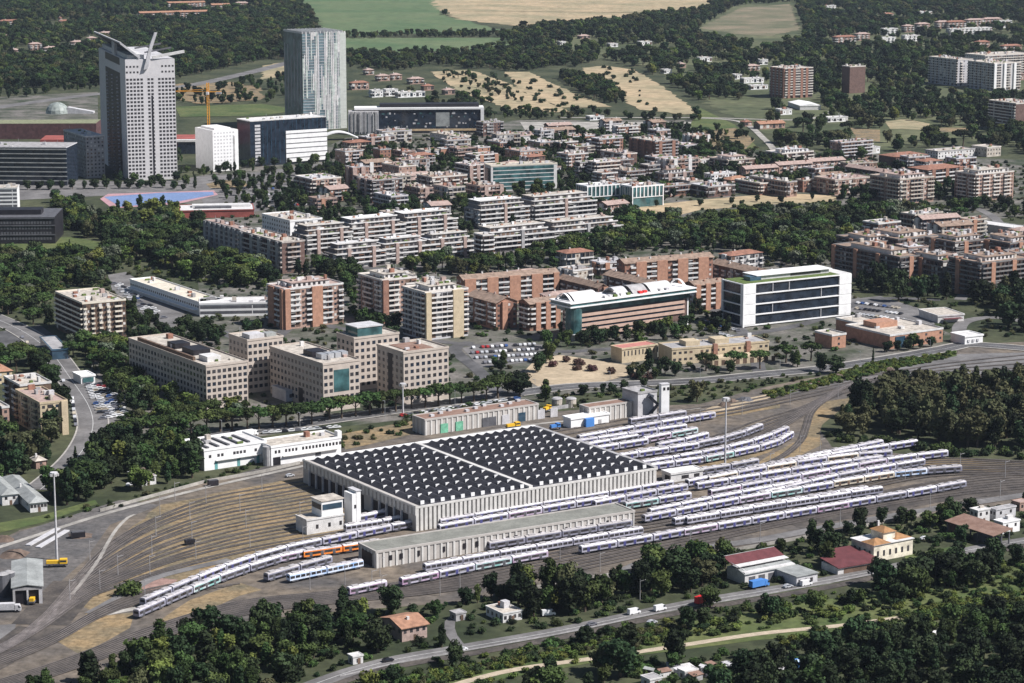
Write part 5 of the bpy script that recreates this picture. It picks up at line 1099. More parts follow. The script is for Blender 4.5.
b = Bld('open_barn', 'open-fronted barn with a rusty brown roof near the right edge', 'barn', (993,536), 5, 947, 1010, yaw=33); w_, d_ = b.w, b.d
b.mesh('roof', MB().prism([(-.8,5),(w_+.8,6.6),(w_+.8,6.9),(-.8,5.3)], -.8, d_+.8, M_rust, 'y'))
for x in (0, w_/2, w_-.5):
    for y in (0, d_*.33, d_*.66, d_-.5): b.box('post', x, x+.5, y, y+.5, 0, 5.3, M_dgrey)
b.box('back_wall', .5, w_-.3, d_-.4, d_, 0, 5.2, M_dbrick); b.box('stored_goods', 2, w_-2, 3, d_*.5, 0, 2.6, M_dgrey)
for (F, h, xl, xr, m, rm, lb) in (((978,511),6,970,990,M_offw,M_offw,'white boxy farmhouse behind the rusty barn'), ((1003,523),5,994,1020,M_white,M_offw,'small white house right of the rusty barn'), ((996,510),5,990,1016,M_lgrey,M_grey,'grey flat outbuilding among the white farmhouses'), ((1020,503),4,1012,1030,M_pink,M_tilep,'pinkish house at the right edge behind the farmhouses')):
    house(lb, F, h, xl, xr, m, 'flat', rm, nw=2)
house('low house with grey hipped roofs by the grass strip at the left', (30,503), 4.5, 2, 47, M_offw, 'hip', M_sheet, nw=5, yaw=25)
house('grey-roofed annex cut by the left edge beside the low house', (2,495), 5, -16, 18, M_offw, 'hip', M_sheet, nw=2, yaw=25)
for (F, h, xl, xr, m, rm, lb) in (((685,672),3,678,698,M_offw,M_offw,'larger white-roofed shack in the allotments at the bottom'), ((708,671),2.6,701,716,M_lgrey,M_grey,'grey shack in the allotments'), ((798,663),2.6,792,808,M_bluep,mat('pale_blue_sheet',(.5,.62,.78)),'pale blue shack among dark trees at the bottom'), ((936,634),2.5,931,942,M_offw,M_white,'tiny white roof in the dark trees, upper right one'), ((887,642),2.6,882,896,M_offw,M_grey,'tiny grey hut in the dark trees'), ((930,644),3,926,938,M_lgrey,M_offw,'small pale hut in the dark trees'), ((650,680),3,641,662,M_offw,M_grey,'shack cut by the bottom edge'), ((735,668),2.5,722,740,M_grey,M_lgrey,'low shack with junk behind the allotment fence')):
    house(lb, F, h, xl, xr, m, 'flat', rm, nw=1, name='shack', cat='shack')
house('old brown-roofed depot hut hidden by the avenue trees', (36,461), 4, 30, 46, M_pink, 'hip', M_roofbeige, nw=1)
house('low white building behind the poplars above the yard', (140,478), 4, 128, 156, M_offw, 'flat', M_tilep, nw=3)
# ------------------------------------------------------------ trees
LEAF = {'dark': mat('leaf_dark', (.021,.036,.014), .75, .4, .35, rnd=.5, spec=.15), 'mid': mat('leaf_mid', (.044,.070,.020), .75, .4, .35, rnd=.45, spec=.15), 'olive': mat('leaf_olive', (.070,.074,.034), .8, .35, .35, rnd=.3, spec=.15),
        'light': mat('leaf_light', (.092,.120,.028), .75, .35, .35, rnd=.25, spec=.15), 'red': mat('leaf_red', (.085,.045,.042), .8, .3, .35, rnd=.3, spec=.1), 'silver': mat('leaf_silver', (.11,.13,.085), .8, .3, .4, rnd=.25, spec=.15)}
PHI = (1+5**.5)/2
def ico():
    v = [(-1,PHI,0),(1,PHI,0),(-1,-PHI,0),(1,-PHI,0),(0,-1,PHI),(0,1,PHI),(0,-1,-PHI),(0,1,-PHI),(PHI,0,-1),(PHI,0,1),(-PHI,0,-1),(-PHI,0,1)]
    f = [(0,11,5),(0,5,1),(0,1,7),(0,7,10),(0,10,11),(1,5,9),(5,11,4),(11,10,2),(10,7,6),(7,1,8),(3,9,4),(3,4,2),(3,2,6),(3,6,8),(3,8,9),(4,9,5),(2,4,11),(6,2,10),(8,6,7),(9,8,1)]
    return np.array(v)/math.sqrt(1+PHI*PHI), f
IV, IF = ico()
def crown_mesh(lobes, leaf, nleaf, size, rg):
    "leaf clumps spread over and through the lobes, each lobe with a ragged core"
    V = []; F = []; k = 0
    for (x, y, z, rx, rz) in lobes:
        c = np.array((x, y, z)); sc = np.array((rx, rx, rz))
        vv = IV*sc*.72*rg.uniform(.7, 1.15, (12, 1))+c; V += [tuple(p) for p in vv]; F += [tuple(k+i for i in f) for f in IF]; k += 12
        n = nleaf; d = rg.normal(size=(n, 3)); d[:, 2] += .25; d /= np.linalg.norm(d, axis=1)[:, None]
        pos = c+d*sc*rg.uniform(.68, 1.12, (n, 1))
        nr = d+rg.normal(scale=.55, size=(n, 3)); nr /= np.linalg.norm(nr, axis=1)[:, None]
        a = np.cross(nr, rg.normal(size=(n, 3))); a /= np.linalg.norm(a, axis=1)[:, None]; b = np.cross(nr, a)
        s_ = size*rg.uniform(.5, 1.3, (n, 1))
        q = np.stack([pos+a*s_, pos+b*s_*.7, pos-a*s_, pos-b*s_*.8], 1).reshape(-1, 3)
        V += [tuple(p) for p in q]; F += [(k+4*i, k+4*i+1, k+4*i+2, k+4*i+3) for i in range(n)]; k += 4*n
    return V, F
def lobes_for(kind, rg):
    L = []
    if kind == 'broad':
        n = 13
        for i in range(n):
            a = rg.uniform(0, 6.28); r_ = 2.9*math.sqrt(rg.uniform(0, 1)); z = rg.uniform(4.0, 8.3); r_ *= math.sqrt(max(.15, 1-((z-5.6)/3.6)**2))
            rr = rg.uniform(1.2, 2.0); L.append((r_*math.cos(a), r_*math.sin(a), z, rr, rr*.85))
        L.append((0, 0, 5.6, 2.6, 2.4)); L.append((rg.uniform(-1.5,1.5), rg.uniform(-1.5,1.5), 2.6, 1.7, 1.4)); L.append((rg.uniform(-1.5,1.5), 0, 3.2, 2.0, 1.6))
    elif kind == 'pine':
        for i in range(13):
            a = rg.uniform(0, 6.28); r_ = 3.6*math.sqrt(rg.uniform(0, 1)); rr = rg.uniform(1.2, 1.8)
            L.append((r_*math.cos(a), r_*math.sin(a), 7.6+rg.uniform(-.4,.6)-(r_/3.6)**2*.9, rr, rr*.62))
        L.append((0, 0, 7.7, 2.8, 1.3))
    elif kind == 'tall':
        for i in range(14):
            z = 2.2+7.2*i/13; r_ = 1.5*math.sin(math.pi*min(1, (.15+.75*i/13))); a = rg.uniform(0, 6.28)
            L.append((r_*math.cos(a)*.8, r_*math.sin(a)*.8, z, rg.uniform(.9, 1.35), rg.uniform(.9, 1.4)))
        L.append((0, 0, 5.2, 1.5, 3.2))
    elif kind == 'cypress':
        for i in range(9): z = .8+8.6*i/8; r_ = 1.0*(1-i/8)**.6+.2; L.append((rg.uniform(-.15,.15), rg.uniform(-.15,.15), z, r_, 1.2))
    elif kind == 'bush':
        for i in range(6): a = rg.uniform(0, 6.28); r_ = 1.9*math.sqrt(rg.uniform(0, 1)); rr = rg.uniform(1.0, 1.7); L.append((r_*math.cos(a), r_*math.sin(a), rg.uniform(.7, 2.0), rr, rr))
    return L
def trunk_mb(kind, rg):
    mb = MB(); 
    if kind == 'bush': return mb.cyl(0, 0, -.2, 1.2, .15, M_trunk, 5, .08)
    top = {'broad': 5.2, 'pine': 7.0, 'tall': 8.0, 'cypress': 8.0}[kind]; r0 = {'broad': .38, 'pine': .36, 'tall': .33, 'cypress': .22}[kind]
    mb.cyl(0, 0, -.3, top, r0, M_trunk, 7, r0*.4, rg.uniform(-.3,.3), rg.uniform(-.3,.3))
    if kind in ('broad', 'pine'):
        for i in range(4):
            a = i*1.57+rg.uniform(-.4,.4); q = 2.2 if kind == 'broad' else 2.6; mb.cyl(0, 0, top*.55, top+.5, r0*.45, M_trunk, 5, r0*.15, q*math.cos(a), q*math.sin(a))
    return mb
PROTO = {}   # (kind, leaf) -> list of (crown mesh, trunk mesh, joined object)
def protos(kind, leaf):
    if (kind, leaf) in PROTO: return PROTO[(kind, leaf)]
    out = []
    for v in range({'broad': 4, 'pine': 3, 'tall': 3, 'cypress': 2, 'bush': 3}[kind]):
        rg = np.random.default_rng(abs(hash((kind, v))) % 9973 if False else (len(kind)*31+v*7+len(leaf)*5))
        nl, sz = {'broad': (85, .50), 'pine': (75, .48), 'tall': (70, .42), 'cypress': (60, .3), 'bush': (60, .40)}[kind]
        V, F = crown_mesh(lobes_for(kind, rg), LEAF[leaf], nl, sz, rg)
        cm = bpy.data.meshes.new(f'{kind}_crown'); cm.from_pydata(V, [], F); cm.materials.append(LEAF[leaf])
        tb = trunk_mb(kind, rg); tm = tb.mesh(f'{kind}_trunk')
        jm = bpy.data.meshes.new(f'{kind}_whole'); k = len(V); jm.from_pydata(V+tb.v, [], F+[tuple(k+i for i in f) for f in tb.f]); jm.materials.append(LEAF[leaf]); jm.materials.append(M_trunk)
        jm.polygons.foreach_set('material_index', [0]*len(F)+[1]*len(tb.f))
        out.append((cm, tm, bpy.data.objects.new(f'{kind}_source', jm)))
    PROTO[(kind, leaf)] = out; return out
KN = {'broad': ('broadleaf_tree', 'tree', 'broad-crowned tree'), 'pine': ('stone_pine', 'pine tree', 'flat-topped umbrella pine'), 'tall': ('poplar_tree', 'tree', 'tall narrow tree'), 'cypress': ('cypress_tree', 'cypress', 'slim cypress'), 'bush': ('shrub', 'bush', 'low bush')}
LC = {'dark': 'dark green', 'mid': 'mid green', 'olive': 'olive-brown', 'light': 'light green', 'red': 'reddish flowering', 'silver': 'silvery'}
CAND = []   # x, y, height, kind, leaf, where
def inpoly(poly, x, y):
    c = False; n = len(poly)
    for i in range(n):
        (xa, ya), (xb, yb) = poly[i], poly[(i+1) % n]
        if (ya > y) != (yb > y) and x < (xb-xa)*(y-ya)/(yb-ya)+xa: c = not c
    return c
def wood(where, poly, spacing, h, mix, keep=1.0, seed=1, mask=None):
    mask = MASK if mask is None else mask
    r = random.Random(seed+len(CAND)); W_ = [G(max(-120, min(1144, x)), y) for x, y in poly]
    x0, x1 = min(p[0] for p in W_), max(p[0] for p in W_); y0, y1 = min(p[1] for p in W_), max(p[1] for p in W_)
    ks = list(mix); ws = [mix[k] for k in ks]; y = y0
    while y < y1:
        x = x0
        while x < x1:
            X, Y = x+r.uniform(-.45, .45)*spacing, y+r.uniform(-.45, .45)*spacing; x += spacing
            if r.random() > keep: continue
            px, py = P(X, Y)
            if not (-30 < px < 1054 and py < 712): continue
            if inpoly(poly, px, py) and free(X, Y, mask):
                k, lf = r.choices(ks, ws)[0]; hh = r.uniform(h[0]*.8, h[1]*1.1)*(1 if k != 'bush' else .9)
                CAND.append((X, Y, hh, k, lf, where, None))
        y += spacing
def row(where, a, b, n, h, kind, leaf, jit=.6):
    A_, B_ = G(*a), G(*b); r = random.Random(n)
    for i in range(n):
        t = (i+.5)/n; od = ['first','second','third','fourth','fifth','sixth','seventh','eighth','ninth','tenth','eleventh','twelfth','thirteenth','fourteenth','fifteenth','sixteenth'][i]
        CAND.append((A_[0]+(B_[0]-A_[0])*t+r.uniform(-jit, jit), A_[1]+(B_[1]-A_[1])*t+r.uniform(-jit, jit), h*r.uniform(.88, 1.12), kind, leaf, where, f'{od} {"pine" if kind == "pine" else "tree"} from the left in the row {where}'))
def one(px, h, kind, leaf, label):
    X, Y = G(*px); CAND.append((X, Y, h, kind, leaf, 'standing alone', label))
D_ = {('broad','dark'):5, ('broad','mid'):3, ('tall','dark'):1.5, ('tall','mid'):.7}
FARM = {('broad','dark'):4, ('broad','mid'):4, ('broad','olive'):1.3, ('broad','light'):.5, ('pine','dark'):1}
wood('in the far forest at the upper left', [(-60,-12),(290,-12),(315,22),(322,42),(300,66),(240,74),(180,80),(100,86),(-60,92)], 15, (11,17), FARM, .93)
wood('beyond the low glass office', [(335,56),(470,53),(520,46),(600,60),(582,68),(560,66),(530,71),(505,71),(470,69),(430,65),(400,72),(350,68)], 13, (9,14), FARM, .85)
wood('beyond the low glass office', [(348,90),(480,96),(500,104),(480,112),(440,108),(350,101)], 13, (8,12), FARM, .6)
wood('in the hedgerow between two green fields', [(330,37),(420,34),(512,34),(512,38),(420,38),(335,39)], 14, (9,12), FARM, .9)
wood('in the green field', [(372,12),(388,11),(392,17),(378,18)], 14, (10,13), FARM, 1)
wood('on the field boundary at the top', [(405,-6),(430,4),(448,12),(452,20),(436,15),(415,4),(395,-4)], 14, (9,12), FARM, 1)
wood('in the far forest at the upper right', [(500,42),(520,30),(560,26),(600,23),(640,18),(700,12),(720,2),(790,-10),(1080,-12),(1080,150),(1020,162),(970,146),(900,152),(880,166),(870,160),(830,168),(818,150),(772,150),(765,138),(740,118),(716,118),(700,104),(660,80),(640,68),(610,60),(560,56),(520,46)], 15, (9,17), FARM, .74)
wood('on top of the far hills', [(-60,-30),(1084,-30),(1084,-12),(-60,-12)], 24, (12,17), FARM, .6)
wood('between the tan fields', [(585,76),(612,86),(626,104),(612,107),(590,98),(566,86),(558,77)], 12, (9,14), FARM, .95)
wood('between the tan fields', [(436,72),(470,73),(505,88),(530,102),(515,104),(480,92)], 14, (6,9), FARM, .5)
wood('in the strip below the tan fields', [(480,110),(560,112),(700,118),(700,121),(520,120),(480,118)], 13, (7,10), FARM, .7)
wood('on the slope with the garden path', [(690,108),(740,116),(770,140),(765,155),(700,156),(690,140)], 15, (6,10), FARM, .35)
wood('between the houses right of the brick terraces', [(680,150),(706,152),(704,176),(690,178)], 11, (8,11), D_, .9)
for pl, sp in (([(582,68),(606,66),(635,70),(655,82),(690,106),(700,116),(640,110),(628,104),(615,82)],30), ([(430,72),(505,72),(555,85),(585,98),(612,107),(560,110),(460,92)],28)):
    r = random.Random(5); W_ = [G(*p) for p in pl]; xs = [p[0] for p in W_]; ys = [p[1] for p in W_]
    for i in range(int((max(xs)-min(xs))/sp)):
        for j in range(int((max(ys)-min(ys))/sp)):
            X, Y = min(xs)+i*sp+r.uniform(-9,9), min(ys)+j*sp+r.uniform(-9,9)
            if inpoly(pl, *P(X, Y)) and r.random() < .6: CAND.append((X, Y, r.uniform(2.5, 6), 'bush', 'dark', 'dotted over the tan fields', None))
PARK = {('broad','dark'):3, ('broad','mid'):4.5, ('broad','light'):2, ('broad','olive'):1, ('pine','mid'):2.5, ('tall','dark'):1, ('broad','silver'):1.6}
wood('in the park left of the shaded condominium', [(55,206),(85,217),(110,222),(178,222),(190,226),(205,228),(205,262),(235,268),(280,276),(264,292),(192,281),(175,273),(150,260),(128,256),(118,268),(104,286),(60,290),(50,300),(-20,322),(-20,260),(60,262),(102,258),(110,244),(75,236),(62,225)], 9.5, (9,15), PARK, .95)
wood('on the lawn edge before the balcony block', [(-20,300),(50,295),(55,335),(20,326),(-20,318)], 11, (8,12), {('pine','mid'):3, ('broad','dark'):2}, .7)
wood('between the balcony block and the long white building', [(126,300),(150,318),(175,335),(262,330),(262,345),(130,350),(124,335)], 9, (7,12), D_, .95)
wood('in the gully behind the brown-pink block', [(238,262),(300,268),(352,262),(358,285),(345,300),(330,278),(290,276),(250,275)], 9, (8,12), D_, .95)
wood('below the white terraces', [(400,272),(440,262),(500,262),(620,240),(632,255),(560,268),(500,272),(470,276),(430,276)], 9, (9,13), PARK, .95)
wood('in the green belt below the meadow', [(560,246),(640,222),(665,222),(700,214),(780,207),(835,206),(870,214),(905,212),(968,222),(870,228),(845,242),(836,266),(800,270),(760,256),(712,250),(640,250),(600,262),(560,262)], 9.5, (9,14), PARK, .97)
wood('around the columned offices', [(576,206),(600,204),(664,206),(668,214),(640,222),(600,226),(580,214)], 10, (8,12), D_, .9)
wood('in front of the dark quarter', [(850,280),(900,288),(950,296),(1060,285),(1060,345),(1000,330),(990,310),(960,300),(905,304),(862,296)], 10, (9,17), {('broad','dark'):5, ('tall','dark'):3, ('tall','olive'):1.5, ('broad','mid'):2}, .9)
wood('above the long low white-roofed building', [(900,190),(955,206),(1060,212),(1060,222),(968,214),(930,212)], 11, (8,12), D_, .6)
wood('left of the avenue', [(-20,340),(10,330),(42,356),(62,382),(55,378),(20,372),(-20,395)], 11, (9,12), {('pine','mid'):4, ('broad','dark'):2}, .85)
wood('in the garden between avenue and beige offices', [(60,345),(127,345),(128,382),(205,416),(250,412),(252,420),(130,432),(122,395),(95,370),(66,362)], 8.5, (7,12), PARK, .95)
wood('around the yellow block on the avenue', [(60,410),(78,440),(60,462),(40,470),(-20,490),(-20,425),(10,444),(40,446)], 8.5, (9,15), {('tall','dark'):3, ('broad','olive'):2, ('broad','dark'):4, ('broad','mid'):2}, .95)
wood('between avenue and yard', [(84,470),(100,448),(200,446),(206,474),(150,490),(95,500),(45,512),(50,490),(40,484),(60,476)], 8.5, (8,15), {('tall','dark'):3, ('tall','mid'):2, ('broad','dark'):4, ('broad','mid'):3, ('broad','light'):1}, .92)
LOW = {('broad','dark'):5, ('broad','mid'):4, ('tall','dark'):1.5, ('tall','mid'):1, ('broad','olive'):.9, ('broad','light'):.8}
wood('in the dark scrub wood at the lower left', [(-40,705),(0,694),(60,672),(120,654),(180,645),(235,632),(300,626),(345,616),(380,610),(376,640),(345,665),(300,684),(280,705)], 8.2, (8,13), LOW, .97)
wood('around the orange-roofed house below the trains', [(380,612),(410,606),(470,602),(500,594),(560,590),(590,592),(560,600),(480,606),(446,612),(436,632),(446,646),(400,656),(350,668),(375,640)], 8, (7,12), LOW, .92)
wood('in the trees between the trains and the lower road', [(425,604),(560,590),(630,584),(660,572),(720,560),(734,577),(700,594),(640,607),(560,625),(528,632),(524,615),(470,606)], 8.2, (9,15), LOW, .96)
wood('in the strip beside the service road', [(660,562),(700,556),(760,547),(830,536),(900,522),(960,511),(1060,498),(1060,510),(960,516),(945,532),(915,532),(850,537),(826,562),(802,562),(760,552),(722,562)], 9, (7,12), LOW, .85)
wood('in the dark wood at the lower right', [(700,682),(760,672),(800,658),(900,640),(1000,620),(1060,608),(1060,705),(690,705)], 8.6, (8,13), {('broad','dark'):9, ('broad','mid'):.8, ('tall','dark'):1}, .95)  # mostly dark leaves: the dimming towards this corner is put into the mix
wood('between the lower road and the dirt path bend', [(664,640),(690,622),(740,612),(800,606),(860,600),(880,590),(960,572),(1060,555),(1060,584),(960,600),(860,612),(800,622),(740,632),(680,642)], 9, (6,11), {('broad','dark'):8, ('broad','mid'):1.5}, .6)
wood('in the dark clump below the villa', [(870,590),(900,578),(960,566),(1000,560),(990,585),(930,596),(880,602)], 8, (9,13), {('broad','dark'):6, ('broad','mid'):2}, .95)
wood('beside the villa', [(905,552),(960,540),(1060,528),(1060,545),(960,560),(900,574)], 9, (7,12), LOW, .8)
wood('in the scrub between road and dirt path', [(330,690),(400,672),(480,662),(560,646),(640,628),(700,618),(700,640),(620,650),(560,660),(480,674),(440,690)], 10, (4,10), {('broad','dark'):4, ('broad','mid'):2, ('bush','light'):3}, .4)
wood('below the dirt path', [(500,705),(520,680),(600,664),(660,655),(700,665),(690,672),(640,680),(600,705)], 9, (6,11), LOW, .6)
wood('in the olive-brown wood right of the yard', [(838,442),(836,428),(858,410),(890,397),(960,396),(1060,392),(1060,452),(960,450),(930,444),(900,436),(880,434)], 8.8, (13,19), {('tall','olive'):4, ('broad','olive'):5, ('broad','dark'):2, ('tall','dark'):1}, .97)
wood('at the foot of the wood right of the yard', [(822,442),(836,432),(850,440),(900,440),(940,450),(1060,456),(1060,462),(940,457),(880,446),(835,446)], 6, (3,5), {('bush','mid'):3, ('bush','dark'):3}, .9)
wood('along the street behind the school', [(640,378),(700,374),(760,368),(830,360),(940,342),(940,345),(830,366),(760,372),(700,378)], 13, (5,9), D_, .5)
wood('on the car park behind the curved office', [(470,345),(520,340),(560,345),(550,360),(520,372),(480,372)], 12, (6,9), D_, .6)
wood('between the town blocks', [(270,215),(300,170),(345,150),(420,150),(520,135),(600,130),(690,130),(760,160),(960,170),(960,200),(860,205),(800,200),(700,205),(640,210),(560,215),(480,235),(400,230),(340,250),(300,260)], 11, (7,11), D_, .7)
wood('between the brick blocks', [(350,300),(400,330),(470,345),(560,345),(560,330),(700,300),(720,320),(730,335),(700,335),(600,350),(480,345),(350,340)], 8.5, (6,11), {('broad','dark'):4, ('broad','mid'):4, ('tall','dark'):1, ('broad','light'):.8}, .9)
wood('near the roundabout', [(150,190),(200,176),(240,170),(330,175),(345,200),(300,212),(260,218),(225,218),(218,200)], 13, (5,9), D_, .35)
wood('on the rough ground behind the crane', [(176,80),(240,76),(300,68),(300,100),(262,104),(176,106)], 14, (7,12), D_, .4)
wood('around the dome lawn', [(-20,88),(98,84),(98,100),(-20,106)], 14, (7,11), D_, .45)
wood('beside the black low office', [(52,200),(84,206),(84,232),(56,236)], 9, (8,12), D_, .9)
wood('among the parked cars beside the avenue', [(96,370),(124,372),(126,425),(108,432),(104,400)], 13, (6,9), D_, .5, mask=np.zeros((870,1900),bool))
wood('on the left side of the avenue', [(20,345),(40,352),(58,376),(68,392),(60,396),(40,372),(10,352)], 9, (8,12), {('pine','mid'):3, ('broad','dark'):3}, .9)
wood('on the ridge across the harvested field', [(540,-6),(640,-8),(650,4),(600,10),(548,8)], 14, (9,13), FARM, .6)
wood('on the ground between the high-rises and the pitch', [(100,178),(240,168),(330,160),(345,180),(300,205),(240,208),(218,198),(180,190),(100,190)], 13, (6,10), D_, .55, mask=HARD)
wood('along the verge by the school', [(560,372),(640,376),(720,374),(820,366),(820,372),(700,380),(600,388),(560,390)], 9, (5,9), D_, .6)
wood('by the crane', [(176,150),(200,180),(196,188),(150,190),(160,160)], 12, (5,8), D_, .4)
row('before the dark glass office at the left', (22,190), (168,188), 13, 9, 'broad', 'dark')
row('at the foot of the white louvred office', (232,170), (330,157), 12, 9, 'broad', 'dark')
row('before the longest beige office', (116,442), (240,430), 9, 13, 'pine', 'mid')
row('between the two longest beige offices', (240,431), (318,424), 6, 13, 'pine', 'mid')
row('before the glass square office', (322,421), (402,411), 6, 13, 'pine', 'mid')
row('before the office with the black slot', (406,410), (505,398), 8, 13, 'pine', 'mid')
for k, (x, y) in enumerate(((706,371),(734,370),(760,369),(786,363),(811,361))): one((x, y), 12, 'pine', 'mid', ['first','second','third','fourth','fifth'][k]+' umbrella pine from the left before the cream school')
one((648,374), 14, 'tall', 'dark', 'dark pointed tree right of the red-roofed hall'); one((665,374), 11, 'broad', 'dark', 'dark round tree beside the pointed one at the hall'); one((697,402), 14, 'broad', 'olive', 'big dusty tree behind the trains next to the yard poles')
one((550,363), 13, 'broad', 'mid', 'large round tree on the car park left of the sandy square'); one((538,372), 12, 'broad', 'dark', 'dark tree left of the large round one'); one((520,396), 14, 'broad', 'dark', 'large dark tree at the left end of the sandy square'); one((508,393), 12, 'broad', 'mid', 'green tree beside the large dark one, left of the sandy square'); one((545,402), 12, 'tall', 'mid', 'upright green tree between workshop and square')
for k, (x, y) in enumerate(((583,395),(603,394),(612,394),(623,391),(643,388))): one((x, y), 6.5, 'broad', 'dark', ['first','second','third','fourth','fifth'][k]+' small round tree from the left along the near edge of the sandy square')
one((820,372), 12, 'broad', 'dark', 'big dark tree left of the brick institute'); one((836,374), 11, 'broad', 'dark', 'second big dark tree left of the brick institute'); one((873,362), 8, 'cypress', 'dark', 'small dark conifer standing in the street verge')
for k, (x, y) in enumerate(((887,352),(898,351),(909,350),(920,349),(931,347))): one((x, y), 7, 'broad', 'dark', ['first','second','third','fourth','fifth'][k]+' clipped tree from the left before the brick institute')
one((70,261), 15, 'cypress', 'dark', 'dark cypress at the right end of the pale green lawn'); one((76,472), 12, 'cypress', 'dark', 'left one of two cypresses below the avenue'); one((97,474), 15, 'cypress', 'dark', 'right, taller one of two cypresses below the avenue'); one((49,378), 9, 'cypress', 'dark', 'slim cypress at the upper end of the avenue')
for k, (x, y, hh) in enumerate(((128,214,12),(140,213,15),(152,215,16),(163,213,14),(174,216,15),(118,212,10))): one((x, y), hh, 'tall' if k % 2 else 'broad', 'dark' if k % 2 else 'light', ['first','second','third','fourth','fifth','sixth'][k]+' tree of the clump overlapping the blue pitch')
one((710,609), 9, 'broad', 'mid', 'green tree just right of the red lorry')
for k, (x, y) in enumerate(((656,207),(700,206),(732,204),(742,207),(757,202),(781,203),(812,200),(668,214))): one((x, y), 6.5, 'broad', 'dark', ['first','second','third','fourth','fifth','sixth','seventh','eighth'][k]+' dark round tree dotted over the dry meadow')
one((120,385), 9, 'broad', 'light', 'bright green round tree at the end of the longest beige office'); one((378,410), 9, 'broad', 'mid', 'green tree at the street corner left of the workshop'); one((190,471), 16, 'broad', 'dark', 'dark tree pressed against the end of the white yard building'); one((180,468), 16, 'tall', 'mid', 'green poplar left of the dark tree at the white yard building'); one((170,462), 15, 'tall', 'light', 'tall pale green poplar left of the white yard buildings'); one((195,464), 14, 'tall', 'dark', 'tall dark poplar touching the white yard buildings')
for k, (x, y) in enumerate(((553,367),(579,365),(592,371),(577,370),(612,374),(636,378),(648,379),(566,362))): one((x, y), 4.2, 'bush', 'red', ['first','second','third','fourth','fifth','sixth','seventh','eighth'][k]+' reddish oleander planted round the sandy square')
one((620,677), 15, 'broad', 'dark', 'big dark round tree beside the dirt path'); one((676,668), 15, 'broad', 'dark', 'second big dark round tree by the dirt path, further right'); one((628,652), 11, 'broad', 'dark', 'dark tree touching the lower road from below'); one((860,540), 7, 'broad', 'dark', 'round tree behind the villa')
one((938,563), 6, 'broad', 'dark', 'small round tree on the lawn right of the villa'); one((442,648), 9, 'tall', 'dark', 'dark tree at the mouth of the lane'); one((130,595), 5.5, 'bush', 'mid', 'single green bush on the reddish slab in the yard'); one((827,566), 11, 'broad', 'mid', 'leafy tree between the farm depot and the dark-red stables')
one((228,655), 9, 'broad', 'light', 'yellow-green tree at the edge of the scrub by the yard'); one((240,652), 9, 'broad', 'light', 'second yellow-green tree at the edge of the scrub')
LMK = [(402,630,'the orange-roofed house'),(503,614,'the flat-roofed grey house'),(882,552,'the cream villa'),(765,572,'the striped farm depot'),(980,535,'the rusty barn'),(82,335,'the balcony block'),(165,300,'the long white building'),(240,260,'the shaded condominium'),(795,325,'the white-framed office'),(180,400,'the longest beige office'),(40,430,'the yellow block'),(235,470,'the white yard buildings'),(700,598,'the red lorry'),(620,677,'the big dark tree by the path'),(800,640,'the dirt path bend'),(940,630,'the tiny white roof'),(560,620,'the parked white van'),(330,650,'the pale garage'),(150,640,'the throat of the yard'),(60,670,'the bottom left corner'),(240,640,'the grey train end'),(870,430,'the dry grass loop'),(940,420,'the middle of that wood'),(1010,430,'the right edge'),(780,200,'the dry meadow'),(700,240,'the pine clump'),(560,250,'the banded terraces'),(420,265,'the lower terraces'),(640,230,'the columned offices'),(900,230,'the dark quarter'),(960,310,'the low restaurant'),(1000,640,'the lower right corner'),(850,680,'the blue shack'),(480,660,'the road bend'),(130,230,'the blue pitch'),(30,250,'the pale lawn'),(130,45,'the pale high-rise'),(250,40,'the two high-rises'),(850,80,'the brick tower'),(975,70,'the white slab cluster'),(640,45,'the lane'),(780,90,'the dark red block')]
sel = {}
for i, c in enumerate(CAND):
    X, Y, h = c[:3]; px, py = P(X, Y); vis = -12 < px < 1036 and py < 690+h*1.5
    sel.setdefault(c[3], []).append((-(h*S(X, Y)) - (1000 if c[6] else 0) + (0 if vis else 5000), i))
keep = set()
for k, L in sel.items():
    L.sort(); keep |= {i for s_, i in L[:296] if s_ < 2500}
rest = {}; used = {}
for i, (X, Y, h, k, lf, where, lab) in enumerate(CAND):
    r = random.Random(i); pr = protos(k, lf); v = r.randrange(len(pr)); sc = h/10 if k != 'bush' else h/3.4; rz = r.uniform(0, 6.28); wx = sc*r.uniform(.78, 1.35)
    if k == 'pine': wx = sc*r.uniform(1.15, 1.4)
    if i in keep:
        e = empty(KN[k][0], (X, Y, 0), rz); c = link('crown', pr[v][0], e, sc=(wx, wx, sc)); link('trunk', pr[v][1], e, sc=(wx, wx, sc))
        c_own = bool(lab)
        if not lab:
            px, py = P(X, Y); lm = min(LMK, key=lambda q: (q[0]-px)**2+(2*(q[1]-py))**2); dx, dy = px-lm[0], py-lm[1]
            rel = ('right of' if dx > 0 else 'left of') if abs(dx) > 1.6*abs(dy) else ('in front of' if dy > 0 else 'behind'); dist = '' if math.hypot(dx, dy) < 38 else 'well '
            sz = 'tall ' if h > 12.5 else 'small ' if h < 7 else ''
            lab = f'{sz}{LC[lf]} {KN[k][2].replace("tall ","").replace("flat-topped ","").replace("broad-crowned tree","round tree")} {dist}{rel} {lm[2]}'
            lab = lab if len(lab.split())+len(where.split()) > 16 else lab+', '+where
        lab = ' '.join(lab.split()); tag(e, lab, KN[k][1], KN[k][1]+'s '+(where if c_own else ' '.join(lab.split(',')[0].split()[-6:])))
    else: rest.setdefault(where, []).append((X, Y, h, k, lf, v, rz, wx, sc))
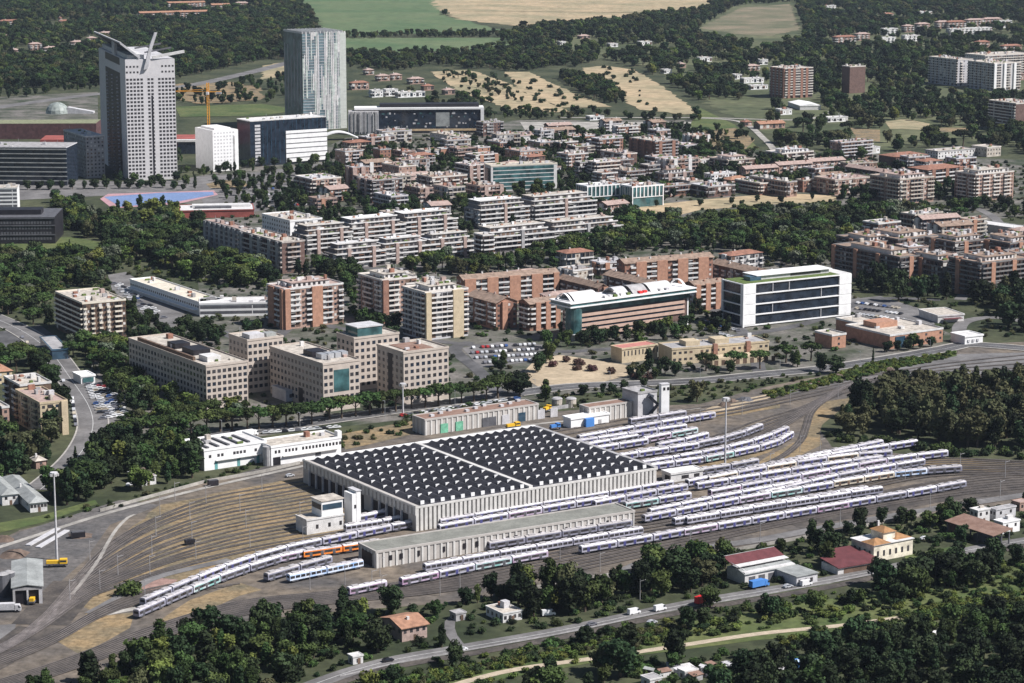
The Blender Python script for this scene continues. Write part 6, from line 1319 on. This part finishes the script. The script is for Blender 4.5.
def scatter(name, label, pts, cat='trees'):
    "one object that repeats the tree shapes over its points (geometry nodes)"
    srcs = []; idx = []
    for p in pts:
        o = protos(p[3], p[4])[p[5]][2]
        if o not in srcs: srcs.append(o)
        idx.append(srcs.index(o))
    me = bpy.data.meshes.new(name); n = len(pts); me.vertices.add(n)
    me.vertices.foreach_set('co', np.array([(p[0], p[1], 0) for p in pts], 'f').ravel())
    a = me.attributes.new('idx', 'INT', 'POINT'); a.data.foreach_set('value', np.array(idx, 'i'))
    a = me.attributes.new('rot', 'FLOAT_VECTOR', 'POINT'); a.data.foreach_set('vector', np.array([(0, 0, p[6]) for p in pts], 'f').ravel())
    a = me.attributes.new('scl', 'FLOAT_VECTOR', 'POINT'); a.data.foreach_set('vector', np.array([(p[7], p[7], p[8]) for p in pts], 'f').ravel())
    o = link(name, me); tag(o, label, cat, kind='stuff')
    g = bpy.data.node_groups.new('scatter', 'GeometryNodeTree'); g.interface.new_socket('Geometry', in_out='INPUT', socket_type='NodeSocketGeometry'); g.interface.new_socket('Geometry', in_out='OUTPUT', socket_type='NodeSocketGeometry')
    N = g.nodes; gi = N.new('NodeGroupInput'); go = N.new('NodeGroupOutput'); iop = N.new('GeometryNodeInstanceOnPoints'); iop.inputs['Pick Instance'].default_value = True
    jn = N.new('GeometryNodeJoinGeometry')
    for s_ in reversed(srcs):
        oi = N.new('GeometryNodeObjectInfo'); oi.inputs['Object'].default_value = s_; oi.inputs['As Instance'].default_value = True; g.links.new(oi.outputs['Geometry'], jn.inputs[0])
    def at(nm, ty):
        q = N.new('GeometryNodeInputNamedAttribute'); q.data_type = ty; q.inputs['Name'].default_value = nm; return q.outputs['Attribute']
    g.links.new(gi.outputs[0], iop.inputs['Points']); g.links.new(jn.outputs[0], iop.inputs['Instance']); g.links.new(at('idx', 'INT'), iop.inputs['Instance Index'])
    e2r = N.new('FunctionNodeEulerToRotation'); g.links.new(at('rot', 'FLOAT_VECTOR'), e2r.inputs[0]); g.links.new(e2r.outputs[0], iop.inputs['Rotation']); g.links.new(at('scl', 'FLOAT_VECTOR'), iop.inputs['Scale']); g.links.new(iop.outputs[0], go.inputs[0])
    md = o.modifiers.new('scatter', 'NODES'); md.node_group = g; return o
for where, pts in rest.items(): scatter('woodland', 'mass of trees '+where, pts)
TR = ' '
def cover(label, poly, sp, h, leafs, keep=.9, seed=3, name='undergrowth', force=False):
    r = random.Random(seed); W_ = [G(max(-60, min(1084, x)), y) for x, y in poly]; x0, x1 = min(p[0] for p in W_), max(p[0] for p in W_); y0, y1 = min(p[1] for p in W_), max(p[1] for p in W_); pts = []; y = y0
    while y < y1:
        x = x0
        while x < x1:
            X, Y = x+r.uniform(-.5,.5)*sp, y+r.uniform(-.5,.5)*sp; x += sp
            if r.random() < keep and (force or free(X, Y, HARD)) and inpoly(poly, *P(X, Y)):
                sc = r.uniform(*h)/3.4; pts.append((X, Y, 1, 'bush', r.choice(leafs), r.randrange(3), r.uniform(0, 6.28), sc*r.uniform(.9,1.4), sc))
        y += sp
    if pts: scatter(name, label, pts, 'undergrowth')
cover('low scrub covering the slope between the lower road and the dirt path', [(300,700),(400,670),(560,642),(700,612),(860,588),(1060,550),(1060,640),(860,632),(760,634),(620,655),(440,700)], 5, (1.2,3.2), ['mid','light','mid','dark'])
cover('dark scrub at the bottom right', [(600,700),(640,662),(760,650),(900,622),(1060,600),(1060,705)], 6, (1.5,3.5), ['dark','mid'])
cover('scrub at the edge of the wood below the yard', [(-40,705),(60,668),(180,640),(300,622),(400,606),(560,590),(700,560),(900,520),(1060,498),(1060,545),(900,565),(700,600),(470,645),(300,690)], 6, (1.2,3.0), ['mid','dark','dark'])
cover('reeds and bushes beside the street above the gravel lot', [(762,394),(822,379),(870,364),(955,353),(955,357),(880,373),(828,386),(772,399)], 3.2, (1.6,2.6), ['light','mid','light'], name='hedgerow', force=True)
cover('reeds lining the lower right slope above the dark wood', [(780,640),(860,622),(960,602),(1060,584),(1060,604),(960,620),(860,640),(790,652)], 3.6, (1.6,2.8), ['light','mid','light'])
cover('bushes in the park', [(0,262),(60,262),(205,216),(262,292),(190,280),(118,268),(0,320)], 8, (1.5,3.5), ['mid','light','dark'])
cover('bushes filling the gardens between the blocks of the town', [(-20,300),(60,262),(200,215),(300,175),(345,140),(520,132),(700,128),(760,150),(1040,165),(1040,345),(940,338),(830,352),(700,372),(620,380),(540,392),(400,412),(110,440),(60,400)], 8.5, (1.2,3.2), ['mid','dark','dark','olive'], .62)
cover('bushes on the verges along the yard', [(40,516),(100,505),(205,478),(340,432),(420,412),(560,392),(700,384),(830,372),(830,378),(700,402),(560,408),(420,430),(300,462),(205,486),(100,515),(40,530)], 5, (1.0,2.6), ['mid','dark','olive'], .55)
cover('bright reeds and brambles between the lower road and the dirt path', [(400,684),(450,668),(500,661),(560,650),(640,632),(690,620),(690,640),(620,652),(520,668),(450,686)], 2.8, (1.2,2.6), ['light','mid','light','olive'], .95)
# ------------------------------------------------------------ cars
PAINT = {'white': (.75,.75,.75), 'silver': (.45,.46,.48), 'grey': (.16,.16,.18), 'black': (.02,.02,.025), 'blue': (.04,.09,.25), 'red': (.35,.03,.03), 'beige': (.45,.40,.32)}
def carmesh2(colr, van=False):
    m = mat('car_'+colr, PAINT[colr], .3, .03, spec=.6); mb = MB()
    if van: prof = [(-2.7,.35),(2.7,.35),(2.75,1.0),(2.1,1.35),(1.6,2.3),(-2.7,2.4)]
    else: prof = [(-2.1,.3),(2.1,.3),(2.15,.75),(1.9,.85),(1.1,.95),(.45,1.42),(-1.1,1.45),(-1.8,1.0),(-2.12,.95)]
    mb.prism(prof, -.86, .86, m, 'y'); return mb.mesh('car_body')
def cargl(van=False):
    mb = MB()
    if van: mb.prism([(2.12,1.38),(1.72,2.2),(1.0,2.2),(1.0,1.38)], -.89, .89, M_glass, 'y')
    else: mb.prism([(1.0,.98),(.44,1.36),(-1.08,1.38),(-1.7,1.02)], -.88, .88, M_glass, 'y')
    return mb.mesh('car_windows')
WH = MB(); WH.cyl(0, 0, -.1, .1, .33, M_black, 10); WHM = WH.mesh('wheel')
BODY = {c: carmesh2(c) for c in PAINT}; VAN = {'white': carmesh2('white', True)}; GLC = cargl(); GLV = cargl(True)
def car(px, ang, colr, label, group=None, van=False, wheels=False, world=None):
    X, Y = world or G(*px); e = link('van' if van else 'parked_car' if not wheels else 'car', (VAN if van else BODY)[colr], None, (X, Y, .22), rz=ang); tag(e, label, 'van' if van else 'car', group)
    link('window', GLV if van else GLC, e)
    if wheels:
        for x in ((-1.7, 1.7) if van else (-1.3, 1.3)):
            for y in (-.8, .8): o = link('wheel', WHM, e, (x, y, .33)); o.rotation_euler = (math.pi/2, 0, 0)
    return e
NC = [0]; ORD = 'first second third fourth fifth sixth seventh eighth ninth tenth eleventh twelfth thirteenth fourteenth fifteenth sixteenth seventeenth eighteenth nineteenth twentieth'.split()
cr = random.Random(21)
def lot(where, a, b, n, cross=True, fill=.9, group=None):
    A_, B_ = G(*a), G(*b); d = math.atan2(B_[1]-A_[1], B_[0]-A_[0]); k = 0
    for i in range(n):
        if cr.random() > fill or NC[0] > 298: continue
        t = (i+.5)/n; X, Y = A_[0]+(B_[0]-A_[0])*t, A_[1]+(B_[1]-A_[1])*t; c = cr.choices(list(PAINT), [6,4,3,2.5,1.2,1,1])[0]; NC[0] += 1
        car(None, d+(math.pi/2 if cross else 0)+cr.uniform(-.05,.05), c, f'{c} car, {ORD[k]} from the left {where}', 'cars '+where, world=(X, Y)); k += 1
for i in range(5): lot(f'in the {["outermost","second","third","fourth","innermost"][i]} row of the avenue car park', (88+5.5*i, 384+1*i), (104+5.5*i, 421-1.0*i), 13)
lot('parked along the left kerb of the avenue', (20,336), (66,385), 9, False); lot('parked along the avenue bend', (72,398), (76,428), 8, False)
lot('under the pines before the longest beige office', (130,445), (240,437), 15, False); lot('under the pines before the glass square office', (250,435), (340,428), 14, False); lot('before the office with the black slot', (400,417), (520,399), 18, False)
for i in range(4): lot(f'in {["the back","the second","the third","the front"][i]} row of the car park behind the curved office', (466+4*i,349+5*i), (536+3*i,345+5*i), 15)
lot('in the rear row beside the white-framed office', (706,322), (740,332), 9); lot('in the front row beside the white-framed office', (700,328), (735,339), 9)
for i in range(3): lot(f'in the {["upper","middle","lower"][i]} row of the car park left of the brick institute', (852+3*i,303+6*i), (900+3*i,309+6*i), 11)
for i in range(4): lot(f'in the {["back","second","third","front"][i]} row of the roundabout car park', (262,190+6*i), (320,186+6*i), 14)
for i in range(3): lot(f'in {["the upper","the middle","the lower"][i]} row left of the long white building', (113+6*i,283+1*i), (152+7*i,318+1*i), 12)
for i in range(2): lot(f'in the {["rear","front"][i]} row of the parking strip below the tan fields', (528,123+4*i), (694,123.5+4*i), 19)
lot('by the kerb right of the brick institute', (940,345), (985,341), 6, False); lot('in the row before the dark quarter', (930,285), (955,287), 5); lot('along the sandy square', (530,386), (600,381), 9, False)
lot('in the forecourt of the small balcony park', (5,345), (38,352), 7)
yr = math.radians(36)
car((462,651), 0.55, 'white', 'white car driving in the upper lane of the lower road', wheels=True); car((388,662), .5, 'black', 'dark car entering the lower road by the pale garage', wheels=True)
car((548.5,616), .3, 'white', 'white van parked on grass behind the scrub trees', van=True, wheels=True); car((634,614.5), yr, 'white', 'white estate car with open load bed on the lower road', van=True, wheels=True); car((660,611), yr, 'white', 'boxy white van on the lower road, ahead of the estate', van=True, wheels=True)
car((592,626), yr, 'grey', 'small grey car behind the white van on the lower road', wheels=True); car((652,624), yr, 'silver', 'silver car beside the boxy white van', wheels=True)
car((788,588), yr, 'silver', 'silver car passing the striped farm depot', wheels=True); car((806,586), yr, 'white', 'white van passing the striped farm depot', van=True, wheels=True); car((875,574), yr, 'white', 'white car passing the dark-red stables', wheels=True)
car((648,579), .6, 'white', 'white van parked under trees behind the lower road', van=True, wheels=True); car((925,540), .3, 'white', 'white car parked right of the villa', wheels=True); car((70,492), .5, 'white', 'white car under the trees above the yard strip', wheels=True); car((130,486), 1.0, 'white', 'white car beside the low building above the yard', wheels=True)
car((290,477), yr, 'silver', 'silver car before the longer white yard building', wheels=True)
def lorry(px, ang, m, label, L=8):
    X, Y = G(*px); e = empty('lorry', (X, Y, .2), ang); tag(e, label, 'lorry'); MB().box(-L/2, L/2-2.4, -1.25, 1.25, .9, 3.4, m).build('cargo_box', e); MB().prism([(L/2-2.2,.5),(L/2,.5),(L/2,1.6),(L/2-.5,2.8),(L/2-2.2,2.8)], -1.2, 1.2, m).build('cab', e)
    MB().prism([(L/2-.9,1.7),(L/2-.02,1.7),(L/2-.5,2.6),(L/2-.9,2.6)], -1.23, 1.23, M_glass).build('window', e)
    for x in (-L/2+1.5, L/2-1.4):
        for y in (-1.1, 1.1): o = link('wheel', WHM, e, (x, y, .5)); o.scale = (1.5, 1.5, 1.5); o.rotation_euler = (math.pi/2, 0, 0)
lorry((703,604), yr+.2, M_redp, 'bright red lorry half hidden by trees at the lower road'); lorry((759,588), yr, M_bluep, 'lorry with a blue tarpaulin at the farm depot gate', 9); lorry((8,612), .1, M_lgrey, 'pale flatbed load standing beneath the engine shed', 10)
lorry((292,414), .6, M_lgrey, 'white coach under the pines behind the yard buildings', 11); lorry((247,437), yr, M_white, 'long white bus on the tree lined street', 12)

for k, (a, b) in enumerate((((60,184),(160,187)),((230,196),(330,180)),((250,205),(330,195)))): lot('along the '+['street by the pale high-rise','upper roundabout road','lower roundabout road'][k], a, b, 14, False)
# masts and poles
def mast(px, h, label, heads=4):
    X, Y = G(*px); e = empty('floodlight_mast', (X, Y, 0)); tag(e, label, 'floodlight mast'); MB().cyl(0, 0, 0, h, .55, M_lgrey, 8, .28).build('pole', e); MB().cyl(0, 0, h, h+.5, 1.6, M_lgrey, 10).build('head_ring', e)
    for k in range(heads): a = k*6.28/heads; MB().box(-.5, .5, -.3, .3, -1.1, 0, M_offw).build('lamp', e, (1.5*math.cos(a), 1.5*math.sin(a), h))
mast((57,560), 37, 'tallest floodlight mast, in front of the poplars near the engine shed', 6); mast((725,466), 33, 'white floodlight mast between the curved and the straight train rows', 6); mast((403,416), 17, 'light mast on the street before the office with the black slot')
def pole(px, h, label, arm=2.5, group='thin poles of the overhead line', ang=0.5):
    X, Y = G(*px); e = empty('catenary_pole', (X, Y, 0), ang); tag(e, label, 'pole', group); MB().cyl(0, 0, 0, h, .16, M_grey, 6, .10).build('post', e)
    if arm: MB().bar((0, 0, h-.8), (arm, 0, h-.5), .14, M_grey).build('arm', e)
pr_ = [((145,600),(150,575),(152,555),(156,535),(160,515),(175,500)),((200,590),(196,560),(192,540),(190,520),(206,503)),((256,570),(250,548),(246,528),(240,512),(262,492)),((310,590),(303,545),(300,520)),((345,585),(380,577),(440,596),(520,583)),((382,595),(372,590),(460,590)),((600,572),(690,552),(760,541),(840,526),(930,508),(1000,498)),((660,432),(700,425),(742,415),(790,405),(838,398),(880,386)),((800,452),(770,470),(820,455)),((905,480),(960,470),(1005,478)),((90,560),(100,590),(118,575),(70,600)),((640,600),(560,560))]
names = ['beside the grey train end','left of the curving trains','in the middle of the yard fan','by the control building','near the blue and white train','near the scrawled carriage','along the service road','behind the stabled trains','beside the dry grass loop','at the right end of the yard','at the yard throat','near the tree edge']
for nm, grp in zip(names, pr_):
    for k, p in enumerate(grp): pole(p, 8.5, f'{ORD[k]} thin pole from the left {nm}')
for k, (x, y) in enumerate(((150,449),(222,438),(300,430),(385,418),(455,407),(535,396),(610,388),(700,384),(780,376),(860,367),(930,355))): 
    X, Y = G(x, y); e = empty('street_lamp', (X, Y, 0), 2.2); tag(e, f'{ORD[k]} street lamp from the left along the tree lined street', 'street lamp', 'street lamps behind the depot'); MB().cyl(0,0,0,9,.12,M_steel,6,.07).build('post', e); MB().box(0,2,-.15,.15,8.9,9.1,M_steel).build('lamp_head', e)
# small yard things
M_heap = mat('heap_earth', (.13,.095,.075), .95, .3, .4)
def heap(px, r_, h, m, label, name='spoil_heap', cat='heap'):
    X, Y = G(*px); rg = random.Random(int(px[0])); n = 12; mb = MB(); vs = [(r_*math.cos(6.28*i/n)*rg.uniform(.8,1.2), r_*math.sin(6.28*i/n)*rg.uniform(.8,1.2), -.1) for i in range(n)]+[(r_*.5*math.cos(6.28*i/n)*rg.uniform(.7,1.2), r_*.5*math.sin(6.28*i/n)*rg.uniform(.7,1.2), h*rg.uniform(.6,.9)) for i in range(n)]+[(0,0,h)]
    mb.faces(vs, [(i, (i+1) % n, n+(i+1) % n, n+i) for i in range(n)]+[(n+i, n+(i+1) % n, 2*n) for i in range(n)], m); o = mb.build(name, None, (X, Y, 0)); tag(o, label, cat)
heap((725,406), 4, 2.2, M_heap, 'rusty heap of scrap at the foot of the dusty tree'); heap((732,402), 3, 2, M_heap, 'orange heap beside the rusty scrap'); heap((745,400), 5, 1.8, M_dgrey, 'dark heap on the gravel lot'); heap((838,377), 4, 2, M_heap, 'reddish heap on the gravel lot near the reeds'); heap((890,371), 3.5, 2.4, M_heap, 'orange digger-sized heap by the gravel lot'); heap((14,555), 7, 2.5, M_heap, 'brown earth heap behind the engine shed'); heap((80,536), 6, 1.2, M_heap, 'low reddish heap beside the concrete strips'); heap((4,540), 5, 2, M_heap, 'brown heap cut by the left edge')
for k in range(6):
    X, Y = G(806+4.2*k, 386-.7*k); e = MB().box(-.9,.9,-.5,.5,0,1.0,M_offw).box(-.9,.9,-.5,.5,1.0,1.25,M_redr).build('barrier_block', None, (X, Y, .1), .5); tag(e, f'{ORD[k]} red and white barrier block from the left on the gravel lot', 'barrier', 'barrier blocks on the gravel lot')
for k, (a, c) in enumerate((((28,546),(58,529)),((38,548),(67,531)))):
    A_, B_ = G(*a), G(*c); d = math.atan2(B_[1]-A_[1], B_[0]-A_[0]); L = math.dist(A_, B_); o = MB().box(0, L, -1.2, 1.2, 0, .5, M_lgrey).build('concrete_beam', None, (A_[0], A_[1], .05), d); tag(o, ['left one of two long pale concrete strips left of the access track','right one of two long pale concrete strips left of the access track'][k], 'beam', 'concrete strips')
X, Y = G(78,538); o = MB().box(-3,3,-1.3,1.3,.4,2.6,M_black).box(-2.6,2.6,-1.1,1.1,2.6,2.9,M_dgrey).build('dark_container', None, (X, Y, .1), .3); tag(o, 'dark container beside the reddish heap', 'container')
X, Y = G(213,486); o = MB().box(-2.4,2.4,-1.2,1.2,.3,2.7,M_black).box(-2.2,2.2,-1,1,2.7,2.9,M_dgrey).build('dark_container', None, (X, Y, .1), .5); tag(o, 'dark container on the pale service strip', 'container')
X, Y = G(190,545); o = MB().box(-2.2,2.2,-1.1,1.1,.9,2.2,M_black).box(-1.8,1.8,-.7,.7,.2,.9,M_dgrey).build('rail_trolley', None, (X, Y, .2), .5); tag(o, 'small black rail trolley alone on a track of the fan', 'rail trolley')
for k, (x, y) in enumerate(((3,596),(9,594))):
    X, Y = G(x, y); e = empty('storage_tank', (X, Y, 0)); tag(e, ['left dark storage tank beside the engine shed','right dark storage tank beside the engine shed'][k], 'tank', 'dark storage tanks'); MB().cyl(0,0,0,9,2.6,M_dgrey,14).build('tank_body', e); MB().cyl(0,0,9,9.8,2.7,M_grey,14,.6).build('tank_lid', e)
def shanty(n, poly_x, poly_y):
    for k in range(n):
        x = poly_x[0]+(poly_x[1]-poly_x[0])*(k+.5)/n; y = cr.uniform(*poly_y)-.03*(x-poly_x[0]); X, Y = G(x, y); w_, d_ = cr.uniform(2,4.5), cr.uniform(2,3.5)
        rm = cr.choice([M_offw, M_sheet, M_rust, M_lgrey]); cn = {M_offw.name:'white', M_sheet.name:'grey', M_rust.name:'rusty', M_lgrey.name:'pale'}[rm.name]
        e = empty('allotment_shed', (X, Y, 0), cr.uniform(0, 1.5)); tag(e, f'{cn} roofed allotment shed, {ORD[k]} from the left at the bottom', 'shed', 'allotment sheds')
        MB().box(-w_/2, w_/2, -d_/2, d_/2, 0, 2.1, cr.choice([M_grey, M_shut, M_offw])).build('wall', e); MB().prism([(-d_/2-.3,2.1),(d_/2+.3,2.6),(d_/2+.3,2.75),(-d_/2-.3,2.25)], -w_/2-.3, w_/2+.3, rm, 'x').build('roof', e)
shanty(18, (645,785), (671,682))
def wall_line(name, label, px, h, m, th=.3, cat='wall'):
    mb = MB(); L = [G(*p) for p in px]
    for a, c in zip(L, L[1:]): mb.bar((a[0], a[1], h/2), (c[0], c[1], h/2), th, m)
    o = MB()
    for a, c in zip(L, L[1:]):
        d = np.array((c[0]-a[0], c[1]-a[1])); n_ = np.array((-d[1], d[0]))/np.linalg.norm(d)*th/2
        o.faces([(a[0]-n_[0],a[1]-n_[1],0),(c[0]-n_[0],c[1]-n_[1],0),(c[0]+n_[0],c[1]+n_[1],0),(a[0]+n_[0],a[1]+n_[1],0),(a[0]-n_[0],a[1]-n_[1],h),(c[0]-n_[0],c[1]-n_[1],h),(c[0]+n_[0],c[1]+n_[1],h),(a[0]+n_[0],a[1]+n_[1],h)], [(0,1,5,4),(1,2,6,5),(2,3,7,6),(3,0,4,7),(4,5,6,7)], m)
    tag(o.build(name), label, cat)
wall_line('boundary_wall', 'pale boundary wall between the yard and the street behind the depot', [(100,512),(150,498),(205,483),(262,473),(300,464)], 1.5, M_conc)
wall_line('boundary_wall', 'low wall between the service road and the scrub trees', [(530,590),(600,578),(650,568),(720,554),(830,534),(930,514)], 1.4, M_conc)
wall_line('boundary_wall', 'long grey fence wall along the street right of the workshop', [(540,412),(575,407)], 2.0, M_grey)
wall_line('guard_rail', 'guard rail between the lower road and the railway', [(340,677),(400,663),(470,650.5),(560,634.5),(640,617.5),(700,605.5),(760,595.5),(830,583.5),(900,569)], .6, M_grey, .12, 'guard rail')

# ------------------------------------------------------------ the air
hm = bpy.data.materials.new('haze_air'); hm.use_nodes = True; ht = hm.node_tree
ht.nodes.remove(ht.nodes['Principled BSDF']); pv = ht.nodes.new('ShaderNodeVolumePrincipled')
pv.inputs['Color'].default_value = (.62,.72,.90,1); pv.inputs['Density'].default_value = 2.2e-5; pv.inputs['Anisotropy'].default_value = .2
ht.links.new(pv.outputs[0], ht.nodes['Material Output'].inputs['Volume'])
hz = MB().box(-62000, 62000, -3000, 62000, -1.5, 300, hm).build('haze'); tag(hz, 'thin blue summer haze over the whole town', 'haze', kind='stuff'); hz.display_type = 'WIRE'
for o in bpy.data.objects:
    if o.parent is None and 'label' in o:
        for a_, b_ in ((' from the left', ' from left'), ('in the ', 'in '), (' of the ', ' of '), ('car park', 'lot'), ('behind the', 'behind'), (' at the ', ' at ')):
            if len(o['label'].split()) > 16: o['label'] = o['label'].replace(a_, b_)
LONG = [(o.name, len(o['label'].split()), o['label']) for o in bpy.data.objects if o.parent is None and 'label' in o and not 4 <= len(o['label'].split()) <= 16]
print('LONG', len(LONG), LONG[:12]); print('objects', len(bpy.data.objects), 'trees', len(CAND), 'cars', NC[0])
